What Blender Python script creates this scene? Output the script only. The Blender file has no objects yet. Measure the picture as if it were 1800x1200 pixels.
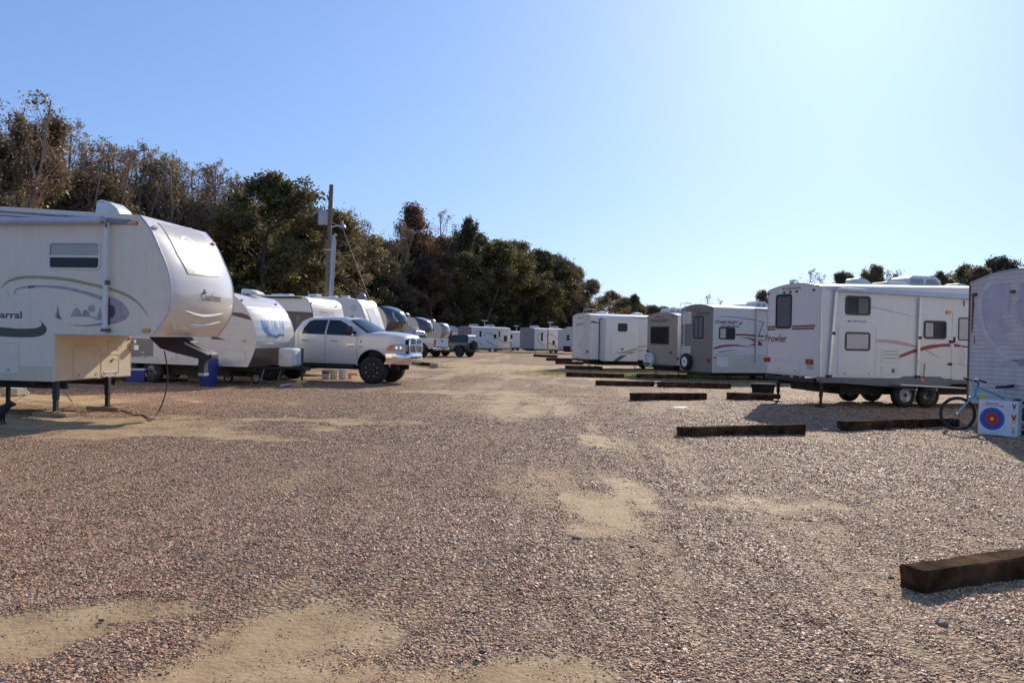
import bpy, bmesh, math, random
import numpy as np
from mathutils import Vector, Matrix
R = math.radians
rnd = random.Random(11)
NR = np.random.default_rng(5)
SC = bpy.context.scene
COL = SC.collection

# ---------------------------------------------------------------- camera
CH, FPX, PITCH, ROLL = 1.6, 1453.0, R(.185), R(1.2)
FW = Vector((0, math.cos(PITCH), -math.sin(PITCH)))
_u = Vector((0, math.sin(PITCH), math.cos(PITCH)))
RI = Vector((1, 0, 0))*math.cos(ROLL) + _u*math.sin(ROLL)
UP = -Vector((1, 0, 0))*math.sin(ROLL) + _u*math.cos(ROLL)
cd = bpy.data.cameras.new('camera'); cd.sensor_width = 36; cd.lens = FPX/1800*36
cd.clip_start = .1; cd.clip_end = 9000
cam = bpy.data.objects.new('camera', cd); COL.objects.link(cam)
cam.matrix_world = Matrix(((RI.x, UP.x, -FW.x, 0), (RI.y, UP.y, -FW.y, 0), (RI.z, UP.z, -FW.z, CH), (0, 0, 0, 1)))
SC.camera = cam

# ---------------------------------------------------------------- light
SUN_AZ, SUN_EL = R(21.5), R(27.0)
w = bpy.data.worlds.new('World'); SC.world = w; w.use_nodes = True
nt = w.node_tree; bg = nt.nodes['Background']
sky = nt.nodes.new('ShaderNodeTexSky'); sky.sky_type = 'NISHITA'; sky.sun_disc = False
sky.sun_elevation = SUN_EL; sky.sun_rotation = SUN_AZ
sky.altitude = 0; sky.air_density = 1.0; sky.dust_density = .65; sky.ozone_density = 4.0
gam = nt.nodes.new('ShaderNodeGamma'); gam.inputs[1].default_value = .6          # even tone response over the whole sky
tin = nt.nodes.new('ShaderNodeMix'); tin.data_type = 'RGBA'; tin.blend_type = 'MULTIPLY'; tin.inputs['Factor'].default_value = 1
tin.inputs['B'].default_value = (1.25, 1.60, 2.30, 1)
nt.links.new(sky.outputs[0], gam.inputs[0]); nt.links.new(gam.outputs[0], tin.inputs['A']); nt.links.new(tin.outputs['Result'], bg.inputs[0]); bg.inputs[1].default_value = .1
sl = bpy.data.lights.new('sun', 'SUN'); sl.energy = 4.0; sl.angle = R(.55); sl.color = (1, .88, .72)
sun = bpy.data.objects.new('sun', sl); COL.objects.link(sun)
sd = Vector((math.sin(SUN_AZ)*math.cos(SUN_EL), math.cos(SUN_AZ)*math.cos(SUN_EL), math.sin(SUN_EL)))
sun.rotation_euler = sd.to_track_quat('Z', 'Y').to_euler(); sun.location = (0, 0, 60)
vs = SC.view_settings; vs.view_transform = 'Standard'; vs.look = 'None'; vs.exposure = .38; vs.gamma = 1
vs.use_curve_mapping = False
SC.cycles.max_bounces = 8; SC.cycles.transparent_max_bounces = 16
SC.cycles.sample_clamp_indirect = 6

# ---------------------------------------------------------------- photo survey helpers (pixel of the photograph -> metres in the place)
def ray(px, py):
    return FW + RI*((px-900)/FPX) + UP*((600-py)/FPX)
def G(px, py, z=0.0):
    d = ray(px, py); t = (z-CH)/d.z
    return (d.x*t, d.y*t)
def at(px, Z):                      # a bearing and a distance -> x, y
    return ((px-900)/FPX*Z, Z)
def hor(px): return 595.3+(px-900)*math.tan(ROLL)
def top_z(px, py, Z): return CH + (hor(px)-py)*Z/FPX
class Site:
    def __init__(s, x, y, th):
        s.x, s.y, s.th = x, y, th; s.c, s.s = math.cos(R(th)), math.sin(R(th))
    def S(s, px, py, y=0):
        d = ray(px, py); k = (y-(s.x*s.s-s.y*s.c))/(-d.x*s.s+d.y*s.c)
        return ((d.x*k-s.x)*s.c+(d.y*k-s.y)*s.s, d.z*k+CH)
    def E(s, px, py, x=0):
        d = ray(px, py); k = (x+(s.x*s.c+s.y*s.s))/(d.x*s.c+d.y*s.s)
        return (-(d.x*k-s.x)*s.s+(d.y*k-s.y)*s.c, d.z*k+CH)
    def W(s, x, y, z=0): return (s.x+x*s.c-y*s.s, s.y+x*s.s+y*s.c, z)
    def L(s, X, Y): return ((X-s.x)*s.c+(Y-s.y)*s.s, -(X-s.x)*s.s+(Y-s.y)*s.c)

# ---------------------------------------------------------------- materials
MATS = {}
def mat(name, col, rough=.5, metal=0., var=.06, nscale=3., dirt=0., dirtcol=(.16, .12, .08), bump=0., bscale=40., coat=0.,
        spec=.5, emit=0., streak=0.):
    if name in MATS: return MATS[name]
    m = bpy.data.materials.new(name); m.use_nodes = True; n = m.node_tree.nodes; l = m.node_tree.links
    b = n['Principled BSDF']; b.inputs['Roughness'].default_value = rough; b.inputs['Metallic'].default_value = metal
    b.inputs['Coat Weight'].default_value = coat; b.inputs['Coat Roughness'].default_value = .08
    b.inputs['Specular IOR Level'].default_value = spec
    tc = n.new('ShaderNodeTexCoord'); nz = n.new('ShaderNodeTexNoise'); nz.inputs['Scale'].default_value = nscale
    nz.inputs['Detail'].default_value = 6; nz.inputs['Roughness'].default_value = .6
    l.new(tc.outputs['Object'], nz.inputs['Vector'])
    r = n.new('ShaderNodeValToRGB'); e = r.color_ramp.elements
    e[0].position = .3; e[1].position = .7
    e[0].color = tuple(c*(1-var*1.6) for c in col)+(1,); e[1].color = tuple(min(1, c*(1+var)) for c in col)+(1,)
    l.new(nz.outputs['Fac'], r.inputs['Fac']); out = r.outputs['Color']
    if dirt > 0 or streak > 0:
        mp = n.new('ShaderNodeMapping'); mp.inputs['Scale'].default_value = (5, 5, .35) if streak else (1.2, 1.2, 1.2)
        l.new(tc.outputs['Object'], mp.inputs['Vector'])
        n2 = n.new('ShaderNodeTexNoise'); n2.inputs['Scale'].default_value = 2.2; n2.inputs['Detail'].default_value = 8
        n2.inputs['Roughness'].default_value = .7; l.new(mp.outputs[0], n2.inputs['Vector'])
        mr = n.new('ShaderNodeMapRange'); mr.inputs['From Min'].default_value = .45; mr.inputs['From Max'].default_value = .8
        mr.inputs['To Max'].default_value = max(dirt, streak); l.new(n2.outputs['Fac'], mr.inputs['Value'])
        mx = n.new('ShaderNodeMix'); mx.data_type = 'RGBA'; l.new(mr.outputs[0], mx.inputs['Factor'])
        l.new(out, mx.inputs['A']); mx.inputs['B'].default_value = dirtcol+(1,); out = mx.outputs['Result']
        ma = n.new('ShaderNodeMath'); ma.operation = 'MULTIPLY_ADD'; ma.inputs[1].default_value = .35; ma.inputs[2].default_value = rough
        l.new(mr.outputs[0], ma.inputs[0]); l.new(ma.outputs[0], b.inputs['Roughness'])
    l.new(out, b.inputs['Base Color'])
    if bump > 0:
        n3 = n.new('ShaderNodeTexNoise'); n3.inputs['Scale'].default_value = bscale; n3.inputs['Detail'].default_value = 5
        l.new(tc.outputs['Object'], n3.inputs['Vector'])
        bp = n.new('ShaderNodeBump'); bp.inputs['Strength'].default_value = bump; bp.inputs['Distance'].default_value = .01
        l.new(n3.outputs['Fac'], bp.inputs['Height']); l.new(bp.outputs[0], b.inputs['Normal'])
    if emit:
        b.inputs['Emission Color'].default_value = col+(1,); b.inputs['Emission Strength'].default_value = emit
    MATS[name] = m; return m

M_FIB = mat('white_fibreglass', (.78, .735, .66), .32, streak=.14, dirtcol=(.42, .37, .30), var=.02)
M_FIBC = mat('cream_fibreglass', (.86, .755, .59), .35, streak=.2, dirtcol=(.40, .34, .26), var=.03)
M_CAP = mat('glossy_cap_white', (.78, .73, .64), .2, coat=.5, dirt=.1, dirtcol=(.45, .4, .32), var=.02)
M_CREAM = mat('cream_panel', (.74, .63, .44), .4, streak=.15, dirtcol=(.4, .33, .22), var=.03)
M_ALU = mat('white_aluminium_siding', (.75, .71, .64), .38, streak=.16, dirtcol=(.35, .31, .26), var=.03)
M_ALUF = mat('weathered_aluminium_siding', (.66, .60, .56), .5, streak=.3, dirtcol=(.30, .29, .33), var=.08)
M_TAUPE = mat('taupe_siding', (.31, .26, .215), .45, streak=.2, dirtcol=(.2, .17, .15), var=.04)
M_TAN = mat('tan_siding', (.43, .35, .275), .45, streak=.15, dirtcol=(.3, .25, .2), var=.04)
M_CREAMSID = mat('cream_siding', (.62, .56, .44), .42, streak=.15, dirtcol=(.35, .3, .22), var=.03)
M_ROOF = mat('roof_membrane', (.55, .54, .52), .7, dirt=.4, dirtcol=(.25, .23, .2))
M_TRIM = mat('aluminium_trim', (.62, .62, .63), .35, metal=.6, dirt=.2, dirtcol=(.3, .28, .26))
M_TRIMW = mat('white_trim', (.75, .75, .74), .4, dirt=.15, dirtcol=(.4, .36, .3))
M_AWN = mat('awning_fabric', (.55, .58, .66), .6, dirt=.3, dirtcol=(.3, .32, .4), bump=.2, bscale=20)
M_BLACK = mat('black_steel', (.022, .021, .022), .5, dirt=.5, dirtcol=(.07, .055, .04))
M_UNDER = mat('dark_underbody', (.03, .028, .027), .7, dirt=.5, dirtcol=(.07, .055, .045))
M_GSKIRT = mat('grey_skirt', (.16, .16, .165), .45, dirt=.25, dirtcol=(.25, .2, .16))
M_RUB = mat('tyre_rubber', (.022, .021, .02), .75, dirt=.5, dirtcol=(.11, .09, .07), bump=.3, bscale=60)
M_RIMW = mat('white_rim', (.86, .84, .80), .35, dirt=.12, dirtcol=(.3, .24, .18))
M_CHROME = mat('chrome', (.75, .76, .78), .1, metal=1., var=.02, dirt=.15, dirtcol=(.3, .27, .24))
M_STEEL = mat('galvanised_steel', (.45, .46, .47), .4, metal=.7, dirt=.2)
M_BFRAME = mat('black_window_frame', (.03, .028, .028), .4, dirt=.2)
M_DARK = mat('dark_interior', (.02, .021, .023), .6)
M_BLIND = mat('window_blind', (.84, .79, .70), .6)
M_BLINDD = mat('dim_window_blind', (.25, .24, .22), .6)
M_RED = mat('red_decal', (.33, .045, .04), .4)
M_PINK = mat('faded_tan_decal', (.60, .42, .34), .45)
M_BROWN = mat('dark_brown_decal', (.12, .075, .06), .4)
M_MAROON = mat('maroon_letters', (.22, .035, .04), .4)
M_INK = mat('dark_letters', (.06, .06, .065), .45)
M_GREY = mat('grey_decal', (.36, .36, .37), .4, var=.15, nscale=8)
M_LGREY = mat('light_grey_decal', (.58, .58, .58), .4)
M_DGREY = mat('charcoal_decal', (.10, .10, .11), .35)
M_GOLD = mat('gold_decal', (.42, .36, .19), .45)
M_OLIVE = mat('dark_olive_decal', (.075, .085, .06), .4)
M_NAVY = mat('navy_decal', (.06, .08, .15), .4)
M_FBLUE = mat('faded_blue_decal', (.50, .47, .52), .5, var=.14, nscale=5, dirt=.75, dirtcol=(.66, .60, .57))
M_FPALE = mat('pale_faded_decal', (.70, .66, .63), .5, var=.1, nscale=4)
M_FADE = mat('faded_violet_decal', (.42, .38, .41), .5, var=.2, nscale=9, dirt=.5, dirtcol=(.66, .61, .57))
M_TAND = mat('tan_decal', (.42, .37, .28), .45)
M_AMB = mat('amber_lens', (.95, .28, .02), .2, coat=.6, var=.1)
M_REDL = mat('red_lens', (.5, .02, .015), .2, coat=.6, var=.1)
M_WOOD = mat('lumber', (.42, .28, .15), .75, dirt=.4, dirtcol=(.2, .12, .07), bump=.4, bscale=25)
M_BLUE = mat('blue_plastic', (.018, .035, .22), .4, dirt=.15, dirtcol=(.08, .09, .2))
M_WPLA = mat('white_plastic', (.72, .72, .70), .45, dirt=.2)
M_RUST = mat('rust_stain', (.30, .09, .04), .8, var=.3, nscale=20)
M_PAINTS = mat('silver_truck_paint', (.72, .705, .68), .28, metal=.1, coat=.8, var=.02, dirt=.18, dirtcol=(.36, .33, .29))
M_PAINTW = mat('white_truck_paint', (.72, .72, .72), .3, coat=.8, var=.02, dirt=.2, dirtcol=(.4, .36, .3))
M_TEAL = mat('teal_car_paint', (.006, .045, .04), .3, coat=.8, dirt=.2)
M_CAPD = mat('dark_grey_cap_gloss', (.06, .058, .07), .16, coat=.9, var=.1, dirt=.1, dirtcol=(.2, .18, .18))
M_CAPS = mat('silver_cap_gloss', (.48, .47, .47), .2, coat=.8, metal=.2, dirt=.1)
M_DIAM = mat('diamond_plate', (.42, .41, .40), .3, metal=.9, bump=.8, bscale=70, dirt=.3)

def glass(name, tint, rough=.03, alpha=.75):
    m = bpy.data.materials.new(name); m.use_nodes = True; n = m.node_tree.nodes; l = m.node_tree.links
    b = n['Principled BSDF']; b.inputs['Base Color'].default_value = tint+(1,); b.inputs['Roughness'].default_value = rough
    b.inputs['Specular IOR Level'].default_value = .8; b.inputs['Alpha'].default_value = alpha
    MATS[name] = m; return m
M_GLASS = glass('tinted_window_glass', (.012, .013, .014), alpha=.1)
M_GLASSD = glass('dark_car_glass', (.008, .009, .01), alpha=.93)
M_WSHIELD = glass('windscreen_glass', (.05, .085, .11), .03, .92)
M_LENS = glass('clear_lens', (.55, .56, .6), .08, .6)

# ---------------------------------------------------------------- mesh helpers
class MB:
    def __init__(s): s.v = []; s.f = []; s.m = []
    def add(s, v, f, m=0):
        o = len(s.v); s.v += [tuple(p) for p in v]; s.f += [tuple(o+i for i in q) for q in f]; s.m += [m]*len(f); return s
    def hexa(s, p, m=0):
        return s.add(p, [(0, 3, 2, 1), (4, 5, 6, 7), (0, 1, 5, 4), (1, 2, 6, 5), (2, 3, 7, 6), (3, 0, 4, 7)], m)
    def box(s, x0, x1, y0, y1, z0, z1, m=0, b=0):
        if b <= 0:
            return s.hexa([(x0, y0, z0), (x1, y0, z0), (x1, y1, z0), (x0, y1, z0), (x0, y0, z1), (x1, y0, z1), (x1, y1, z1), (x0, y1, z1)], m)
        bm = bmesh.new(); bmesh.ops.create_cube(bm, size=1)
        for v in bm.verts:
            v.co = ((x0+x1)/2+v.co.x*(x1-x0), (y0+y1)/2+v.co.y*(y1-y0), (z0+z1)/2+v.co.z*(z1-z0))
        bmesh.ops.bevel(bm, geom=bm.edges[:], offset=b, segments=2, profile=.5, affect='EDGES')
        bm.verts.index_update(); s.add([v.co[:] for v in bm.verts], [[v.index for v in f.verts] for f in bm.faces], m); bm.free(); return s
    def tube(s, pts, r, n=8, m=0, caps=True):
        pts = [Vector(p) for p in pts]; k = len(pts); rr = r if isinstance(r, (list, tuple)) else [r]*k
        vs_ = []; fs = []; prev = None
        for i, p in enumerate(pts):
            d = (pts[min(i+1, k-1)]-pts[max(i-1, 0)]).normalized()
            if prev is None:
                a = d.cross(Vector((0, 0, 1)) if abs(d.z) < .9 else Vector((1, 0, 0))).normalized()
            else: a = (prev-d*prev.dot(d)).normalized()
            prev = a; b = d.cross(a)
            vs_ += [p+a*(rr[i]*math.cos(t))+b*(rr[i]*math.sin(t)) for t in [2*math.pi*j/n for j in range(n)]]
        for i in range(k-1):
            for j in range(n):
                fs.append((i*n+j, i*n+(j+1) % n, (i+1)*n+(j+1) % n, (i+1)*n+j))
        if caps: fs += [tuple(range(n))[::-1], tuple(range((k-1)*n, k*n))]
        return s.add(vs_, fs, m)
    def lathe(s, prof, c=(0, 0, 0), axis='z', n=24, m=0, closed=False):
        vs_ = []; fs = []; k = len(prof)
        for r_, h in prof:
            for j in range(n):
                t = 2*math.pi*j/n; a, b = r_*math.cos(t), r_*math.sin(t)
                vs_.append({'z': (c[0]+a, c[1]+b, c[2]+h), 'y': (c[0]+a, c[1]+h, c[2]+b), 'x': (c[0]+h, c[1]+a, c[2]+b)}[axis])
        for i in range(k if closed else k-1):
            i2 = (i+1) % k
            for j in range(n): fs.append((i*n+j, i*n+(j+1) % n, i2*n+(j+1) % n, i2*n+j))
        if not closed: fs += [tuple(range(n)), tuple(range((k-1)*n, k*n))]
        return s.add(vs_, fs, m)
    def prism(s, fc, poly, h0, h1, m=0):
        n = len(poly)
        v = [fc(a, b, h0) for a, b in poly]+[fc(a, b, h1) for a, b in poly]
        return s.add(v, [tuple(range(n))[::-1], tuple(range(n, 2*n))]+[(i, (i+1) % n, n+(i+1) % n, n+i) for i in range(n)], m)
    def ring(s, fc, po, pi, h0, h1, m=0):
        n = len(po); v = [fc(a, b, h) for h in (h0, h1) for P in (po, pi) for a, b in P]; f = []
        for i in range(n):
            j = (i+1) % n
            f += [(2*n+i, 2*n+j, 3*n+j, 3*n+i), (i, n+i, n+j, j), (i, j, 2*n+j, 2*n+i), (n+i, 3*n+i, 3*n+j, n+j)]
        return s.add(v, f, m)
    def sheet(s, fc, poly, h, cut=.15, m=0, back=None, holes=()):
        """a polygon cut into a grid and laid on the face fc; back closes it with a second skin below"""
        bm = bmesh.new()
        vsb = [bm.verts.new((a, b, 0)) for a, b in poly]
        f0 = bm.faces.new(vsb)
        a0, a1 = min(p[0] for p in poly), max(p[0] for p in poly); b0, b1 = min(p[1] for p in poly), max(p[1] for p in poly)
        cu, cv = cut if isinstance(cut, tuple) else (cut, cut)
        def cuts(lo, hi, c, ax):
            k = int((hi-lo)/c)
            for i in range(1, k+1):
                p = lo+(hi-lo)*i/(k+1)
                bmesh.ops.bisect_plane(bm, geom=bm.verts[:]+bm.edges[:]+bm.faces[:], plane_co=(p, 0, 0) if ax == 0 else (0, p, 0),
                                       plane_no=(1, 0, 0) if ax == 0 else (0, 1, 0), dist=1e-6)
        cuts(a0, a1, cu, 0); cuts(b0, b1, cv, 1)
        bmesh.ops.triangulate(bm, faces=[f for f in bm.faces if len(f.verts) > 4])
        bm.verts.index_update()
        co = [(v.co.x, v.co.y) for v in bm.verts]; fs = [[v.index for v in f.verts] for f in bm.faces]
        s.add([fc(a, b, h) for a, b in co], fs, m)
        if back is not None:
            s.add([fc(a, b, back) for a, b in co], [q[::-1] for q in fs], m)
            ed = [e for e in bm.edges if len(e.link_faces) == 1]
            for e in ed:
                (a, b), (c, d) = co[e.verts[0].index], co[e.verts[1].index]
                s.add([fc(a, b, h), fc(c, d, h), fc(c, d, back), fc(a, b, back)], [(0, 1, 2, 3)], m)
        bm.free(); return s
    def build(s, name, mats, parent=None, smooth=False, recalc=True, **props):
        me = bpy.data.meshes.new(name); me.from_pydata(s.v, [], s.f)
        for mm in (mats if isinstance(mats, (list, tuple)) else [mats]): me.materials.append(mm)
        if max(s.m, default=0) > 0: me.polygons.foreach_set('material_index', s.m)
        if recalc:
            bm = bmesh.new(); bm.from_mesh(me); bmesh.ops.remove_doubles(bm, verts=bm.verts, dist=1e-5)
            bmesh.ops.recalc_face_normals(bm, faces=bm.faces); bm.to_mesh(me); bm.free()
        if smooth:
            me.polygons.foreach_set('use_smooth', [True]*len(me.polygons)); me.set_sharp_from_angle(angle=R(38))
        me.update()
        o = bpy.data.objects.new(name, me); COL.objects.link(o)
        if parent: o.parent = parent
        for k, v in props.items(): o[k] = v
        return o
def thing(name, label, cat, loc=(0, 0, 0), rz=0, group=None):
    o = bpy.data.objects.new(name, None); COL.objects.link(o); o.location = loc; o.rotation_euler = (0, 0, rz)
    o.empty_display_size = .3; o['label'] = label; o['category'] = cat
    if group: o['group'] = group
    return o
def tag(o, label, cat, group=None):
    o['label'] = label; o['category'] = cat
    if group: o['group'] = group
    return o
def copy_tree(o, parent=None):
    c = o.copy(); COL.objects.link(c); c.parent = parent
    for ch in o.children: copy_tree(ch, c)
    return c
def rr(a0, b0, a1, b1, r, n=4):
    a0, a1 = min(a0, a1), max(a0, a1); b0, b1 = min(b0, b1), max(b0, b1); r = min(r, (a1-a0)*.499, (b1-b0)*.499)
    P = []
    for cx, cy, t0 in ((a1-r, b1-r, 0), (a0+r, b1-r, 90), (a0+r, b0+r, 180), (a1-r, b0+r, 270)):
        for i in range(n+1):
            t = R(t0+90*i/n); P.append((cx+r*math.cos(t), cy+r*math.sin(t)))
    return P
def band(cl, w):
    """polygon of a stroke along a centre line; w is one width or one per point"""
    k = len(cl); ww = w if isinstance(w, (list, tuple)) else [w]*k; A = []; B = []
    for i in range(k):
        p, q = cl[max(i-1, 0)], cl[min(i+1, k-1)]; dx, dy = q[0]-p[0], q[1]-p[1]; L = math.hypot(dx, dy) or 1
        A.append((cl[i][0]-dy/L*ww[i]/2, cl[i][1]+dx/L*ww[i]/2)); B.append((cl[i][0]+dy/L*ww[i]/2, cl[i][1]-dx/L*ww[i]/2))
    return A+B[::-1]
def spline(P, n=6):
    out = []; k = len(P)
    for i in range(k-1):
        p0, p1, p2, p3 = P[max(i-1, 0)], P[i], P[i+1], P[min(i+2, k-1)]
        for j in range(n):
            t = j/n
            out.append(tuple(.5*((2*b)+(-a+c)*t+(2*a-5*b+4*c-d)*t*t+(-a+3*b-3*c+d)*t**3) for a, b, c, d in zip(p0, p1, p2, p3)))
    out.append(tuple(P[-1])); return out
def lettering(fc, txt, a0, b0, width, height, m, parent, flip=1, h=.004, shear=0, name='lettering', bold=0, cut=None, rot=0):
    cu = bpy.data.curves.new('txt', 'FONT'); cu.body = txt; cu.size = 1; cu.shear = shear; cu.offset = bold; cu.resolution_u = 3
    to = bpy.data.objects.new('txt', cu); me = bpy.data.meshes.new_from_object(to)
    bpy.data.objects.remove(to); bpy.data.curves.remove(cu)
    bm = bmesh.new(); bm.from_mesh(me)
    xs = [v.co.x for v in bm.verts]; ys = [v.co.y for v in bm.verts]
    x0, x1, y0, y1 = min(xs), max(xs), min(ys), max(ys)
    for v in bm.verts: v.co = ((v.co.x-x0)/(x1-x0)*width, (v.co.y-y0)/(y1-y0)*height, 0)
    if cut:
        k = int(width/cut)
        for i in range(1, k+1):
            bmesh.ops.bisect_plane(bm, geom=bm.verts[:]+bm.edges[:]+bm.faces[:], plane_co=(width*i/(k+1), 0, 0), plane_no=(1, 0, 0), dist=1e-6)
        k = int(height/cut)
        for i in range(1, k+1):
            bmesh.ops.bisect_plane(bm, geom=bm.verts[:]+bm.edges[:]+bm.faces[:], plane_co=(0, height*i/(k+1), 0), plane_no=(0, 1, 0), dist=1e-6)
    for v in bm.verts:
        x, y = v.co.x, v.co.y+v.co.x*rot
        v.co = fc(a0+flip*x, b0+y, h)
    bm.to_mesh(me); bm.free(); me.name = name; me.materials.clear(); me.materials.append(m)
    for p in me.polygons: p.material_index = 0
    o = bpy.data.objects.new(name, me); COL.objects.link(o); o.parent = parent; return o
def decal(fc, poly, m, parent, h=.003, name='stripe', cut=.3):
    mb = MB(); mb.sheet(fc, poly, h, cut, back=h-.0025); return mb.build(name, m, parent, recalc=False)

# ---------------------------------------------------------------- trailer kit
def face_side(a, b, h): return (a, -h, b)
def make_end(x=0): return lambda a, b, h: (x-h, a, b)
def extents(poly, z):
    xs = []
    n = len(poly)
    for i in range(n):
        (xa, za), (xb, zb) = poly[i], poly[(i+1) % n]
        if (za-z)*(zb-z) <= 0 and abs(za-zb) > 1e-9:
            t = (z-za)/(zb-za); xs.append(xa+t*(xb-xa))
    return (min(xs), max(xs)) if xs else None
def siding(fc, poly, pitch, amp, m, parent, name='side_wall', z0=None, z1=None, mb=None, mi=0, build=True, style='lap', gv=.013):
    zs = [p[1] for p in poly]; lo = (z0 if z0 is not None else min(zs))+1e-4; hi = (z1 if z1 is not None else max(zs))-1e-4
    L = []
    k = max(1, int(round((hi-lo)/pitch)))
    for i in range(k):
        a = lo+(hi-lo)*i/k; p = (hi-lo)/k
        if style == 'lap': L += [(a, -gv), (a+p*.03, amp), (a+p*.5, amp*.6), (a+p*.8, amp*.2), (a+p*.83, -gv), (a+p*.99, -gv)] if gv > .005 else [(a, amp), (a+p*.35, amp*.9), (a+p*.6, amp*.1), (a+p*.95, 0)]
        else: L += [(a, 0), (a+p*.3, 0), (a+p*.42, amp), (a+p*.85, amp), (a+p*.97, 0)]
    L.append((hi, 0)); mb = mb or MB(); prev = None
    for z, h in L:
        e = extents(poly, z)
        if not e: continue
        cur = (fc(e[0], z, h), fc(e[1], z, h))
        if prev: mb.add([prev[0], prev[1], cur[1], cur[0]], [(0, 1, 2, 3)], mi)
        prev = cur
    return mb.build(name, m, parent, recalc=False) if build else mb
class Surf:
    """surface swept across the width from a profile of (x, z) points; callable as a face (a=across, b=arc length, h=out)"""
    def __init__(s, prof, W, bulge=None, crown=None, sgn=1):
        s.P = prof; s.W = W; s.bulge = bulge or (lambda t, y: 0); s.crown = crown or (lambda t, y: 0); s.sgn = sgn
        s.A = [0]
        for i in range(1, len(prof)): s.A.append(s.A[-1]+math.dist(prof[i-1], prof[i]))
    def pt(s, a, b):
        b = min(max(b, 0), s.A[-1]); i = max(0, min(len(s.A)-2, next((k for k in range(len(s.A)-1) if s.A[k+1] >= b), len(s.A)-2)))
        t = (b-s.A[i])/((s.A[i+1]-s.A[i]) or 1); (x0, z0), (x1, z1) = s.P[i], s.P[i+1]
        T = b/s.A[-1]
        return Vector((x0+(x1-x0)*t+s.bulge(T, a/s.W), a, z0+(z1-z0)*t+s.crown(T, a/s.W)))
    def __call__(s, a, b, h):
        p = s.pt(a, b)
        if h == 0: return tuple(p)
        e = .01; da = s.pt(min(a+e, s.W), b)-s.pt(max(a-e, 0), b); db = s.pt(a, b+e)-s.pt(a, b-e)
        n = da.cross(db); n = n.normalized() if n.length > 1e-12 else Vector((1, 0, 0))
        return tuple(p+n*(h*s.sgn))
    def mesh(s, name, m, parent, ny=12, step=.12, mats_fn=None, ribs=None):
        nb = max(2, int(s.A[-1]/step)) if not ribs else 0
        bs = [s.A[-1]*i/nb for i in range(nb+1)] if not ribs else None
        mb = MB(); V = []; 
        if ribs:
            pitch, amp = ribs; k = int(s.A[-1]/pitch); lv = []
            for i in range(k):
                a = s.A[-1]*i/k; p = s.A[-1]/k; lv += [(a, 0), (a+p*.25, 0), (a+p*.45, amp), (a+p*.8, amp), (a+p*.97, 0)]
            lv.append((s.A[-1], 0))
        else: lv = sorted(set([(b, 0) for b in bs]+[(a, 0) for a in s.A]))
        for b, h in lv:
            for j in range(ny+1): V.append(s(s.W*j/ny, b, h))
        F = []; mi = []
        for i in range(len(lv)-1):
            for j in range(ny):
                F.append((i*(ny+1)+j, i*(ny+1)+j+1, (i+1)*(ny+1)+j+1, (i+1)*(ny+1)+j))
                mi.append(mats_fn((lv[i][0]+lv[i+1][0])/2/s.A[-1], (j+.5)/ny) if mats_fn else 0)
        mb.add(V, F); mb.m = mi
        return mb.build(name, m, parent, smooth=not ribs, recalc=False)
    def find(s, site, px, py, aw=None):
        best = None
        for i in range(0, 61):
            for j in range(0, 81):
                a, b = s.W*i/60, s.A[-1]*j/80; p = s.pt(a, b); X, Y, Z = site.W(p.x, p.y, p.z)
                d = Vector((X, Y, Z-CH)); k = d.dot(FW); e = (900+FPX*d.dot(RI)/k-px)**2+(600-FPX*d.dot(UP)/k-py)**2
                if best is None or e < best[0]: best = (e, a, b)
        return best[1], best[2]

def window(fc, box, parent, kind='dark', r=.08, fw=.05, fm=None, bar=None, hbar=None, name='window'):
    a0, b0, a1, b1 = box; a0, a1 = min(a0, a1), max(a0, a1); b0, b1 = min(b0, b1), max(b0, b1)
    mb = MB(); po = rr(a0, b0, a1, b1, r); pi = rr(a0+fw, b0+fw, a1-fw, b1-fw, max(.01, r-fw))
    mb.ring(fc, po, pi, -.002, .024, 0); mb.prism(fc, pi, .001, .003, 1)
    if bar is not None:
        c = a0+(a1-a0)*bar; mb.prism(fc, [(c-.018, b0+fw), (c+.018, b0+fw), (c+.018, b1-fw), (c-.018, b1-fw)], .003, .021, 0)
    if hbar is not None:
        c = b0+(b1-b0)*hbar; mb.prism(fc, [(a0+fw, c-.018), (a1-fw, c-.018), (a1-fw, c+.018), (a0+fw, c+.018)], .003, .022, 0)
    w_ = mb.build(name, [fm or M_BFRAME, M_DARK], parent)
    if kind in ('blind', 'halfblind', 'dimblind', 'topblind', 'rightdim'):
        s = MB(); lo, hi, aa, ab = b0+fw+.01, b1-fw-.01, a0+fw+.01, a1-fw-.01
        if kind == 'topblind': lo = b0+(b1-b0)*(hbar or .5)+.02
        if kind == 'halfblind': ab = a0+(a1-a0)*.42
        if kind == 'rightdim': aa = a0+(a1-a0)*.5+.02
        k = int((hi-lo)/.022)
        for i in range(k):
            z = lo+(hi-lo)*i/k
            s.add([fc(aa, z, .012), fc(ab, z, .012), fc(ab, z+.0205, .007), fc(aa, z+.0205, .007)], [(0, 1, 2, 3)])
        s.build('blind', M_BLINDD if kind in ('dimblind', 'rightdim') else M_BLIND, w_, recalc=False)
    p = MB(); p.prism(fc, rr(a0+fw*.9, b0+fw*.9, a1-fw*.9, b1-fw*.9, max(.01, r-fw)), .0145, .0175)
    p.build('pane', M_GLASS, w_); return w_
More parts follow.
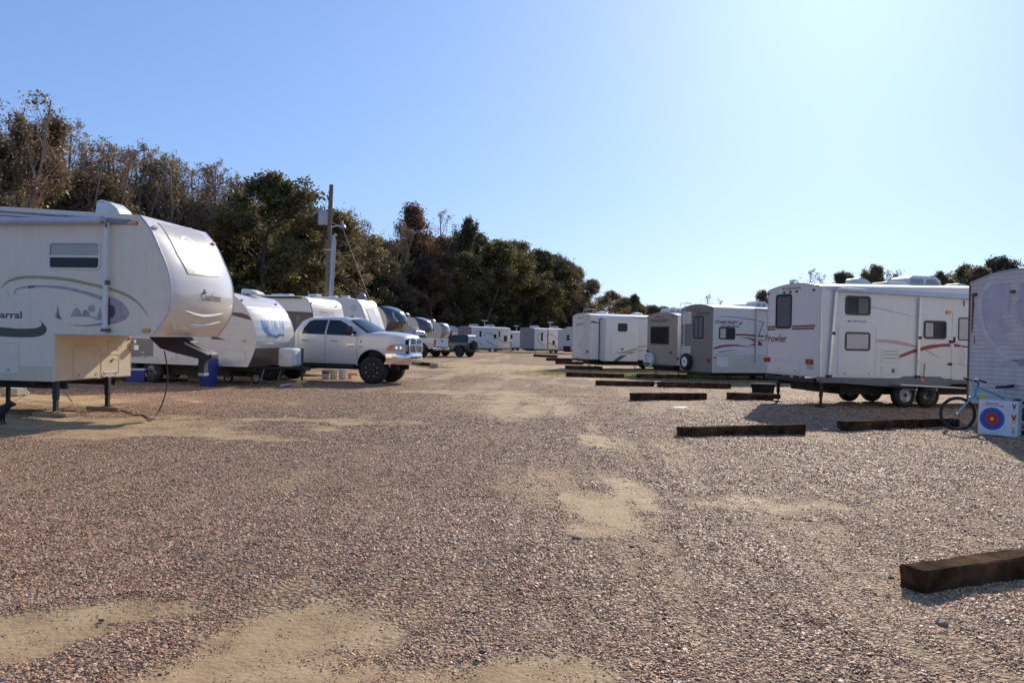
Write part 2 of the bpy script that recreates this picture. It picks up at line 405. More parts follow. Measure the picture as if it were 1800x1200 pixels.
def hatch(fc, box, parent, name='access_door', m=None, r=.06, latch=True, vents=0, lab=None):
    a0, b0, a1, b1 = box; a0, a1 = min(a0, a1), max(a0, a1); b0, b1 = min(b0, b1), max(b0, b1)
    mb = MB(); mb.ring(fc, rr(a0, b0, a1, b1, r), rr(a0+.022, b0+.022, a1-.022, b1-.022, max(.01, r-.02)), -.001, .016, 0)
    mb.prism(fc, rr(a0+.026, b0+.026, a1-.026, b1-.026, max(.01, r-.02)), .0, .011, 0)
    o = mb.build(name, m or M_FIB, parent)
    if lab: o['label'] = lab
    if vents:
        v = MB()
        for i in range(vents):
            z = b1-.06-(b1-b0-.12)*(i+.5)/vents
            v.prism(fc, [(a0+.05, z), (a1-.05, z), (a1-.05, z+.014), (a0+.05, z+.014)], .011, .014)
        v.build('vent_slots', M_DGREY, o)
    if latch:
        l_ = MB(); da = (a1-a0)
        for t in (.18, .82): l_.prism(fc, rr(a0+da*t-.02, b0+.05, a0+da*t+.02, b0+.09, .015, 2), .011, .024)
        l_.build('latch', M_GREY, o)
    return o
def lamp(fc, a, b, w, h, m, parent, name='marker_light', d=.025):
    mb = MB(); mb.prism(fc, rr(a-w/2-.006, b-h/2-.006, a+w/2+.006, b+h/2+.006, .01, 2), 0, .008, 1)
    mb.prism(fc, rr(a-w/2, b-h/2, a+w/2, b+h/2, .012, 2), .008, d, 0)
    return mb.build(name, [m, M_DGREY], parent)
def ladder(parent, x, y0, y1, z0, z1, over=.45):
    mb = MB(); rails = []
    for y in (y0, y1):
        mb.tube([(x-.11, y, z0), (x-.11, y, z1+.1), (x-.08, y, z1+.2), (x, y, z1+.24), (x+over, y, z1+.24), (x+over+.08, y, z1+.02)], .013, 8)
    n = int((z1-z0)/.28)
    for i in range(n+1):
        z = z0+.12+.28*i
        if z < z1: mb.tube([(x-.11, y0, z), (x-.11, y1, z)], .011, 6)
    for z in (z0+.15, (z0+z1)/2, z1-.15):
        for y in (y0, y1): mb.tube([(x, y, z), (x-.11, y, z)], .009, 6)
    return mb.build('ladder', M_TRIM, parent, smooth=True)
def wheel(parent, x, y, z, r=.34, w=.2, rim=None, spokes=False, name='wheel', rimr=.56, lug=0):
    """axle along local y, outer face towards -y at y"""
    mb = MB(); h = w
    mb.lathe([(r*.58, 0), (r*.62, -.01), (r*.80, -.012), (r*.93, .005), (r, .035), (r, h-.035), (r*.93, h-.005), (r*.8, h), (r*.58, h)], (x, y, z), 'y', 36)
    if lug:
        for k in range(34):
            t = 2*math.pi*k/34
            for s_ in (0, 1):
                t2 = t+s_*math.pi/34; yy = y+h*(.02+.5*s_); ca, sa = math.cos(t2), math.sin(t2); dt = .055
                P = []
                for rr_ in (r*.985, r*1.025):
                    for tt, y2 in ((t2-dt, yy), (t2+dt, yy), (t2+dt, yy+h*.46), (t2-dt, yy+h*.46)):
                        P.append((x+rr_*math.cos(tt), y2, z+rr_*math.sin(tt)))
                mb.hexa(P)
    o = mb.build(name, M_RUB, parent, smooth=True)
    rm = MB(); q = r*rimr
    rm.lathe([(q, .0), (q*1.02, .015), (q*.93, .02), (q*.86, .045), (q*.5, .05), (q*.42, .02), (q*.32, .012), (0.001, .012)], (x, y, z), 'y', 28, 0)
    k = 8 if spokes else 6
    for i in range(k):
        t = 2*math.pi*i/k; c, s_ = math.cos(t), math.sin(t)
        if spokes:
            P = []
            for yy in (-.012, .03):
                for rad, wd in ((q*.15, .028), (q*.96, .02), (q*.96, -.02), (q*.15, -.028)):
                    P.append((x+c*rad-s_*wd, y+yy, z+s_*rad+c*wd))
            rm.hexa(P, 0)
        else: rm.lathe([(q*.105, .044), (q*.105, .0365)], (x+c*q*.68, y, z+s_*q*.68), 'y', 8, 1)
        rm.lathe([(.011, -.002), (.011, .015)], (x+math.cos(t+.4)*q*.37, y, z+math.sin(t+.4)*q*.37), 'y', 6, 1)
    rm.lathe([(q*.24, .012), (q*.22, -.02), (q*.1, -.03), (.001, -.03)], (x, y, z), 'y', 14, 1 if not spokes else 0)
    rm.build('rim', [rim or M_RIMW, M_DARK], o, smooth=True); return o
def jack(parent, x, y, ztop, foot=True, w=.035, name='support_jack'):
    mb = MB(); mb.box(x-w, x+w, y-w, y+w, ztop*.45, ztop+.1); mb.box(x-w*.7, x+w*.7, y-w*.7, y+w*.7, .05, ztop*.5)
    mb.box(x-.1, x+.1, y-.1, y+.1, .03, .045); return mb.build(name, M_BLACK, parent)
def scissor(parent, x, y, ztop, L=.55, along='x'):
    mb = MB()
    for s_ in (-1, 1):
        p, q = ((x+s_*L/2, y, ztop), (x-s_*.02, y, .05)) if along == 'x' else ((x, y+s_*L/2, ztop), (x, y-s_*.02, .05))
        mb.tube([p, q], .02, 4)
    mb.box(x-.12, x+.12, y-.08, y+.08, .02, .05); return mb.build('stabiliser_jack', M_BLACK, parent)
def ac_unit(parent, x, y, z, L=.75, W=.66, H=.3, m=None, name='air_conditioner'):
    mb = MB(); P = [(x-L/2, z+.03), (x-L/2+.04, z+H*.75), (x-L/2+.16, z+H), (x+L/2-.2, z+H), (x+L/2-.03, z+H*.6), (x+L/2, z+.03)]
    fc = lambda a, b, h: (a, y-h, b); mb.prism(fc, P, -W/2, W/2); mb.box(x-L/2+.05, x+L/2-.05, y-W/2+.05, y+W/2-.05, z-.05, z+.04)
    o = mb.build(name, m or M_WPLA, parent); g = MB()
    g.prism(fc, [(x-L/2+.08, z+.07), (x-L/2+.1, z+H*.72), (x-.05, z+H*.72), (x-.05, z+.07)], W/2, W/2+.006)
    g.prism(fc, [(x+.05, z+.07), (x+.05, z+H*.72), (x+L/2-.2, z+H*.72), (x+L/2-.08, z+.07)], W/2, W/2+.006)
    g.build('grille', M_GREY, o); return o
def vent_cover(parent, x, y, z, L=.55, W=.5, H=.24, flip=False):
    mb = MB(); P = [(0, 0), (.03, H*.9), (.12, H), (L*.55, H*.85), (L*.85, H*.45), (L, 0)]
    P = [(x+(-p if flip else p), z+q) for p, q in P]
    mb.prism(lambda a, b, h: (a, y-h, b), P, -W/2, W/2); return mb.build('vent_cover', M_WPLA, parent, smooth=True)
def antenna(parent, x, y, z):
    mb = MB(); mb.tube([(x, y, z-.05), (x, y, z+.75)], .03, 6); mb.box(x-.45, x+.45, y-.06, y+.06, z+.72, z+.8); return mb.build('antenna', M_WPLA, parent)
def chassis(parent, x0, x1, W, zb, tongue=None, low=True):
    mb = MB()
    for y in (.45, W-.45): mb.box(x0, x1, y-.03, y+.03, zb-.16, zb-.005)
    for i in range(int((x1-x0)/1.2)+1):
        x = x0+.1+i*1.2
        if x < x1: mb.box(x-.025, x+.025, .1, W-.1, zb-.08, zb-.008)
    if low: mb.box(x0+.9, x1-.9, .5, W-.4, max(.22, zb-.36), zb-.1); mb.box(x0+.35, x0+.8, .75, W-.5, max(.2, zb-.3), zb-.1)  # dark boxes added low to close off the bright gap under the trailer
    if tongue:
        for y, s_ in ((.55, 1), (W-.55, -1)): mb.tube([(x1, y, zb-.1), (x1+tongue, W/2-s_*.04, zb-.1)], .05, 4)
    return mb.build('chassis', M_UNDER, parent)
def arc_pts(cx, cz, r, t0, t1, n=8):
    return [(cx+r*math.cos(R(t0+(t1-t0)*i/n)), cz+r*math.sin(R(t0+(t1-t0)*i/n))) for i in range(n+1)]
class RV:
    def __init__(s, anchor, th, W, name, label, cat, group):
        x, y = anchor; s.site = Site(x, y, th); s.W = W
        s.root = thing(name, label, cat, (x, y, 0), R(th), group)
        s.end0 = make_end(0)
    def sb(s, x0, y0, x1, y1):         # box on the side from two picture corners
        m0 = s.site.S(x0, (y0+y1)/2); m1 = s.site.S(x1, (y0+y1)/2); c0 = s.site.S((x0+x1)/2, y0); c1 = s.site.S((x0+x1)/2, y1)
        return (m0[0], c1[1], m1[0], c0[1])
    def eb(s, x0, y0, x1, y1, x=0):
        m0 = s.site.E(x0, (y0+y1)/2, x); m1 = s.site.E(x1, (y0+y1)/2, x); c0 = s.site.E((x0+x1)/2, y0, x); c1 = s.site.E((x0+x1)/2, y1, x)
        return (m0[0], c1[1], m1[0], c0[1])
    def SP(s, P): return [s.site.S(*p) for p in P]
    def EP(s, P, x=0): return [s.site.E(*p, x) for p in P]
    def ruler_text(s, fc, box, txt, m, **k):
        a0, b0, a1, b1 = box; flip = 1 if a1 > a0 else -1
        return lettering(fc, txt, a0, min(b0, b1), abs(a1-a0), abs(b1-b0), m, s.root, flip=flip, **k)
def box_shell(rv, L, zb, zt, crown, wallm, endm, roofm=None, ribs=None, end_ribs=None, front='flat', zt1=None, xfar=None, end_split=None):
    """a straight-sided travel trailer body: near side, far side, rear end, front end, roof, floor"""
    W = rv.W; zt1 = zt1 or zt; root = rv.root
    poly = [(0, zb), (L, zb), (L, zt1), (0, zt)]
    if front == 'slope': poly = [(0, zb), (L, zb), (L+.25, zb+.5), (L+.2, zt1-.7), (L-.45, zt1), (0, zt)]
    rv.poly = poly
    far = lambda a, b, h: (a, W+h, b)
    if ribs:
        siding(face_side, poly, ribs[0], ribs[1], wallm, root); siding(far, poly, ribs[0], ribs[1], wallm, root)
    else:
        MB().prism(face_side, poly, -.03, 0).build('side_wall', wallm, root); MB().prism(far, poly, -.03, 0).build('side_wall', wallm, root)
    ztop = lambda y: zt+crown*(1-(2*y/W-1)**2)
    ep = [(0, zb), (W, zb)]+[(W*(1-i/14), ztop(W*(1-i/14))) for i in range(15)]
    if end_ribs: siding(rv.end0, ep, end_ribs[0], end_ribs[1], endm, root, name='rear_wall', gv=end_ribs[2] if len(end_ribs) > 2 else .013)
    else: MB().prism(rv.end0, ep, -.03, .001).build('rear_wall', endm, root)
    cr = lambda t, y: crown*(1-(2*y-1)**2)
    if front == 'slope': prof = [(-.02, zt+.006), (L-.45, zt1+.006)]
    else: prof = [(-.02, zt+.006), (L+.01, zt1+.006)]
    Surf(prof, W, crown=cr).mesh('roof', roofm or M_ROOF, root, step=2)
    e = MB(); tr = [(-.012, -.008), (-.012, .01)]
    fr = [(L+.25, zb+.5), (L+.2, zt1-.7), (L-.45, zt1+.006)] if front == 'slope' else [(L, zt1+.006)]
    Surf([(L, zb)]+fr, W, crown=lambda t, y: crown*(1-(2*y-1)**2)*(t**3)).mesh('front_wall', wallm, root, step=.3)
    MB().box(0, L, .01, W-.01, zb-.01, zb+.02).build('floor_pan', M_UNDER, root)
    t = MB(); t.box(-.01, L-(.45 if front == 'slope' else 0), -.012, .015, zt-.02, zt+.012) if abs(zt1-zt) < .01 else t.hexa(
        [(-.01, -.014, zt-.03), (L, -.014, zt1-.03), (L, .015, zt1-.03), (-.01, .015, zt-.03), (-.01, -.014, zt+.012), (L, -.014, zt1+.012), (L, .015, zt1+.012), (-.01, .015, zt+.012)])
    t.build('roof_trim', M_TRIMW, root)
    c = MB(); c.box(-.012, .02, -.011, .02, zb, zt-.03); c.box(-.012, .02, W-.02, W+.011, zb, zt-.03)
    ar = [(-.006, W*i/14, ztop(W*i/14)+.004) for i in range(15)]; c.tube(ar, .014, 6); c.build('corner_trim', M_TRIM, root)
    return ztop
# ---------------------------------------------------------------- ground
_LAT = NR.random((256, 256))
def vnoise(x, y, s):
    x = np.asarray(x)*s+1000.3; y = np.asarray(y)*s+1000.7
    xi = np.floor(x).astype(int); yi = np.floor(y).astype(int); fx = x-xi; fy = y-yi
    fx = fx*fx*(3-2*fx); fy = fy*fy*(3-2*fy); a = _LAT[xi % 256, yi % 256]; b = _LAT[(xi+1) % 256, yi % 256]
    c = _LAT[xi % 256, (yi+1) % 256]; d = _LAT[(xi+1) % 256, (yi+1) % 256]
    return (a*(1-fx)+b*fx)*(1-fy)+(c*(1-fx)+d*fx)*fy
def fbm(x, y, s): return vnoise(x, y, s)*.5+vnoise(x, y, s*2.1)*.27+vnoise(x, y, s*4.3)*.15+vnoise(x, y, s*9)*.08
PATCH = []   # bare sandy patches: centre, half sizes, turn, strength
for (px, py, rx, ry, rot, st) in ((560, 1095, .62, .72, 20, 1.25), (470, 1190, .8, .35, 10, 1.15), (690, 1085, .4, .45, 0, .75), (210, 1075, 1.1, .26, 24, .85), (60, 1120, .6, .25, 24, .8),
        (1078, 900, .34, 1.0, 8, 1.0), (1040, 925, .45, .3, 0, .7), (1105, 860, .26, 1.7, 6, .8), (870, 1180, .5, .3, 0, .7),
        (1045, 775, .25, .8, 5, .75), (1390, 890, .5, .45, 0, .55), (1290, 880, .8, .5, 0, .5),
        (150, 745, 3.4, 1.7, -8, 1.2), (30, 700, 3.0, 2.2, 0, 1.2), (330, 762, 2.2, .45, -6, .9), (420, 768, 1.6, .28, -5, .9), (470, 735, 2.5, .5, -3, .7), (520, 736, 1.6, .35, 0, .8),
        (280, 700, 3.0, 1.2, 0, .6), (860, 648, 7, 4.0, 0, 1.0), (960, 645, 6, 3.0, 0, .9), (760, 640, 3, 3, 0, .9), (1020, 665, 3, 1.5, 0, .6),
        (560, 660, 4, 3, 0, .7), (600, 655, 3, 2.0, 0, .7), (830, 690, 4, .9, 0, .4), (950, 700, 2, 1.6, 10, .35)):
    PATCH.append(G(px, py)+(rx, ry, R(rot), st))
def sand(x, y):
    x = np.asarray(x, float); y = np.asarray(y, float); m = np.zeros(np.broadcast(x, y).shape)
    for cx, cy, rx, ry, t, st in PATCH:
        u = (x-cx)*math.cos(t)+(y-cy)*math.sin(t); v = -(x-cx)*math.sin(t)+(y-cy)*math.cos(t)
        m = np.maximum(m, st*np.clip(1.35-np.sqrt((u/rx)**2+(v/ry)**2), 0, 1))
    n = fbm(x, y, 1.7)-.5; n2 = fbm(x, y, .35)-.5; n3 = fbm(x*1.5-y*.1, y*.16, 1.0)-.5
    lane = np.exp(-((x+.2+.03*y)/3.0)**2)*np.clip((y-5)/15, 0, 1)*.7
    m = m*.85+n*1.5*(m > .01)+np.clip(n2*1.4+n3*1.5-.03, 0, .42)+lane*(.6+1.2*n3)
    return np.clip((m-.18)*1.05, 0, 1)
def gh(x, y):
    fade = np.clip(1.3-np.abs(np.asarray(y)-8)/26, 0, 1)
    s = sand(x, y); q = fbm(np.asarray(x)*1.3-np.asarray(y)*.08, np.asarray(y)*.13, 1.6)-.5
    return q*.05*fade+(fbm(x, y, .5)-.5)*.07*fade+(fbm(x, y, 2.6)-.5)*.03*fade-s*.018*fade
def axis(pts):
    out = []
    for a, b, st in pts: out += list(np.arange(a, b, st))
    return np.array(out+[pts[-1][1]])
xs = axis([(-3000, -400, 400), (-400, -60, 40), (-60, -14, 2), (-14, 14, .14), (14, 60, 2), (60, 400, 40), (400, 3000, 400)])
ys = axis([(-300, -20, 40), (-20, 2.4, 1.6), (2.4, 14, .12), (14, 26, .25), (26, 60, 1.0), (60, 200, 8), (200, 600, 50), (600, 4200, 400)])
X, Y = np.meshgrid(xs, ys); Z = gh(X, Y); SA = sand(X, Y)
nx, ny_ = len(xs), len(ys); idx = np.arange(nx*ny_).reshape(ny_, nx)
F = np.stack([idx[:-1, :-1], idx[:-1, 1:], idx[1:, 1:], idx[1:, :-1]], -1).reshape(-1, 4)
def np_mesh(name, V, F):
    me = bpy.data.meshes.new(name); n = F.shape[1]
    me.vertices.add(len(V)); me.vertices.foreach_set('co', V.astype(np.float32).ravel())
    me.loops.add(F.size); me.loops.foreach_set('vertex_index', F.astype(np.int32).ravel())
    me.polygons.add(len(F)); me.polygons.foreach_set('loop_start', np.arange(0, F.size, n, dtype=np.int32))
    me.polygons.foreach_set('loop_total', np.full(len(F), n, dtype=np.int32)); me.update(calc_edges=True); return me
me = np_mesh('ground', np.stack([X, Y, Z], -1).reshape(-1, 3), F)
me.polygons.foreach_set('use_smooth', [True]*len(me.polygons))
at_ = me.attributes.new('sand', 'FLOAT', 'POINT'); at_.data.foreach_set('value', SA.ravel().astype(np.float32))
ground = bpy.data.objects.new('ground', me); COL.objects.link(ground); ground['kind'] = 'structure'

PAL = [(0, (0.203, 0.114, 0.066)), (0.18, (0.423, 0.229, 0.129)), (0.4, (0.584, 0.32, 0.183)), (0.62, (0.598, 0.359, 0.214)), (0.82, (0.672, 0.406, 0.245)), (1, (0.684, 0.559, 0.356))]
def ramp(n, pal):
    r = n.new('ShaderNodeValToRGB'); e = r.color_ramp.elements
    while len(e) < len(pal): e.new(.5)
    for i, (p, c) in enumerate(pal): e[i].position = p; e[i].color = c+(1,)
    return r
gm = bpy.data.materials.new('gravel_ground'); gm.use_nodes = True; n = gm.node_tree.nodes; l = gm.node_tree.links; b = n['Principled BSDF']
tc = n.new('ShaderNodeTexCoord')
nw = n.new('ShaderNodeTexNoise'); nw.inputs['Scale'].default_value = 9; l.new(tc.outputs['Object'], nw.inputs['Vector'])
ad = n.new('ShaderNodeVectorMath'); ad.operation = 'MULTIPLY_ADD'; ad.inputs[1].default_value = (.06, .06, .06)
l.new(nw.outputs['Color'], ad.inputs[0]); l.new(tc.outputs['Object'], ad.inputs[2])
v1 = n.new('ShaderNodeTexVoronoi'); v1.inputs['Scale'].default_value = 26; l.new(ad.outputs[0], v1.inputs['Vector'])
v2 = n.new('ShaderNodeTexVoronoi'); v2.inputs['Scale'].default_value = 70; l.new(tc.outputs['Object'], v2.inputs['Vector'])
sp = n.new('ShaderNodeSeparateColor'); l.new(v1.outputs['Color'], sp.inputs[0])
rp = ramp(n, PAL); l.new(sp.outputs[0], rp.inputs[0])
big = n.new('ShaderNodeTexNoise'); big.inputs['Scale'].default_value = .35; big.inputs['Detail'].default_value = 9; big.inputs['Roughness'].default_value = .68
l.new(tc.outputs['Object'], big.inputs['Vector'])
bm_ = n.new('ShaderNodeMapRange'); bm_.inputs['From Min'].default_value = .3; bm_.inputs['From Max'].default_value = .7
bm_.inputs['To Min'].default_value = .66; bm_.inputs['To Max'].default_value = .98; l.new(big.outputs['Fac'], bm_.inputs['Value'])
mu = n.new('ShaderNodeMix'); mu.data_type = 'RGBA'; mu.blend_type = 'MULTIPLY'; mu.inputs['Factor'].default_value = 1
cmb = n.new('ShaderNodeCombineColor'); [l.new(bm_.outputs[0], cmb.inputs[i]) for i in range(3)]
gp_ = n.new('ShaderNodeMapRange'); gp_.inputs['From Min'].default_value = .25; gp_.inputs['From Max'].default_value = .62; gp_.inputs['To Max'].default_value = .85; l.new(v1.outputs['Distance'], gp_.inputs['Value'])
gx_ = n.new('ShaderNodeMix'); gx_.data_type = 'RGBA'; l.new(gp_.outputs[0], gx_.inputs['Factor']); l.new(rp.outputs[0], gx_.inputs['A']); gx_.inputs['B'].default_value = (.235, .163, .107, 1)  # gaps: soil colour, also darkened for the shade these flat stones lack
l.new(gx_.outputs['Result'], mu.inputs['A']); l.new(cmb.outputs[0], mu.inputs['B'])
# sandy soil
sn = n.new('ShaderNodeTexNoise'); sn.inputs['Scale'].default_value = 2.2; sn.inputs['Detail'].default_value = 8; sn.inputs['Roughness'].default_value = .65
l.new(tc.outputs['Object'], sn.inputs['Vector'])
sr = ramp(n, [(.3, (.27, .175, .09)), (.5, (.42, .288, .155)), (.7, (.53, .38, .22))]); l.new(sn.outputs['Fac'], sr.inputs[0])
sa = n.new('ShaderNodeAttribute'); sa.attribute_name = 'sand'
fn = n.new('ShaderNodeTexNoise'); fn.inputs['Scale'].default_value = 22; fn.inputs['Detail'].default_value = 4; l.new(tc.outputs['Object'], fn.inputs['Vector'])
m1 = n.new('ShaderNodeMath'); m1.operation = 'ADD'; l.new(sa.outputs['Fac'], m1.inputs[0]); l.new(fn.outputs['Fac'], m1.inputs[1])
m2 = n.new('ShaderNodeMapRange'); m2.inputs['From Min'].default_value = .62; m2.inputs['From Max'].default_value = 1.12; l.new(m1.outputs[0], m2.inputs['Value'])
mx = n.new('ShaderNodeMix'); mx.data_type = 'RGBA'; l.new(m2.outputs[0], mx.inputs['Factor']); l.new(mu.outputs['Result'], mx.inputs['A']); l.new(sr.outputs[0], mx.inputs['B'])
l.new(mx.outputs['Result'], b.inputs['Base Color']); b.inputs['Roughness'].default_value = .75; b.inputs['Specular IOR Level'].default_value = .12
hs = n.new('ShaderNodeMath'); hs.operation = 'MULTIPLY_ADD'; l.new(v1.outputs['Distance'], hs.inputs[0]); hs.inputs[1].default_value = -1.0; hs.inputs[2].default_value = 0
h2 = n.new('ShaderNodeMath'); h2.operation = 'MULTIPLY_ADD'; l.new(v2.outputs['Distance'], h2.inputs[0]); h2.inputs[1].default_value = -.25; l.new(hs.outputs[0], h2.inputs[2])
inv = n.new('ShaderNodeMath'); inv.operation = 'SUBTRACT'; inv.inputs[0].default_value = 1; l.new(m2.outputs[0], inv.inputs[1])
bs_ = n.new('ShaderNodeMath'); bs_.operation = 'MULTIPLY_ADD'; l.new(inv.outputs[0], bs_.inputs[0]); bs_.inputs[1].default_value = .75; bs_.inputs[2].default_value = .15
bp = n.new('ShaderNodeBump'); bp.inputs['Distance'].default_value = .04; l.new(h2.outputs[0], bp.inputs['Height']); l.new(bs_.outputs[0], bp.inputs['Strength'])
l.new(bp.outputs[0], b.inputs['Normal']); me.materials.append(gm)

# pebbles: real stones near the camera
pm = bpy.data.materials.new('pebble_stone'); pm.use_nodes = True; n = pm.node_tree.nodes; l = pm.node_tree.links; b = n['Principled BSDF']
oi = n.new('ShaderNodeObjectInfo'); rp = ramp(n, PAL); l.new(oi.outputs['Random'], rp.inputs[0])
tc = n.new('ShaderNodeTexCoord'); nz = n.new('ShaderNodeTexNoise'); nz.inputs['Scale'].default_value = 1.6; nz.inputs['Detail'].default_value = 3; l.new(tc.outputs['Object'], nz.inputs['Vector'])
mr = n.new('ShaderNodeMapRange'); mr.inputs['To Min'].default_value = .78; mr.inputs['To Max'].default_value = 1.2; l.new(nz.outputs['Fac'], mr.inputs['Value'])
cb = n.new('ShaderNodeCombineColor'); [l.new(mr.outputs[0], cb.inputs[i]) for i in range(3)]
mu = n.new('ShaderNodeMix'); mu.data_type = 'RGBA'; mu.blend_type = 'MULTIPLY'; mu.inputs['Factor'].default_value = 1
l.new(rp.outputs[0], mu.inputs['A']); l.new(cb.outputs[0], mu.inputs['B']); l.new(mu.outputs['Result'], b.inputs['Base Color'])
b.inputs['Roughness'].default_value = .55; b.inputs['Specular IOR Level'].default_value = .22
pcol = bpy.data.collections.new('pebble_shapes')
for k in range(6):
    bm = bmesh.new(); bmesh.ops.create_icosphere(bm, subdivisions=1 if k < 4 else 2, radius=.5)
    q = random.Random(k); sx, sy, sz = q.uniform(.85, 1.15), q.uniform(.55, .85), q.uniform(.22, .42)
    for v in bm.verts:
        j = 1+q.uniform(-.16, .16); v.co = Vector((v.co.x*sx*j, v.co.y*sy*j, v.co.z*sz*(1+q.uniform(-.15, .15))))
    pme = bpy.data.meshes.new('pebble'); bm.to_mesh(pme); bm.free(); pme.materials.append(pm)
    pme.polygons.foreach_set('use_smooth', [True]*len(pme.polygons)); pme.set_sharp_from_angle(angle=R(40))
    pcol.objects.link(bpy.data.objects.new('pebble', pme))
P = []; S_ = []
for (y0, y1, dens, size) in ((2.9, 5.2, 7200, .0165), (5.2, 8, 5000, .0178), (8, 12, 2700, .020), (12, 17, 1150, .0235), (17, 24, 380, .028), (24, 34, 90, .031)):
    hw0, hw1 = .68*y0+.8, .68*y1+.8; N = int((hw0+hw1)*(y1-y0)*dens)
    y = NR.uniform(y0, y1, int(N*1.15)); x = NR.uniform(-hw1, hw1, len(y)); k = np.abs(x) < .68*y+.8; x, y = x[k], y[k]
    s = sand(x, y); keep = NR.random(len(x)) > np.clip(s**1.3*.93, 0, .88)
    # loose heaps and thinned wheel tracks
    t = fbm(x, y, .8); keep &= NR.random(len(x)) < np.clip(.62+(t-.38)*2.2, .22, .96)
    x, y, t = x[keep], y[keep], t[keep]
    P.append(np.stack([x, y, gh(x, y)+size*(.2*NR.random(len(x))-.12*sand(x, y)-.03)], -1)); S_.append(size*np.exp(NR.normal(-.04, .32, len(x)))*(.8+.5*t)*(1-.5*sand(x, y)**.6))
P = np.concatenate(P); S_ = np.clip(np.concatenate(S_), .008, .042); NP_ = len(P)
rot = np.stack([NR.normal(0, .38, NP_), NR.normal(0, .38, NP_), NR.uniform(0, 6.283, NP_)], -1)
gme = bpy.data.meshes.new('gravel'); gme.vertices.add(NP_); gme.vertices.foreach_set('co', P.astype(np.float32).ravel())
a = gme.attributes.new('rot', 'FLOAT_VECTOR', 'POINT'); a.data.foreach_set('vector', rot.astype(np.float32).ravel())
a = gme.attributes.new('siz', 'FLOAT', 'POINT'); a.data.foreach_set('value', S_.astype(np.float32))
gravel = bpy.data.objects.new('gravel', gme); COL.objects.link(gravel); gravel['kind'] = 'stuff'
tag(gravel, 'loose pinkish tan pebbles lying over the open yard', 'gravel')
ng = bpy.data.node_groups.new('scatter', 'GeometryNodeTree')
ng.interface.new_socket('Geometry', in_out='INPUT', socket_type='NodeSocketGeometry'); ng.interface.new_socket('Geometry', in_out='OUTPUT', socket_type='NodeSocketGeometry')
gi = ng.nodes.new('NodeGroupInput'); go = ng.nodes.new('NodeGroupOutput'); ip = ng.nodes.new('GeometryNodeInstanceOnPoints')
ci = ng.nodes.new('GeometryNodeCollectionInfo'); ci.inputs['Collection'].default_value = pcol; ci.inputs['Separate Children'].default_value = True; ci.inputs['Reset Children'].default_value = True
ip.inputs['Pick Instance'].default_value = True
ar = ng.nodes.new('GeometryNodeInputNamedAttribute'); ar.data_type = 'FLOAT_VECTOR'; ar.inputs['Name'].default_value = 'rot'
asz = ng.nodes.new('GeometryNodeInputNamedAttribute'); asz.data_type = 'FLOAT'; asz.inputs['Name'].default_value = 'siz'
L_ = ng.links.new; L_(gi.outputs[0], ip.inputs['Points']); L_(ci.outputs[0], ip.inputs['Instance']); L_(ar.outputs['Attribute'], ip.inputs['Rotation']); L_(asz.outputs['Attribute'], ip.inputs['Scale']); L_(ip.outputs[0], go.inputs[0])
md = gravel.modifiers.new('scatter', 'NODES'); md.node_group = ng

# ---------------------------------------------------------------- woods
def leafmat(name, c1, c2, c3):
    m = bpy.data.materials.new(name); m.use_nodes = True; n = m.node_tree.nodes; l = m.node_tree.links; n.remove(n['Principled BSDF'])
    tc = n.new('ShaderNodeTexCoord'); nz = n.new('ShaderNodeTexNoise'); nz.inputs['Scale'].default_value = .55; nz.inputs['Detail'].default_value = 4
    l.new(tc.outputs['Object'], nz.inputs['Vector']); oi = n.new('ShaderNodeObjectInfo')
    gp = n.new('ShaderNodeNewGeometry'); ad = n.new('ShaderNodeMath'); ad.operation = 'MULTIPLY_ADD'; l.new(oi.outputs['Random'], ad.inputs[0]); ad.inputs[1].default_value = .45
    l.new(nz.outputs['Fac'], ad.inputs[2])
    a2 = n.new('ShaderNodeMath'); a2.operation = 'MULTIPLY_ADD'; l.new(gp.outputs['Random Per Island'], a2.inputs[0]); a2.inputs[1].default_value = .3; l.new(ad.outputs[0], a2.inputs[2])
    r = ramp(n, [(.45, c1), (.85, c2), (1.15 if False else 1.0, c3)]); l.new(a2.outputs[0], r.inputs[0])
    d = n.new('ShaderNodeBsdfDiffuse'); t = n.new('ShaderNodeBsdfTranslucent'); g = n.new('ShaderNodeBsdfGlossy'); g.inputs['Roughness'].default_value = .45
    x = n.new('ShaderNodeMixShader'); x.inputs[0].default_value = .42; x2 = n.new('ShaderNodeMixShader'); x2.inputs[0].default_value = .05
    l.new(r.outputs[0], d.inputs[0]); l.new(r.outputs[0], t.inputs[0]); l.new(d.outputs[0], x.inputs[1]); l.new(t.outputs[0], x.inputs[2])
    l.new(x.outputs[0], x2.inputs[1]); l.new(g.outputs[0], x2.inputs[2]); l.new(x2.outputs[0], n['Material Output'].inputs[0]); return m
LF = {'green': leafmat('dark_green_leaves', (.05, .055, .022), (.105, .10, .035), (.21, .175, .06)),
      'brown': leafmat('russet_leaves', (.12, .083, .045), (.21, .145, .075), (.33, .25, .14)),
      'olive': leafmat('olive_leaves', (.08, .073, .032), (.145, .122, .05), (.25, .205, .09)),
      'rust': leafmat('rust_leaves', (.12, .062, .036), (.19, .10, .055), (.26, .17, .09))}
M_BARK = mat('bark', (.13, .11, .095), .85, var=.3, nscale=8, bump=.5, bscale=14)
M_BARKL = mat('pale_twigs', (.30, .24, .20), .85, var=.25, nscale=4)
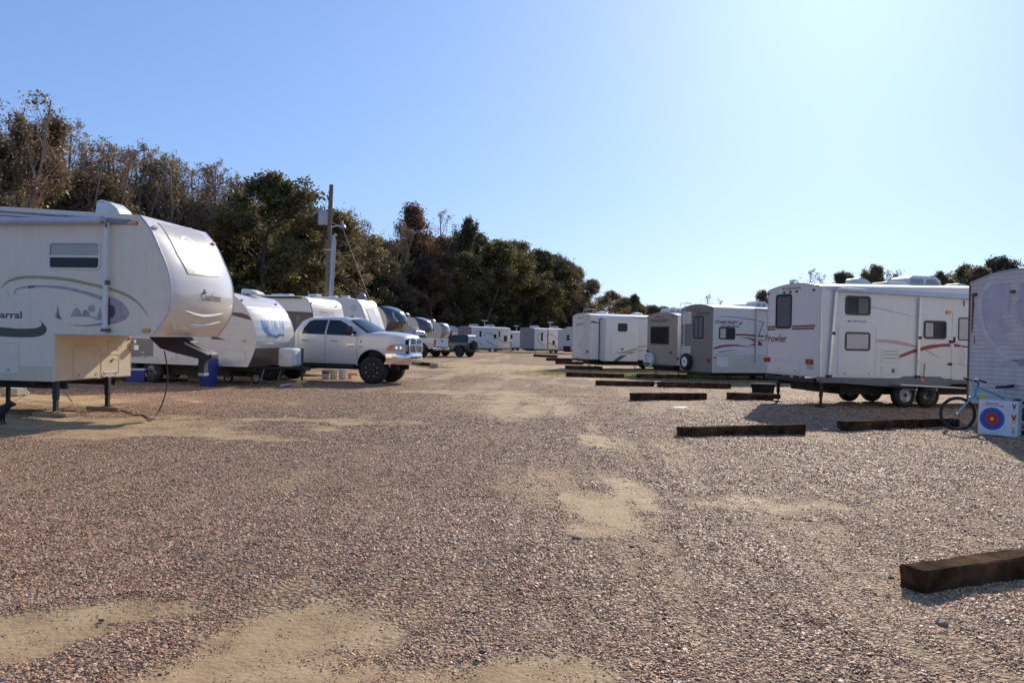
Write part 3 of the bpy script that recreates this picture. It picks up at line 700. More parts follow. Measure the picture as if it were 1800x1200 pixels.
def tree_mesh(seed, H, r0, spread, crown0, nleaf, leaf, levels, lat=1.0, up=.35, nbr=13, tipup=False):
    q = random.Random(seed); mb = MB(); tips = []
    def branch(p, d, L, r, lev):
        k = 4 if lev == 0 else 3; pts = [p]; cur = Vector(p); dd = Vector(d)
        for i in range(k):
            dd = (dd+Vector((q.gauss(0, .13), q.gauss(0, .13), q.gauss(0, .08)+(up*.12 if lev else 0)))).normalized(); cur = cur+dd*(L/k); pts.append(tuple(cur))
        rs = [r*(1-.72*i/k) for i in range(k+1)]
        mb.tube(pts, rs, 6 if lev == 0 else (4 if lev == 1 else 3), caps=False)
        if lev >= levels: tips.append(pts[-1]); tips.append(pts[-2]); return
        if lev > 0: tips.append(pts[-1])
        nb = nbr if lev == 0 else (5 if lev == 1 else 4)
        for i in range(nb):
            t = (crown0+(1-crown0)*(i+q.random())/nb) if lev == 0 else q.uniform(.25, 1)
            f = t*k; j = min(int(f), k-1); a = Vector(pts[j]).lerp(Vector(pts[j+1]), f-j); ang = q.uniform(0, 6.283)
            if lev == 0:
                h = (t-crown0)/(1-crown0); prof = math.sin(math.pi*min(1, .18+h*.8))**.7
                nd = Vector((math.cos(ang), math.sin(ang), up+h*.9)).normalized(); nl = spread*prof*q.uniform(.75, 1.15)
            else:
                nd = (dd*.9+Vector((q.gauss(0, .6), q.gauss(0, .6), q.gauss(0.1, .45)))).normalized(); nl = L*q.uniform(.38, .62)
            branch(tuple(a), nd, nl, r*(1-.72*t)*(.42 if lev == 0 else .55), lev+1)
    branch((0, 0, -.3), Vector((0, 0, 1)), H, r0, 0)
    wood = mb
    T = np.array(tips); m = len(T); g = np.random.default_rng(seed)
    w_ = np.exp(g.normal(0, .5, m)); w_ /= w_.sum(); pick = g.choice(m, nleaf, p=w_)
    c = T[pick]+g.normal(0, .42*lat, (nleaf, 3))*np.array([1, 1, .75])
    a = g.normal(size=(nleaf, 3)); a /= np.linalg.norm(a, axis=1)[:, None]; b2 = np.cross(a, g.normal(size=(nleaf, 3))); b2 /= np.linalg.norm(b2, axis=1)[:, None]
    s = leaf*np.exp(g.normal(0, .3, nleaf))[:, None]; V = np.stack([c-a*s, c-b2*s*.6, c+a*s, c+b2*s*.6], 1).reshape(-1, 3)
    V[:, 2] = np.maximum(V[:, 2], .05)
    return wood, np_mesh('crown', V, np.arange(len(V)).reshape(-1, 4))
TREES = {}
def proto(key, kind, label, *a, bark=None, **k):
    wd, cm = tree_mesh(*a, **k); cm.materials.append(LF[kind])
    tm = bpy.data.meshes.new('trunk'); tm.from_pydata(wd.v, [], wd.f); tm.materials.append(bark or M_BARK); tm.polygons.foreach_set('use_smooth', [True]*len(tm.polygons))
    TREES[key] = (tm, cm, label, a[1])
#            key, leaf kind, label, seed, H, r0, spread, crown0, nleaf, leafsize, levels
proto('g1', 'green', 'dark green leafy tree', 1, 16, .30, 4.6, .06, 30000, .135, 2, nbr=24)
proto('g2', 'green', 'dark green leafy tree', 2, 16, .32, 5.2, .05, 30000, .14, 2, nbr=22)
proto('o1', 'olive', 'olive-leaved tree', 3, 16, .28, 4.3, .08, 27000, .13, 2, nbr=22)
proto('b1', 'brown', 'brown-leaved autumn tree', 4, 16, .28, 4.4, .08, 26000, .125, 2, nbr=22)
proto('b2', 'brown', 'brown-leaved autumn tree', 5, 16, .28, 4.0, .05, 26000, .13, 2, nbr=24)
proto('r1', 'rust', 'rust-leaved autumn tree', 6, 16, .26, 4.4, .15, 14000, .12, 2, nbr=18)
proto('s1', 'brown', 'tall half-bare tree with thin twigs', 7, 16, .22, 3.4, .25, 1500, .075, 3, lat=.35, up=.8, nbr=15, bark=M_BARKL)
proto('s2', 'rust', 'tall half-bare tree with thin twigs', 8, 16, .21, 3.0, .3, 1900, .075, 3, lat=.35, up=.9, nbr=14, bark=M_BARKL)
proto('s3', 'olive', 'tall half-bare tree with thin twigs', 9, 16, .22, 3.6, .25, 1100, .07, 3, lat=.35, up=.7, nbr=13, bark=M_BARKL)
def tree(key, x, y, H, label, group, wd=1.0, name=None):
    tm, cm, lab, h0 = TREES[key]; t = thing(name or ('bare_tree' if key[0] == 's' else 'tree'), label or lab, 'tree', (x, y, 0), rnd.uniform(0, 6.28), group)
    s = H/h0; t.scale = (s*wd, s*wd, s)
    for nm, m in (('trunk', tm), ('crown', cm)):
        o = bpy.data.objects.new(nm, m); COL.objects.link(o); o.parent = t
    return t
TOPL = [(-260, 170), (-60, 195), (0, 250), (30, 272), (100, 285), (200, 312), (300, 335), (400, 350), (445, 350), (470, 325), (520, 330), (560, 385), (620, 400), (660, 402), (730, 405), (775, 405), (820, 402), (860, 410), (880, 430), (930, 440), (975, 448), (1000, 462), (1022, 488), (1040, 515), (1060, 540)]
def topy(px): return float(np.interp(px, [p[0] for p in TOPL], [p[1] for p in TOPL]))
def dist(px): return float(np.interp(px, [-260, 0, 100, 450, 800, 1000, 1080], [52, 66, 77, 100, 138, 180, 200]))
WG = {'g': 'dark green trees of the wood behind the left row', 'o': 'olive trees of the wood behind the left row', 'b': 'brown autumn trees of the wood behind the left row',
      'r': 'rust-red trees of the wood behind the left row', 's': 'half-bare trees rising out of the wood'}
WL = {'g': 'dark green leafy tree in the wood behind the left row of trailers', 'o': 'olive green tree in the wood behind the left row of trailers',
      'b': 'brown-leaved autumn tree in the wood behind the left row of trailers', 'r': 'rust-red tree in the wood behind the left row of trailers',
      's': 'thin half-bare tree rising above the wood behind the left row'}
def mix(px):
    if px < 440: return rnd.choices(['b1', 'b2', 'o1', 'g1', 'r1'], [6, 6, 2.5, .7, .7])[0]
    if px < 575: return rnd.choices(['g1', 'g2', 'o1', 'b1'], [4, 4, 3, .5])[0]
    if px < 780: return rnd.choices(['b1', 'b2', 'o1', 'g2', 'r1'], [4, 4, 4, 1.5, 1])[0]
    return rnd.choices(['g1', 'g2', 'o1', 'b1', 'r1'], [4, 4, 3.5, 3, .8])[0]
px = -250
while px < 1040:
    for row in (0, 1, 2, 3):
        p = px+rnd.uniform(-14, 14)+row*13; Zd = dist(p)+row*7+rnd.uniform(-2, 2); k = mix(p)
        f = {0: rnd.uniform(.62, .86), 1: rnd.uniform(.84, .97), 2: rnd.uniform(.93, 1.0), 3: rnd.uniform(.9, .98)}[row]
        H = (top_z(p, topy(p), Zd))*f*.96; x, y = at(p, Zd)
        tree(k, x, y, H, WL[k[0]], WG[k[0]], wd=(rnd.uniform(1.05, 1.35)*(15/H)**.5 if px < 960 else .95) if H > 5 else 1.1)
    px += 4.0/dist(px)*FPX
BT = [(-120, 130), (-60, 150), (18, 200), (40, 225), (62, 238), (88, 230), (112, 228), (135, 240), (172, 280), (195, 262), (212, 268), (232, 262), (258, 275), (268, 266), (290, 288), (310, 285), (330, 282), (352, 295), (372, 296), (392, 292), (412, 320),
        (436, 330), (566, 372), (590, 382), (612, 378), (660, 385), (682, 388), (770, 380), (922, 426), (990, 446)]
BT += [(p_+rnd.uniform(7, 13), t_+rnd.uniform(-4, 14)) for p_, t_ in BT if 0 < p_ < 450]
BT += [(p_+rnd.uniform(-9, -4), t_+rnd.uniform(2, 22)) for p_, t_ in BT if 0 < p_ < 450]
for i, (p, ty) in enumerate(BT):
    Zd = dist(p)+rnd.uniform(2, 9); x, y = at(p, Zd); k = ('s1', 's2', 's3')[i % 3]
    tree(k, x, y, top_z(p, ty, Zd)*1.0, WL['s'], WG['s'], wd=rnd.uniform(.75, 1.0))
x, y = at(-22, 60); tree('b2', x, y, top_z(-22, 190, 60), 'leafy brown tree at the very left edge of the wood, taller than its neighbours', None, .6)
x, y = at(-12, 58); tree('s2', x, y, top_z(-5, 150, 58), 'tallest bare tree, cut by the left edge of the photo', None, .85)
x, y = at(716, 140); t_ = tree('r1', x, y, top_z(716, 374, 140), 'round rusty-brown treetop standing out above the wood near the middle', None, 1.0)
x, y = at(790, 142); tree('g2', x, y, top_z(790, 386, 142), 'small dark green tip poking out above the wood line', None, .5)
x, y = at(484, 92); tree('g1', x, y, top_z(484, 317, 92), 'tallest dark green tree just left of the utility pole', None, 1.1)
x, y = at(535, 96); tree('o1', x, y, top_z(530, 375, 96), 'yellow-green tree directly behind the utility pole', None, 1.3)
# distant tree line to the right and the trees behind the right row
FG = 'small distant trees on the horizon'
p = 1062
while p < 1345:
    Zd = rnd.uniform(235, 330); x, y = at(p, Zd); ty = np.interp(p, [1060, 1090, 1120, 1160, 1200, 1260, 1345], [516, 524, 534, 538, 541, 544, 545])+rnd.uniform(-2, 5)
    k = rnd.choice(['o1', 'b1', 'b2', 'g1', 'r1', 'o1']); tree(k, x, y, max(4, top_z(p, ty, Zd)), {'g': 'small distant dark green tree above the right row of trailers', 'o': 'small distant olive tree above the right row of trailers', 'b': 'small distant brown tree above the right row of trailers', 'r': 'small distant reddish tree above the right row of trailers'}[k[0]], FG+' '+{'g': '(green)', 'o': '(olive)', 'b': '(brown)', 'r': '(reddish)'}[k[0]], 1.5)
    p += rnd.uniform(9, 17)
for p, ty, Zd, k, wd, lab in [(1114, 521, 220, 'g1', .8, 'distant pointed tree above the white trailer with the roof ladder'), (1240, 522, 150, 's1', 1.1, 'thin bare treetop above the trailer with the spare wheel'),
        (1252, 526, 150, 's3', 1.1, 'second thin bare treetop above the trailer with the spare wheel, the lower one'), (1336, 514, 95, 'b1', .8, 'brown treetop just left of the big white trailer'),
        (1362, 500, 80, 's2', .9, 'thin treetop left of the big white trailer roof corner'),
        (1421, 480, 90, 's1', 1.1, 'first bare treetop behind the roof of the big white trailer'), (1444, 484, 92, 's2', 1.2, 'second bare treetop behind the roof of the big white trailer'),
        (1462, 482, 90, 's3', 1.2, 'third bare treetop behind the roof of the big white trailer'), (1476, 486, 88, 'b1', .8, 'leafy brown treetop left of the white roof vent'),
        (1502, 477, 84, 'o1', .75, 'olive treetop behind the small roof vent of the big white trailer'), (1528, 474, 82, 'g2', .8, 'green treetop right of the small roof vent'),
        (1652, 484, 80, 'g1', .8, 'green treetop right of the large rooftop air conditioner'), (1670, 466, 85, 's3', 1.0, 'pale thin bare tree right of the rooftop air conditioner'),
        (1693, 478, 85, 's1', .9, 'small thin bare tree left of the dark tree at the right edge'), (1745, 470, 62, 'g2', .95, 'dark green tree above the faded trailer'),
        (1765, 460, 62, 'g1', 1.1, 'taller dark green tree above the faded trailer'), (1805, 468, 60, 'b2', 1.3, 'brown-green tree cut by the right edge of the photo'),
        (1880, 455, 60, 'g2', 1.4, 'dark green tree past the right edge')]:
    x, y = at(p, Zd); H = top_z(p, ty, Zd); tree(k, x, y, H, lab, None, wd*.85*max(1, 8/H) if k[0] != 's' else wd*max(1, 8/H))
# undergrowth at the foot of the wood
g = np.random.default_rng(3); N = 60000; pp = g.uniform(-260, 1090, N); Zc = np.interp(pp, [-260, 0, 100, 450, 800, 1000, 1090], [50, 62, 72, 95, 131, 172, 196])+g.normal(0, 1.2, N)+g.random(N)*12
xx = (pp-900)/FPX*Zc; hh = (.6+2.6*vnoise(xx, Zc, .25))*(1+.6*g.random(N)); zz = g.random(N)**.8*hh
c = np.stack([xx, Zc, zz], -1); a = g.normal(size=(N, 3)); a /= np.linalg.norm(a, axis=1)[:, None]; b2 = np.cross(a, g.normal(size=(N, 3))); b2 /= np.linalg.norm(b2, axis=1)[:, None]
s = (.24*np.exp(g.normal(0, .3, N)))[:, None]; V = np.stack([c-a*s, c-b2*s*.6, c+a*s, c+b2*s*.6], 1).reshape(-1, 3)
ug = np_mesh('undergrowth', V, np.arange(len(V)).reshape(-1, 4)); ug.materials.append(LF['olive']); o = bpy.data.objects.new('undergrowth', ug); COL.objects.link(o)
o['kind'] = 'stuff'; tag(o, 'dense low undergrowth along the foot of the wood', 'undergrowth')
# grass tufts
def grass(name, label, spots, hgt=.06, blade=.006):
    V = []; 
    for (x, y, rx, ry, n_) in spots:
        for i in range(n_):
            bx, by = x+rnd.gauss(0, rx), y+rnd.gauss(0, ry); t = rnd.uniform(0, 6.28); h = hgt*rnd.uniform(.5, 1.4); lx, ly = rnd.gauss(0, h*.4), rnd.gauss(0, h*.4)
            cx, sy = math.cos(t)*blade, math.sin(t)*blade; V += [(bx-cx, by-sy, 0), (bx+cx, by+sy, 0), (bx+lx, by+ly, h)]
    V = np.array(V); m = np_mesh(name, V, np.arange(len(V)).reshape(-1, 3)); m.materials.append(LFG); o = bpy.data.objects.new(name, m); COL.objects.link(o); o['kind'] = 'stuff'; return tag(o, label, 'grass')
LFG = leafmat('yellow_green_grass', (.13, .16, .03), (.24, .25, .05), (.36, .33, .09))
sp = []
for px_, py_, rx, ry, k in ((870, 619, 2.6, .8, 2600), (900, 618, 2.5, .8, 1500), (1000, 657, 1.6, 1.2, 1800), (980, 654, 1.0, .8, 700), (1112, 660, 1.4, 1.5, 1800), (1165, 660, 2.5, 1.5, 2200), (1215, 662, 1.5, 1.5, 1200), (1240, 668, 1.5, .8, 900), (768, 646, .5, .3, 500), (740, 641, .8, .5, 500)):
    q = G(px_, py_); sp.append((q[0], q[1], rx, ry, k))
grass('grass', 'patches of short yellow-green grass between the trailers and timbers', sp, .07, .012)
q = G(1592, 1062); q2 = G(1770, 1045); grass('weed_grass', 'few thin grass blades at the end of the nearest timber', [(q[0], q[1], .02, .02, 14), (q[0]+.03, q[1]-.12, .02, .02, 8), (q2[0], q2[1], .03, .02, 10)], .06, .0022)
# ================================================================ RIGHT ROW
GR = 'travel trailers in the right-hand row'
def zp(o, s, P): return [(o[0]+x/s, o[1]+y/s) for x, y in P]
# ---- big white trailer (lettered rear, red swoosh)
h = RV(G(1440, 717), 15, 2.44, 'travel_trailer', 'big white travel trailer lettered Prowler with red and tan swooshes, tandem wheels showing', 'travel trailer', GR)
W = h.W; zb, zt, zt1 = .78, 3.10, 3.22; LH = 8.2
box_shell(h, LH, zb, zt, .13, M_FIB, M_FIB, zt1=zt1+.08)
o5 = (1320, 450); s5 = 3.636; o7 = (1330, 490); s7 = 5.713; o6 = (1540, 540); s6 = 6.318
window(h.end0, h.eb(1364.5, 517, 392+1000, 577.5), h.root, 'dimblind', r=.1)
fc = h.end0
decal(fc, band(h.EP(zp(o7, s7, [(103, 485), (190, 481)])), .05), M_RED, h.root); decal(fc, band(h.EP(zp(o7, s7, [(358, 479), (590, 470)])), .05), M_RED, h.root)
decal(fc, band(h.EP(zp(o7, s7, [(110, 508), (190, 506)])), .045), M_BROWN, h.root); decal(fc, band(h.EP(zp(o7, s7, [(358, 503), (575, 497)])), .045), M_BROWN, h.root)
h.ruler_text(fc, h.eb(1345.6, 588, 1383.4, 601), 'Prowler', M_MAROON, bold=.02)
h.ruler_text(fc, h.eb(1382, 504.5, 1408, 509), 'FLEETWOOD', M_INK, shear=-.25, bold=.01)
decal(fc, h.EP(zp(o7, s7, [(252, 92), (290, 94), (283, 105), (272, 105), (270, 113), (262, 104)])), M_INK, h.root, name='emblem')
for x, y in [(125, 150), (280, 138), (342, 131), (405, 128), (578, 112)]:
    a, b = h.site.E(o7[0]+x/s7, o7[1]+y/s7); lamp(fc, a, b, .09, .045, M_REDL, h.root)
for bx in ((83, 790, 137, 832), (502, 808, 568, 855)):
    e = h.eb(o7[0]+bx[0]/s7, o7[1]+bx[1]/s7, o7[0]+bx[2]/s7, o7[1]+bx[3]/s7); lamp(fc, (e[0]+e[2])/2, (e[1]+e[3])/2, abs(e[2]-e[0]), .12, M_REDL, h.root, 'tail_light', .04)
hatch(fc, h.eb(1361, 631.5, 1406.5, 654.5), h.root, name='bumper_hatch')
e = h.eb(1417.5, 640.5, 1430.6, 650); pl = MB().prism(fc, rr(e[0], e[1], e[2], e[3], .01, 2), .001, .006).build('licence_plate', M_CREAMSID, h.root)
h.ruler_text(fc, h.eb(1420, 643, 1428, 647), '274 B', M_GREY, h=.008)
fs = face_side
window(fs, h.sb(1485.8, 520.1, 1529.8, 554), h.root, 'rightdim', bar=.5); window(fs, h.sb(1623.4, 563.6, 1663, 595.8), h.root, 'halfblind', bar=.48)
dr = hatch(fs, h.sb(1472.6, 573.2, 1539.2, 661.2), h.root, name='bunk_door', r=.1, latch=True)
window(fs, h.sb(1484.5, 583.4, 1529, 616.4), h.root, 'blind')
b_ = h.sb(1672.8, 545.7, 1712, 667.5); b_ = (b_[0], b_[1], b_[0]+.74, b_[3])
ed = hatch(fs, b_, h.root, name='entry_door', r=.07, latch=False); MB().prism(fs, rr(b_[0]+.04, 1.75, b_[0]+.075, 1.9, .01, 2), .012, .05).build('handle', M_BLACK, ed)
a, b = h.site.S(1684, 557.8); a2, bb2 = h.site.S(1704, 598.5); window(fs, (a, bb2, a+.42, b), h.root, 'dark', r=.05, fw=.03)
gb = MB(); a, b = h.site.S(1681, 602); c, d = h.site.S(1688, 636)
gb.tube([fs(a, b, .02), fs(a+.02, b, .1), fs(c+.05, b-.3, .1), fs(c+.05, d, .1), fs(c-.05, d-.02, .02)], .012, 6); gb.build('grab_handle', M_TRIMW, h.root, smooth=True)
for (x, y) in ((1670.8, 600.5), (1669, 639.5)):
    a, b = h.site.S(x, y); MB().prism(fs, rr(a-.05, b-.035, a+.05, b+.035, .01, 2), 0, .045).build('hinge', M_BLACK, h.root)
hatch(fs, h.sb(1549, 611, 1580, 636.5), h.root, name='fridge_vent', r=.02, latch=False, vents=3)
hatch(fs, h.sb(1549, 644, 1575.5, 658.4), h.root, name='heater_hatch', r=.03, latch=False)
e = h.sb(1566.5, 648, 1572, 655); MB().prism(fs, rr(e[0], e[1], e[2], e[3], .005, 2), .011, .014).build('sticker', M_DGREY, h.root)
decal(fs, h.SP(zp(o6, s6, [(145, 605), (250, 535), (400, 472), (500, 441), (600, 416), (780, 402), (823, 404), (823, 439), (700, 441), (510, 482), (400, 512), (250, 566)])), M_RED, h.root, h=.004)
decal(fs, h.SP(zp(o6, s6, [(862, 404), (920, 414), (1045, 440), (1045, 450), (920, 440), (862, 438)])), M_RED, h.root, h=.015)
decal(fs, h.SP(zp(o6, s6, [(-85, 352), (0, 353), (120, 356), (250, 371), (400, 409), (500, 446), (462, 452), (300, 421), (100, 392), (0, 388), (-85, 385)])), M_PINK, h.root, h=.003)
decal(fs, h.SP(zp(o6, s6, [(535, 478), (590, 484), (720, 565), (715, 567), (600, 513)])), M_PINK, h.root, h=.003)
decal(fs, h.SP(zp(o5, s5, [(765, 318), (850, 335), (1000, 372), (1062, 395), (990, 380), (850, 348), (765, 332)])), M_LGREY, h.root, h=.003)
decal(fs, h.SP(zp(o6, s6, [(862, 617), (930, 622), (1045, 640), (1045, 665), (960, 650)])), M_LGREY, h.root, h=.015)
h.ruler_text(fs, h.sb(1497.7, 563, 1523, 566.6), 'FLEETWOOD', M_INK, shear=.25)
decal(fs, h.SP(zp(o7, s7, [(910, 418), (948, 420), (942, 432), (930, 431), (925, 438), (920, 430)])), M_INK, h.root, name='emblem')
e = h.sb(1594.5, 559.5, 1605.5, 567.5); MB().prism(fs, rr(e[0], e[1], e[2], e[3], .01, 2), 0, .012).build('service_cover', M_FIB, h.root)
e = h.sb(1575.5, 646.5, 1583, 653); MB().prism(fs, rr(e[0], e[1], e[2], e[3], .01, 2), 0, .012).build('service_cover', M_FIB, h.root)
a, b = h.site.S(1666, 549); lamp(fs, a, b, .13, .07, M_AMB, h.root, 'porch_light', .05)
a, b = h.site.S(1694, 533); MB().prism(fs, rr(a-.012, b-.08, a+.012, b+.08, .01, 2), 0, .02).build('awning_latch', M_BLACK, h.root)
# awning
A0 = h.site.S(1474, 508.5, -.12); A1 = h.site.S(1704, 524, -.12); sl_ = (A1[1]-A0[1])/(A1[0]-A0[0]); xe = LH-.6
mb = MB(); mb.tube([(A0[0], -.12, A0[1]), (xe, -.12, A0[1]+sl_*(xe-A0[0])*.8)], .055, 12); aw = mb.build('awning_roll', M_AWN, h.root, smooth=True)
mb = MB(); mb.tube([(A0[0]-.06, -.12, A0[1]), (A0[0]+.05, -.12, A0[1])], .06, 10); mb.tube([(A0[0]-.05, -.12, A0[1]), (A0[0]-.25, -.02, A0[1]+.04)], .015, 5); mb.build('awning_end_cap', M_TRIM, aw)
for (p0, p1) in (((1470.5, 509), (1457.5, 660)), ((1618, 524), (1613, 661))):
    q0, q1 = h.site.S(*p0, -.08), h.site.S(*p1, -.05); mb = MB()
    mb.hexa([(q1[0]-.035, -.07, q1[1]), (q1[0]+.035, -.07, q1[1]), (q1[0]+.035, -.02, q1[1]), (q1[0]-.035, -.02, q1[1]),
             (q0[0]-.035, -.10, q0[1]), (q0[0]+.035, -.10, q0[1]), (q0[0]+.035, -.04, q0[1]), (q0[0]-.035, -.04, q0[1])])
    ar_ = mb.build('awning_arm', M_TRIM, h.root); mb = MB(); mb.box(q1[0]-.06, q1[0]+.06, -.08, 0, q1[1]-.04, q1[1]+.02)
    m_ = ((q0[0]+q1[0])/2, (q0[1]+q1[1])/2); mb.box(m_[0]-.02, m_[0]+.05, -.115, -.06, m_[1]-.05, m_[1]+.02); mb.build('bracket', M_BLACK, ar_)
a, b = h.site.S(1619.5, 645); MB().tube([(a, -.09, b-.28), (a+.02, -.09, b+.1)], .012, 5).build('awning_rod', M_BLACK, h.root)
# skirt, fender and running gear
sk = h.SP(zp(o5, s5, [(418, 770), (930, 786), (975, 767), (1205, 770), (1240, 786), (1275, 791), (1275, 822)]))+h.SP(zp(o5, s5, [(1240, 830), (930, 838), (800, 828), (418, 800)]))
mb = MB(); mb.prism(fs, sk, .001, .02); mb.box(0, LH, .0, .02, zb-.14, zb); mb.build('skirt', M_GSKIRT, h.root)
a, b = h.site.S(1619.5, 667.5); lamp(fs, a, b, .09, .07, M_AMB, h.root, d=.04); a, b = h.site.S(1443.7, 665.2); lamp(fs, a, b, .08, .05, M_REDL, h.root, d=.04)
chassis(h.root, .1, LH, W, zb-.1, tongue=1.2)
mb = MB(); mb.box(-.12, 0, .1, W-.1, zb-.14, zb-.04, b=.01); mb.build('bumper', M_BLACK, h.root)
for px_ in (1592.8, 1635.6):
    x = h.site.S(px_, 698)[0]; wheel(h.root, x, .03, .335, .335, .2); wheel(h.root, x, W-.23, .335, .335, .2)
c_ = MB(); xc = h.site.S(1614.5, 700)[0]; c_.hexa([(xc-.1, .1, .12), (xc-.06, .1, .12), (xc-.06, .14, .12), (xc-.1, .14, .12), (xc+.04, .1, .6), (xc+.08, .1, .6), (xc+.08, .14, .6), (xc+.04, .14, .6)]); c_.hexa([(xc+.04, .15, .12), (xc+.08, .15, .12), (xc+.08, .19, .12), (xc+.04, .19, .12), (xc-.1, .15, .6), (xc-.06, .15, .6), (xc-.06, .19, .6), (xc-.1, .19, .6)]); c_.build('wheel_chock', M_STEEL, h.root)
jack(h.root, .22, .25, zb-.2); jack(h.root, .22, W-.25, zb-.2); jack(h.root, LH-.5, .25, zb-.2)
x0 = h.site.S(1497, 486, 1.3)[0]; vent_cover(h.root, x0-.05, 1.3, 3.22, L=.62, W=.45, H=.24)
x0 = h.site.S(1609, 486, 1.3)[0]; ac_unit(h.root, x0, 1.3, 3.30, L=1.12, W=.72, H=.28)
x0 = h.site.S(1566, 497, 1.0)[0]; mb = MB(); mb.box(x0-.36, x0+.36, .75, 1.35, 3.2, 3.36, b=.03); mb.build('skylight', M_WPLA, h.root)
x0 = h.site.S(1670, 495, 1.2)[0]; vent_cover(h.root, x0, 1.2, 3.28, L=.55, W=.45, H=.15)
bd = MB(); q0 = h.site.S(1573, 674, -.2); q1 = h.site.S(1686, 680, -.2)
bd.hexa([(q0[0], -.42, q0[1]-.035), (q1[0], -.42, q1[1]-.035), (q1[0], -.06, q1[1]-.035), (q0[0], -.06, q0[1]-.035), (q0[0], -.42, q0[1]), (q1[0], -.42, q1[1]), (q1[0], -.06, q1[1]), (q0[0], -.06, q0[1])])
for x in (q0[0]+.5, q1[0]-.9): bd.box(x, x+.03, -.4, .02, q1[1]-.09, q1[1]-.037)
bd.build('folding_shelf', M_TRIM, h.root)

# ---- faded trailer at the right edge
fx, fy = at(1703, 17.0); th = 12
ian = (fx+2.44*math.sin(R(th)), fy-2.44*math.cos(R(th)))
r_ = RV(ian, th, 2.44, 'travel_trailer', 'weathered ribbed trailer with faded violet graphics at the right edge, bicycle leaning before it', 'travel trailer', GR)
box_shell(r_, 7.5, .49, 2.93, .2, M_ALU, M_ALUF, ribs=(.075, .008), end_ribs=(.085, .007, .0))
fc = r_.end0; o4 = (1640, 480); s4 = 4
HH = .0095
M_FB2 = mat('pale_violet_decal', (.56, .52, .55), .5, var=.1, nscale=5, dirt=.8, dirtcol=(.66, .60, .56)); M_FV2 = mat('mottled_violet_decal', (.50, .46, .50), .5, var=.16, nscale=9, dirt=.85, dirtcol=(.66, .60, .56))
decal(fc, band(spline(r_.EP(zp(o4, s4, [(400, 75), (355, 130), (335, 220), (340, 310), (375, 420), (440, 520), (530, 590), (660, 620)]))), [.1]*43), M_FPALE, r_.root, h=HH, cut=.08)
decal(fc, r_.EP(zp(o4, s4, [(405, 90), (540, 72), (545, 150), (535, 280), (470, 290), (560, 400), (500, 420), (545, 490), (470, 500), (400, 430), (360, 330), (350, 220), (365, 140)])), M_FB2, r_.root, h=HH+.001, cut=.08, name='faded_graphic')
decal(fc, r_.EP(zp(o4, s4, [(600, 85), (660, 60), (800, 60), (900, 120), (940, 300), (860, 470), (760, 520), (640, 470), (640, 380), (590, 350), (570, 250), (610, 180)])), M_FV2, r_.root, h=HH+.001, cut=.08, name='faded_graphic')
decal(fc, r_.EP(zp(o4, s4, [(430, 628), (520, 612), (640, 600), (800, 592), (800, 650), (620, 655), (520, 650), (480, 668), (470, 645)])), M_FB2, r_.root, h=HH, cut=.08, name='faded_graphic')
decal(fc, r_.EP(zp(o4, s4, [(590, 640), (700, 630), (820, 640), (820, 700), (700, 690)])), M_FPALE, r_.root, h=HH, cut=.08, name='faded_graphic')
for P_ in ([(278, 150), (296, 145), (300, 160), (290, 175), (294, 230), (286, 300), (283, 380), (277, 430), (272, 400)], [(292, 440), (297, 440), (295, 500), (290, 495)], [(300, 140), (316, 138), (314, 152), (302, 150)]):
    decal(fc, r_.EP(zp(o4, s4, P_)), M_RUST, r_.root, h=HH+.001, name='rust_streak', cut=.1)
for (x, y) in ((300, 150), (568, 130)):
    a, b = r_.site.E(o4[0]+x/s4, o4[1]+y/s4); lamp(fc, a, b, .09, .05, mat('dull_red_lens', (.12, .04, .035), .4), r_.root, d=.05)
tr = MB(); tr.box(-.016, .02, W-.025, W+.014, .49, 2.9); tr.build('corner_trim', mat('reddish_trim', (.22, .12, .10), .6, dirt=.4), r_.root)
chassis(r_.root, .1, 7.4, W, .49, tongue=1.0); wheel(r_.root, 3.6, .03, .33, .33, .2); wheel(r_.root, 3.6, W-.23, .33, .33, .2); jack(r_.root, .3, W-.3, .3); jack(r_.root, .3, .3, .3)
ac_unit(r_.root, 3.6, 1.2, 3.1)

# ---- taupe-backed trailer with spare wheel
g_ = RV(G(1252, 668.5), 22, 2.44, 'travel_trailer', 'taupe-backed travel trailer lettered Starcraft with a bare spare wheel on its back', 'travel trailer', GR)
LG = 8.0; zb = .33; zt = 3.12
poly = [(0, zb), (LG, zb), (LG, zt), (0, zt)]
box_shell(g_, LG, zb, zt, .16, M_ALU, M_TAUPE, ribs=(.1, .007), end_ribs=(.09, .007))
o8 = (1180, 520); s8 = 7.06; fc = g_.end0; K = .009
def Z8(P): return zp(o8, s8, P)
zc = g_.site.S(1300, 622)[1]; mb = MB()
siding(lambda a, b, h: (a, -h-.0015, b), [(.02, zb), (LG, zb), (LG, zc), (.02, zc)], .1, .009, M_CREAMSID, g_.root, name='lower_siding')
window(lambda a, b, h: (-h-.008, a, b), g_.eb(1219.7, 555.4, 1236.7, 595), g_.root, 'dimblind', r=.09, bar=.5)
fcr = lambda a, b, h: (-h-.008, a, b); fsr = lambda a, b, h: (a, -h-.008, b)
hatch(fcr, g_.eb(1200.3, 547.6, 1216, 569), g_.root, name='vent_panel', r=.01, latch=False, vents=3); hatch(fcr, g_.eb(1198.5, 608, 1214, 628), g_.root, name='vent_panel', r=.01, latch=False, vents=3)
for x, y in [(90, 180), (238, 180), (292, 177), (352, 175), (505, 160)]:
    a, b = g_.site.E(o8[0]+x/s8, o8[1]+y/s8); lamp(fcr, a, b, .08, .05, M_REDL, g_.root)
for x, y in ((92, 780), (465, 800)):
    a, b = g_.site.E(o8[0]+x/s8, o8[1]+y/s8); lamp(fcr, a, b, .16, .14, M_REDL, g_.root, 'tail_light', .05)
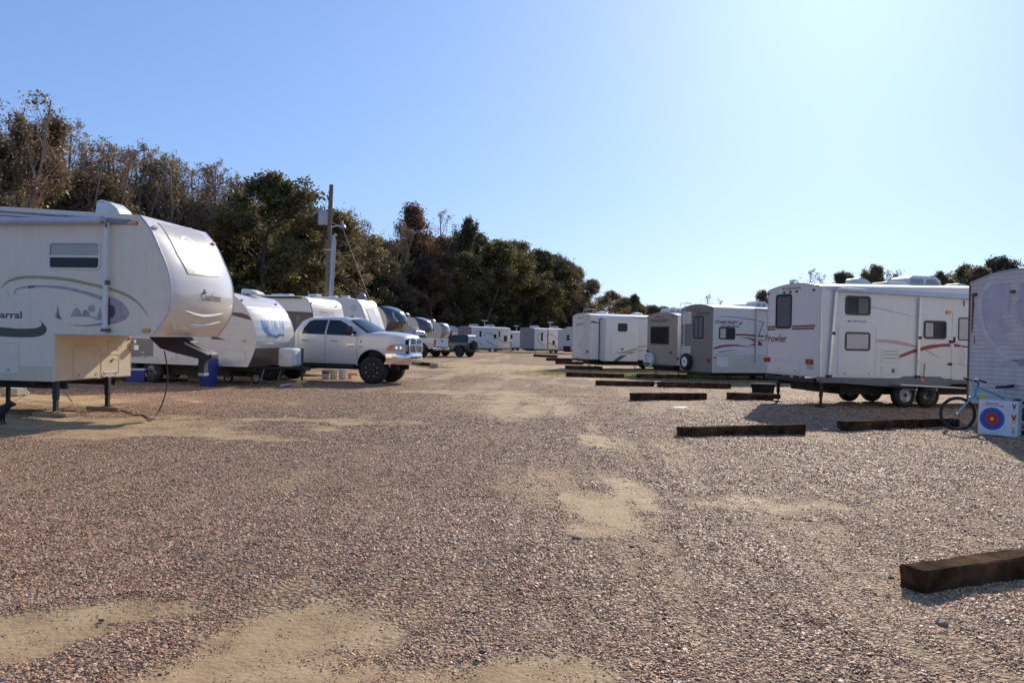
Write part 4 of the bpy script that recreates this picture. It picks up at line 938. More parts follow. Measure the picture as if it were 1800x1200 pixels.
g_.ruler_text(fcr, g_.eb(1224, 547, 1249, 553.5), 'Starcraft', M_INK, shear=-.2, h=.003)
g_.ruler_text(fsr, g_.sb(1256.5, 563.4, 1298.3, 569.4), 'STARCRAFT', M_INK, shear=.3, h=.003, bold=.02)
g_.ruler_text(fsr, g_.sb(1266, 571.3, 1299.7, 575), 'AUTUMN RIDGE', M_INK, shear=.25, h=.003, bold=.02)
decal(fsr, g_.SP(Z8([(850, 325), (892, 325), (880, 335), (845, 338)])), M_INK, g_.root, name='emblem'); decal(fsr, g_.SP(Z8([(840, 342), (876, 340), (868, 354), (838, 356)])), M_INK, g_.root, name='emblem')
window(fsr, g_.sb(1263.6, 575, 1291.7, 596.5), g_.root, 'halfblind', bar=.5)
hatch(fsr, g_.sb(1305.8, 575.7, 1319.5, 581.2), g_.root, name='vent_panel', r=.01, latch=False)
hatch(fsr, g_.sb(1259.6, 627, 1280, 645.4), g_.root, name='access_door', r=.02)
for P_, m_ in (([(540, 258), (700, 250), (860, 262), (1000, 285), (1160, 325), (1150, 332), (1000, 300), (850, 278), (700, 262)], M_GREY),
               ([(790, 472), (900, 470), (1150, 492), (1150, 512), (900, 492), (800, 490)], M_RED), ([(830, 505), (960, 520), (1100, 560), (1130, 600), (1130, 615), (950, 615), (1040, 590), (1030, 565), (960, 535)], M_RED),
               ([(525, 640), (600, 615), (700, 602), (820, 604), (960, 625), (1020, 632), (900, 626), (780, 622), (640, 635), (525, 662)], M_RED),
               ([(880, 512), (1000, 515), (1150, 545), (1150, 570), (1050, 535), (960, 528)], M_GREY), ([(560, 702), (640, 680), (760, 670), (830, 672), (700, 688), (620, 708)], M_GREY), ([(620, 740), (720, 700), (850, 690), (1000, 700), (860, 706), (740, 722)], M_LGREY)):
    decal(fsr, g_.SP(Z8(P_)), m_, g_.root, h=.0035, cut=.25)
a, b = g_.site.S(1256.8, 628.4); lamp(fsr, a, b, .12, .05, M_REDL, g_.root)
q0, q1 = g_.site.S(1330.5, 544, -.08), g_.site.S(1329.5, 634, -.08); mb = MB(); mb.box(q1[0]-.04, q1[0]+.04, -.1, -.03, q1[1], q0[1]); mb.box(q1[0]-.06, q1[0]+.06, -.1, 0, q1[1]-.03, q1[1]+.05); mb.build('awning_arm', M_TRIM, g_.root)
a0, a1 = g_.site.S(1342, 566, -.09), g_.site.S(1332, 592, -.09); MB().tube([(a0[0], -.11, a0[1]), (a1[0], -.11, a1[1])], .015, 5).build('awning_rod', M_BLACK, g_.root)
mb = MB(); mb.tube([(q0[0]-.1, -.09, q0[1]+.02), (LG-.3, -.09, q0[1]-.02)], .05, 10); mb.build('awning_roll', M_AWN, g_.root, smooth=True)
ladder(g_.root, 0, W-.42, W-.05, .55, zt+.02)
a, b = g_.site.E(1210.5, 635.4); 
def spare(rv, a, b, r, cover=None):
    mb = MB(); mb.lathe([(r*.58, .05), (r*.62, .02), (r*.82, .0), (r*.95, .03), (r, .07), (r, .17), (r*.93, .2), (r*.58, .2)] if not cover else [(.001, 0), (r*.9, .0), (r, .03), (r*1.02, .1), (r, .2), (r*.8, .22)], (-.26, a, b), 'x', 32)
    o = mb.build('spare_wheel', M_RUB if not cover else cover, rv.root, smooth=True)
    if not cover:
        k = MB(); q = r*.6; k.lathe([(q, .03), (q*.93, .045), (q*.8, .07), (q*.45, .06), (q*.3, .04), (.001, .04)], (-.26, a, b), 'x', 28)
        for i in range(5): t = 2*math.pi*i/5; k.lathe([(.018, .056), (.018, .063)], (-.263, a+math.cos(t)*q*.4, b+math.sin(t)*q*.4), 'x', 8, 1)
        k.lathe([(q*.2, .04), (q*.17, .0), (.001, .0)], (-.26, a, b), 'x', 12, 1); k.build('rim', [M_RIMW, M_DARK], o, smooth=True)
    MB().box(-.08, 0, a-.06, a+.06, b-.3, b+.06).build('spare_bracket', M_BLACK, rv.root); return o
spare(g_, a, b, .375)
chassis(g_.root, .1, LG, W, zb, tongue=1.1); mb = MB(); mb.box(-.13, -.02, .1, W-.1, zb-.1, zb+.0, b=.01); mb.build('bumper', M_BLACK, g_.root)
for x in (3.9, 4.75): wheel(g_.root, x, .02, .335, .335, .2); wheel(g_.root, x, W-.23, .335, .335, .2)
scissor(g_.root, .35, .3, zb-.02, along='y'); scissor(g_.root, 1.0, .2, zb-.02); scissor(g_.root, .35, W-.4, zb-.02, along='y')
x0 = g_.site.S(1304, 537, 1.2)[0]; vent_cover(g_.root, x0-.3, 1.2, zt+.12, L=.8, W=.5, H=.12); ac_unit(g_.root, 3.2, 1.2, zt+.1); mb = MB(); mb.box(1.0, 1.5, 1.7, 2.2, zt+.08, zt+.16, b=.02); mb.build('roof_vent', M_WPLA, g_.root)

# ---- tan trailer with a covered spare
f_ = RV(G(1190, 661), 26, 2.44, 'travel_trailer', 'tan-backed travel trailer lettered Sportsmen with a white printed spare wheel cover', 'travel trailer', GR)
LF_ = 7.0; zb, zt = .50, 2.86; box_shell(f_, LF_, zb, zt, .16, M_ALU, M_TAN, ribs=(.1, .006), end_ribs=(.1, .007))
oR = (1000, 500); fc = lambda a, b, h: (-h-.008, a, b)
window(fc, f_.eb(1144.4, 573.8, 1176, 604.8), f_.root, 'dark', r=.06)
f_.ruler_text(fc, f_.eb(1145, 560.3, 1174.5, 566.8), 'SPORTSMEN', M_INK, h=.003)
for x, y in [(1110, 462), (1237, 455), (1280, 455), (1327, 453), (1460, 443)]:
    a, b = f_.site.E(oR[0]+x/8, oR[1]+y/8); lamp(fc, a, b, .08, .05, M_REDL, f_.root)
for x, y in ((1115, 935), (1435, 955)):
    a, b = f_.site.E(oR[0]+x/8, oR[1]+y/8); lamp(fc, a, b, .16, .1, M_REDL, f_.root, 'tail_light', .05)
a, b = f_.site.E(1145, 633); sp_ = spare(f_, a, b, .37, cover=M_WPLA)
fcs = lambda u, v, h: (-.262-h, a-u, b+v)
mb = MB(); mb.prism(fcs, [(.31*math.cos(t), .31*math.sin(t)) for t in [R(200+140*i/10) for i in range(11)]], 0, .003); mb.build('printed_meadow', mat('green_print', (.05, .14, .06), .5), sp_)
mb = MB(); mb.prism(fcs, [(-.08, .16), (-.02, .1), (.03, .0), (.06, -.06), (.0, -.04), (-.04, .04)], 0, .004); mb.build('printed_bird', M_RED, sp_)
for ang in range(40, 150, 14): 
    t = R(ang); mb = MB(); c, s = math.cos(t), math.sin(t); mb.prism(fcs, [(c*.25-s*.02, s*.25+c*.02), (c*.29-s*.02, s*.29+c*.02), (c*.29+s*.02, s*.29-c*.02), (c*.25+s*.02, s*.25-c*.02)], 0, .003); mb.build('printed_letter', M_INK, sp_)
chassis(f_.root, .1, LF_, W, zb, tongue=1.0); wheel(f_.root, 3.6, .02, .33, .33, .2); wheel(f_.root, 3.6, W-.23, .33, .33, .2); scissor(f_.root, .3, .35, zb-.02, along='y'); scissor(f_.root, .3, W-.35, zb-.02, along='y')
mb = MB(); mb.box(-.13, -.02, .1, W-.1, zb-.1, zb, b=.01); mb.build('bumper', M_BLACK, f_.root)
x0 = f_.site.S(1175, 545, 1.3)[0]; ac_unit(f_.root, x0+.2, 1.3, zt+.12, L=.9, W=.66, H=.26)

# ---- white trailer with slide-out and ladder
e_ = RV(G(1037, 649), 20, 2.44, 'travel_trailer', 'long white travel trailer lettered Elkridge with a rear ladder and extended slide-out', 'travel trailer', GR)
LE = 9.0; zb, zt = .55, 2.99; box_shell(e_, LE, zb, zt, .14, M_FIB, M_FIB)
fc = e_.end0; Z9 = lambda P: zp(oR, 8, P)
e_.ruler_text(fc, e_.eb(1013, 567.5, 1026.8, 572), 'ELKRIDGE', M_INK)
for x, y in [(52, 478), (130, 474), (165, 472), (195, 470), (278, 465)]:
    a, b = e_.site.E(oR[0]+x/8, oR[1]+y/8); lamp(fc, a, b, .07, .06, M_REDL, e_.root)
for x, y, m_ in ((40, 932, M_REDL), (262, 940, M_RED)):
    a, b = e_.site.E(oR[0]+x/8, oR[1]+y/8); lamp(fc, a, b, .16, .11, m_, e_.root, 'tail_light', .05)
decal(fc, band(spline(e_.EP(Z9([(175, 822), (140, 822), (135, 845), (170, 850), (175, 870), (150, 878), (128, 868)]))), .03), M_GREY, e_.root, name='emblem')
decal(fc, e_.EP(Z9([(88, 1048), (110, 1030), (130, 1028), (125, 1048)])), M_DGREY, e_.root, name='emblem')
ladder(e_.root, 0, *sorted((e_.site.E(1027.8, 600)[0], e_.site.E(1032.4, 600)[0]+.02)), .75, zt+.12)
d_ = .62; ss = lambda px_, py_: e_.site.S(px_, py_, -d_)
a0, b1 = ss(1065.6, 560.8); a1, b0 = ss(1120.6, 635)
mb = MB(); mb.box(a0, a1, -d_, -.001, b0, b1); so = mb.build('slide_out', M_FIB, e_.root)
mb = MB(); mb.box(a0-.12, a0-.08, -.03, .0, b0+.0, b1+.02); mb.box(a0-.12, a0+.1, -.03, 0, b1+.01, b1+.05); mb.build('slide_seal', M_DARK, e_.root)
fs2 = lambda a, b, h: (a, -d_-h, b)
P2 = lambda P: [e_.site.S(x, y, -d_) for x, y in Z9(P)]
m0, m1 = P2([(688, 660), (822, 546)]); window(fs2, (m0[0], m0[1], m1[0], m1[1]), so, 'dark', r=.09)
m0, m1 = P2([(580, 970), (925, 685)]); MB().ring(fs2, rr(m0[0], m0[1], m1[0], m1[1], .01, 1), rr(m0[0]+.025, m0[1]+.025, m1[0]-.025, m1[1]-.025, .01, 1), 0, .006).build('panel_trim', M_LGREY, so)
decal(fs2, P2([(640, 968), (800, 935), (960, 890), (960, 912), (860, 950), (770, 970)]), M_TAND, so, h=.009); decal(fs2, P2([(620, 1078), (725, 995), (820, 990), (720, 1060), (690, 1078)]), M_DGREY, so, h=.003)
decal(fs2, P2([(790, 972), (860, 958), (940, 945), (880, 970)]), M_DGREY, so, h=.009); decal(fs2, P2([(735, 905), (750, 888), (765, 905), (762, 920), (748, 926), (737, 918)]), M_NAVY, so, h=.009, name='emblem')
decal(fs, e_.SP(Z9([(304, 506), (370, 518), (435, 538), (435, 544), (360, 540), (304, 541)])), M_NAVY, e_.root)
decal(fs, e_.SP(Z9([(968, 872), (1085, 862), (1085, 872), (968, 882)])), M_DGREY, e_.root)
decal(fs, e_.SP(Z9([(968, 915), (1085, 925), (1085, 932), (968, 935)])), M_TAND, e_.root)
mb = MB(); a, b = e_.site.S(1113, 557.5); mb.tube([(a, -.09, b), (LE-.4, -.09, b)], .05, 8); mb.build('awning_roll', M_AWN, e_.root, smooth=True)
chassis(e_.root, .1, LE, W, zb, tongue=1.2); mb = MB(); mb.box(-.13, -.02, .05, W-.05, zb-.12, zb-.01, b=.01); mb.build('bumper', M_BLACK, e_.root)
for x in (4.6, 5.45): wheel(e_.root, x, .02, .335, .335, .2, rim=M_STEEL); wheel(e_.root, x, W-.23, .335, .335, .2)
scissor(e_.root, .5, .2, zb-.05); scissor(e_.root, .9, W-.4, zb-.05); scissor(e_.root, 2.9, .2, zb-.05)
for px_ in (1058, 1119):
    x0 = e_.site.S(px_, 550, 1.4)[0]; mb = MB(); mb.lathe([(.36, -.05), (.36, .05), (.3, .12), (.001, .17)], (x0, 1.4, zt+.13), 'z', 14); mb.build('roof_vent', M_WPLA, e_.root, smooth=True)

# ---- far trailers
def far_rv(px, py, th, L, hgt, label, endm, group='distant trailers at the end of the lane', zb=.45, wins=(), acs=(), ant=(), curls=True, anchorZ=None):
    a_ = at(px, anchorZ) if anchorZ else G(px, py)
    v = RV(a_, th, 2.44, 'travel_trailer', label, 'travel trailer', group)
    box_shell(v, L, zb, hgt, .12, M_FIB, endm)
    for bx in wins: window(face_side, bx, v.root, 'dark', r=.05)
    for x in acs: ac_unit(v.root, x, 1.2, hgt+.08, L=1.0, W=.7, H=.3)
    for x in ant: antenna(v.root, x, 1.3, hgt+.1)
    if curls:
        decal(face_side, band(spline([(1.7, hgt-.45), (.9, hgt-.5), (.55, hgt-1.0), (.9, hgt-1.6), (1.8, zb+.35)]), .06), M_DGREY, v.root)
        decal(face_side, band(spline([(1.9, hgt-1.0), (2.3, hgt-.6), (3.3, hgt-.8), (4.3, hgt-1.3), (5.4, hgt-1.75), (6.0, hgt-1.7)]), .06), M_DGREY, v.root)
        decal(face_side, band(spline([(2.3, hgt-1.6), (3.2, zb+.5), (4.2, zb+.1)]), .07), M_DGREY, v.root)
    chassis(v.root, .1, L, v.W, zb, tongue=1.0)
    for x in (L*.5, L*.5+.85): wheel(v.root, x, .02, .33, .33, .2)
    mb = MB(); mb.box(0, L, .0, .012, zb-.18, zb-.012); mb.build('skirt', M_GSKIRT, v.root)
    scissor(v.root, .4, .2, zb-.05); return v
M_GREIGE = mat('greige_end_wall', (.36, .34, .33), .4, streak=.12, dirtcol=(.25, .23, .2))
v = far_rv(828, 618, 44, 6.3, 2.85, 'farther white trailer with grey end and dark curl graphics, left of the lane end', M_GREIGE, wins=((1.25, 1.75, 1.55, 2.4), (3.55, 1.6, 3.95, 2.1), (4.35, 1.75, 4.55, 2.5), (5.2, 1.25, 5.75, 1.95)), acs=(1.4, 4.0), ant=(3.2,))
v.ruler_text(v.end0, v.eb(811, 582.5, 817, 584.5), 'KODIAK', M_INK)
v = far_rv(879, 616, 44, 5.2, 2.55, 'small white trailer half hidden behind the one with curl graphics', M_GREIGE, wins=((1.8, 1.6, 2.3, 2.2), (4.2, 1.2, 4.7, 1.8)), acs=(1.6,), ant=(4.3,), curls=False, anchorZ=112)
mb = MB()
for i in range(9): mb.box(3.2+i*.2, 3.26+i*.2, -1.0, -.97, .1, 1.0)
mb.box(3.2, 4.9, -1.01, -.98, .1, .16); mb.box(3.2, 4.9, -1.01, -.98, .94, 1.0); lat = mb.build('folding_screen', M_STEEL); lat.location = v.root.location; lat.rotation_euler = v.root.rotation_euler
tag(lat, 'grey slatted screen standing before the small half-hidden trailer', 'screen')
v = far_rv(939, 620, 44, 6.0, 2.85, 'farther white trailer with greige end and navy edge, right of the lane end', M_GREIGE, wins=((1.1, 1.4, 1.4, 2.4), (3.1, 1.0, 3.5, 1.5), (4.6, 1.6, 5.0, 2.2)), acs=(1.2, 4.6), ant=(4.0,))
v.ruler_text(v.end0, v.eb(922, 585.5, 928, 588.5), 'KODIAK', M_INK)
mb = MB(); mb.prism(face_side, [(2.2, .6), (2.35, .6), (2.35, 2.8), (2.2, 2.8)], .0, .02); mb.build('slide_seal', M_NAVY, v.root)
v = far_rv(1008, 622, 44, 6.5, 2.75, 'white trailer with stepped roof and dark open ramp bay, beside the laddered white trailer', M_FIB, wins=(), acs=(), curls=False)
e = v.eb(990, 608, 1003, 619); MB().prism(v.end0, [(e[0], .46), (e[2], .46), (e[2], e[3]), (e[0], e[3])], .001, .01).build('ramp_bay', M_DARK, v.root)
for dy in (0, 5): window(v.end0, v.eb(996.3, 588.8+dy, 1001.2, 592.8+dy), v.root, 'dark', r=.03, fw=.03)
v.ruler_text(v.end0, v.eb(988, 593.5, 993, 595.5), 'JAYCO', M_INK); mb = MB()
mb.hexa([(0, .1, 2.85), (1.2, .1, 2.85), (1.2, 1.6, 2.85), (0, 1.6, 2.85), (.2, .1, 3.12), (1.1, .1, 3.12), (1.1, 1.2, 3.12), (.2, 1.2, 3.12)]); mb.build('roof_pod', M_FIB, v.root)
for x, y in ((985.5, 611), (977, 606.5)): a, b = v.site.E(x, y); lamp(v.end0, a, b, .14, .1, M_REDL, v.root, 'tail_light', .04)
v = far_rv(794, 614, 30, 5.5, 2.55, 'small pale trailer with a window peeping out behind the silver-nosed fifth wheel', M_GREIGE, wins=((.5, 1.4, 1.2, 2.0),), curls=False, anchorZ=122)
mb = MB(); mb.hexa([(-.5, -.1, 2.6), (2.2, -.1, 2.6), (2.2, 2.2, 2.6), (-.5, 2.2, 2.6), (-.4, .8, 3.3), (.6, .8, 3.3), (.6, 1.6, 3.3), (-.4, 1.6, 3.3)]); mb.build('roof', M_ROOF, v.root)

# ================================================================ LEFT ROW
GL = 'fifth wheels in the left-hand row'
def fifth(v, L, zb, zd, trim, top, sidem, capm, W=2.44, capfn=None, bulge=None, zt=None, ny=16, baym=None, legs=True, crown=.08, rb=0):
    """trim: nose outline bottom -> top; top: roof outline from the nose back"""
    root = v.root; P = [(-L, zb), (0, zb), (0, zd)]+list(trim)+list(top)
    far = lambda a, b, h: (a, W+h, b)
    MB().prism(face_side, P, -.03, 0).build('side_wall', sidem, root); MB().prism(far, P, -.03, 0).build('side_wall', sidem, root)
    cap = Surf(list(trim), W, bulge=bulge); co = cap.mesh('front_cap', capm, root, ny=ny, step=.06, mats_fn=capfn)
    co.data.polygons.foreach_set('use_smooth', [True]*len(co.data.polygons))
    Surf([trim[-1]]+list(top), W, crown=lambda t, y: crown*(1-(2*y-1)**2)*min(1, t*4), bulge=lambda t, y: rb*(max(0, math.sin(math.pi*y))**.5)*max(0, 1-t*5)).mesh('roof', capm[0] if rb else M_ROOF, root, step=.35 if rb else 1, ny=ny)
    fx_ = lambda a, b, h: (h, a, b); v.bay = fx_
    MB().prism(fx_, [(0.002, zb), (W-.002, zb), (W-.002, zd), (0.002, zd)], -.02, .0).build('bay_wall', baym or sidem, root)
    MB().box(-.02, trim[0][0], .002, W-.002, zd-.02, zd-.001).build('deck_underside', capm[0] if isinstance(capm, list) else capm, root)
    MB().box(-L, 0, .01, W-.01, zb-.012, zb+.01).build('floor_pan', M_UNDER, root); MB().prism(lambda a, b, h: (-L-h, a, b), [(0, zb), (W, zb), (W, top[-1][1]), (0, top[-1][1])], 0, .02).build('rear_wall', sidem, root)
    chassis(root, -L, -.05, W, zb, low=False)
    tm = MB(); tm.tube([(x, -.008, z) for x, z in trim], .014, 5); tm.tube([(x, W+.008, z) for x, z in trim], .014, 5); tm.build('nose_trim', M_TRIM, root)
    for x in (-L*.62, -L*.62+.9): wheel(root, x, .02, .37, .37, .22); wheel(root, x, W-.24, .37, .37, .22)
    return cap
v = RV(G(93, 732), -7, 2.44, 'fifth_wheel_trailer', 'big cream fifth wheel trailer lettered Chaparral and Coachmen filling the left edge', 'fifth wheel', GL)
l1 = v; S1 = v.site
trim = [(1.93, 1.53)]+[S1.S(*p) for p in ((279, 577), (287.5, 565), (295, 551), (299.5, 536), (301.6, 520), (301.2, 505), (299.5, 490), (295.5, 474), (290, 458), (283.6, 442.7), (277, 427), (268, 408), (257, 391), (245, 377.5))]
cap = fifth(v, 9.0, .64, 1.53, spline(trim, 2), [(1.1, 3.72), (-1.1, 3.84), (-9, 3.9)], M_FIBC, M_CAP, baym=M_CREAM, bulge=lambda t, y: .16*(math.sin(math.pi*y)**.8)*math.sin(math.pi*min(1, t*1.05))**.7, ny=28)
# roof edge gutters, awning
for k, (dz, hh) in enumerate(((-.05, .02), (-.12, .012))):
    mb = MB(); mb.tube([(-9, -.012, 3.86+dz), (-1.1, -.012, 3.80+dz), (1.45, -.012, 3.64+dz)], hh, 5); mb.build('roof_trim' if k == 0 else 'gutter', M_GREY, v.root)
a0, a1 = S1.S(0, 388, -.15), S1.S(181, 387, -.15)
mb = MB(); mb.tube([(-8.5, -.15, a0[1]-.02), a0[:1]+(-.15, a0[1]), (a1[0], -.15, a1[1])], .062, 14); aw = mb.build('awning_roll', M_AWN, v.root, smooth=True)
mb = MB(); mb.lathe([(.07, -.04), (.07, .04), (.05, .06)], (a1[0]+.02, -.15, a1[1]), 'x', 14); q = S1.S(221, 390, -.06); mb.tube([(a1[0], -.1, a1[1]+.01), (q[0], -.03, a1[1]+.0)], .018, 6); mb.tube([(a1[0], -.05, a1[1]-.05), (q[0], -.03, a1[1]-.05)], .009, 6); mb.build('awning_end_cap', M_STEEL, aw)
q0, q1 = S1.S(188.5, 387, -.09), S1.S(184.5, 580, -.09); mb = MB()
mb.hexa([(q1[0]-.035, -.12, q1[1]), (q1[0]+.035, -.12, q1[1]), (q1[0]+.035, -.06, q1[1]), (q1[0]-.035, -.06, q1[1]), (q0[0]-.035, -.14, q0[1]), (q0[0]+.035, -.14, q0[1]), (q0[0]+.035, -.08, q0[1]), (q0[0]-.035, -.08, q0[1])]); ar_ = mb.build('awning_arm', M_TRIMW, v.root)
mb = MB(); mb.box(q1[0]-.06, q1[0]+.06, -.13, 0, q1[1]-.03, q1[1]+.025); m_ = S1.S(190.5, 497, -.07); mb.box(m_[0]-.02, m_[0]+.02, -.15, -.05, m_[1]-.04, m_[1]+.04); q = S1.S(187, 397, -.14); mb.box(q[0]-.015, q[0]+.015, -.16, -.13, q[1]-.03, q[1]+.03); mb.build('bracket', M_DGREY, ar_)
window(fs, v.sb(86, 425.5, 177, 473.5), v.root, 'topblind', fm=M_TRIMW, r=.07, fw=.03, hbar=.47)
oz = (0, 460); sz_ = 5.217; Zz = lambda P: zp(oz, sz_, P)
cl = spline(v.SP(Zz([(8, 243), (80, 178), (200, 145), (380, 143), (600, 160), (800, 200), (1000, 248), (1150, 300), (1270, 380), (1358, 495)])), 5)
decal(fs, band(cl, [.01+.045*min(1, i/8) if i < 30 else .055-.045*max(0, (i-34)/11) for i in range(len(cl))]), M_GOLD, v.root, h=.005)
cl = spline(v.SP(Zz([(45, 250), (70, 290), (100, 330)])), 4); decal(fs, band(cl, .012), M_LGREY, v.root)
cl = spline(v.SP(Zz([(130, 300), (150, 255), (220, 235), (300, 226), (450, 228), (600, 242), (750, 275), (850, 305), (935, 335)])), 5)
decal(fs, band(cl, [.02+.05*i/len(cl) for i in range(len(cl))]), M_FADE, v.root, h=.004)
decal(fs, v.SP(Zz([(258, 224), (320, 220), (318, 238), (262, 243)])), M_DGREY, v.root, h=.006)
cl = spline(v.SP(Zz([(975, 305), (1060, 335), (1130, 380), (1178, 445), (1180, 490), (1140, 535), (1060, 565), (975, 583)])), 5)
decal(fs, cl, M_FADE, v.root, h=.004); decal(fs, v.SP(Zz([(975, 318), (1010, 335), (1012, 575), (975, 581)])), M_DGREY, v.root, h=.0065); decal(fs, v.SP(Zz([(1100, 370), (1115, 380), (1115, 540), (1100, 545)])), M_GREY, v.root, h=.0065)
decal(fs, v.SP(Zz([(630, 578), (760, 580), (860, 570), (935, 556), (935, 585), (820, 592), (720, 590)])), M_GREY, v.root, h=.004)
for P_, m_ in (([(648, 500), (680, 440), (710, 418), (735, 450), (755, 505)], M_FADE), ([(745, 500), (765, 450), (790, 437), (815, 460), (830, 508)], M_GREY), ([(815, 490), (880, 510), (935, 530), (900, 535), (850, 515)], M_GREY),
               ([(505, 500), (520, 455), (530, 395), (540, 440), (550, 500), (572, 528), (520, 520)], M_GREY), ([(515, 465), (535, 480), (565, 528), (540, 520)], mat('teal_decal', (.12, .2, .19), .5)), ([(893, 500), (912, 440), (918, 410), (926, 450), (935, 520), (910, 525)], M_GREY)):
    decal(fs, v.SP(Zz(P_)), m_, v.root, h=.004)
a, b = S1.S(oz[0]+840/sz_, oz[1]+428/sz_); decal(fs, [(a+.065*math.cos(R(t)), b+.065*math.sin(R(t))) for t in range(0, 360, 20)], M_FADE, v.root, h=.0055, name='moon_print')
a, b = S1.S(185, 547, 0); decal(fs, [(a+.1+.1*math.cos(R(t)), b+.12*math.sin(R(t))) for t in range(0, 360, 20)], M_DGREY, v.root, h=.0075, name='moon_print')
decal(fs, spline(v.SP(Zz([(345, 525), (380, 560), (378, 585), (340, 605), (270, 612), (150, 612), (0, 598), (-300, 585)])), 4)+spline(v.SP(Zz([(-300, 650), (0, 682), (150, 691), (300, 690), (390, 672), (428, 630), (410, 580), (345, 525)])), 4)[:-1], M_OLIVE, v.root, h=.004)
aR, b0 = S1.S(oz[0]+200/sz_, oz[1]+524/sz_); aL = S1.S(oz[0]-2/sz_, 550)[0]; b1 = S1.S(35, oz[1]+455/sz_)[1]
wl = (aR-aL)/.47; lettering(fs, 'Chaparral', aR-wl, b0-.03, wl, (b1-b0)+.03, mat('brown_letters', (.10, .075, .07), .5), v.root, bold=.02)
hatch(fs, v.sb(-62, 599.5, 33, 655.5), v.root, name='compartment_door', m=M_FIBC, r=.07)
a0, a1 = S1.S(33, 642, 0), S1.S(93, 645, 0); zz_ = a1[1]; mb = MB(); mb.box(-9, 0, -.012, 0, zz_, zz_+.015); mb.box(-.012, .012, -.014, .01, .64, 1.53); mb.box(-.01, 1.9, -.012, .0, 1.515, 1.545); mb.build('seam_trim', M_TRIMW, v.root)
MB().prism(fs, [(-9, .642), (-.012, .642), (-.012, zz_), (-9, zz_)], .001, .006).build('lower_skirt', M_CREAM, v.root)
by = v.bay
def bay_box(x0, y0, x1, y1): e = v.eb(oz[0]+x0/sz_, oz[1]+y0/sz_, oz[0]+x1/sz_, oz[1]+y1/sz_); return e
hatch(by, bay_box(670, 765, 925, 1065), v.root, name='compartment_door', m=M_CREAM, r=.1); hatch(by, bay_box(983, 722, 1115, 800), v.root, name='compartment_door', m=M_CREAM, r=.12, latch=False)
hatch(by, bay_box(928, 842, 1090, 1050), v.root, name='gas_locker_door', m=M_CREAM, r=.09, vents=0)
e = bay_box(945, 1005, 1060, 1018); 
for (x0, x1, yy) in ((945, 1060, 1010), (1030, 1078, 885)):
    e = bay_box(x0, yy-6, x1, yy+6); MB().prism(by, rr(e[0], e[1], e[2], e[3], .01, 2), .011, .02).build('vent_slots', M_TRIMW, v.root)
e = bay_box(1007, 898, 1027, 917); MB().prism(by, rr(e[0], e[1], e[2], e[3], .01, 2), .011, .02).build('latch', M_INK, v.root)
a, b = S1.E(oz[0]+1210/sz_, oz[1]+785/sz_); lamp(by, a, b, .16, .1, M_WPLA, v.root, 'outlet_box', .1); a, b = S1.E(oz[0]+1220/sz_, oz[1]+730/sz_); lamp(by, a, b, .07, .07, M_WPLA, v.root, 'outlet_box', .05)
a, b = S1.E(oz[0]+1183/sz_, oz[1]+706/sz_); lamp(by, a, b, .05, .03, M_REDL, v.root)
lettering(by, 'LP GAS', S1.E(oz[0]+825/sz_, 600)[0], S1.E(158, oz[1]+835/sz_)[1], .16, .05, M_LGREY, v.root, h=.013)
for (px_, py_, m_, w_) in ((236, 392, M_AMB, .12), (257.5, 581, M_AMB, .14)):
    a, b = S1.S(px_, py_); lamp(fs, a, b, w_, .055, m_, v.root, 'marker_light', .04)
for (px_, py_, m_) in ((268.5, 401.5, M_LENS), (373, 430, M_AMB)):
    a, b = cap.find(S1, px_, py_); lamp(lambda p, q_, h: cap(min(max(p, .0), W), q_, h), min(max(a, .12), W-.1), b, .12, .05, m_, v.root, 'marker_light', .05)
# nose panel and print, bow lines, lettering
Pn = [cap.find(S1, *p) for p in ((277, 392), (300, 397), (335, 402), (357, 414), (370, 440), (386, 487), (362, 486), (330, 480), (312, 447), (294, 415))]
mb = MB(); mb.sheet(cap, Pn, .012, .09, back=-.01); mb.build('nose_panel', mat('cream_nose_panel', (.60, .52, .38), .25, coat=.5, dirt=.1), v.root, smooth=True)
cx_, cy_ = cap.find(S1, 343, 448)
Pp = [(cx_+.30*math.cos(R(t))*1.0, cy_+.05+.34*math.sin(R(t))) for t in range(0, 361, 20)]
decal(cap, band(Pp, .05), M_LGREY, v.root, h=.016, name='faded_print', cut=.1)
decal(cap, [(cx_-.25, cy_-.2), (cx_-.12, cy_+.05), (cx_, cy_-.05), (cx_+.1, cy_+.1), (cx_+.3, cy_-.2), (cx_+.1, cy_-.3)], M_FPALE, v.root, h=.015, name='faded_print', cut=.1)
decal(cap, band([(cx_-.35, cy_-.38), (cx_, cy_-.36), (cx_+.4, cy_-.38)], .03), M_LGREY, v.root, h=.015, name='faded_print', cut=.1)
a, b = cap.find(S1, 353, 525); a2, b2_ = cap.find(S1, 388, 527); lettering(cap, 'Coachmen', a, b-.02, (a2-a)*1.02, .14, M_INK, v.root, h=.008, cut=.12, rot=-.0)
decal(cap, [(a+.0, b+.1), (a+.08, b+.14), (a+.12, b+.2), (a+.16, b+.13), (a+.2, b+.12), (a+.12, b+.1)], M_INK, v.root, h=.008, name='emblem', cut=.1)
for (p0, p1, p2) in (((325, 547), (355, 556), (393, 550)), ((322, 566), (350, 572), (388, 566))):
    P_ = [cap.find(S1, *p) for p in (p0, p1, p2)]; pts = spline(P_, 6); mb = MB(); mb.tube([cap(a_, b_, .0) for a_, b_ in pts], [.006+.034*math.sin(math.pi*i/(len(pts)-1)) for i in range(len(pts))], 8); mb.build('bow_line', M_CAP, v.root, smooth=True)
x0, z0 = S1.S(170, 376, .9); vent_cover(v.root, x0+.12, .9, z0-.06, L=.52, W=.45, H=.3)
lettering(lambda a, b, h: (a, .64-h, b), 'MAXXAIR', x0+.17, z0+.17, .16, .025, M_RED, v.root)
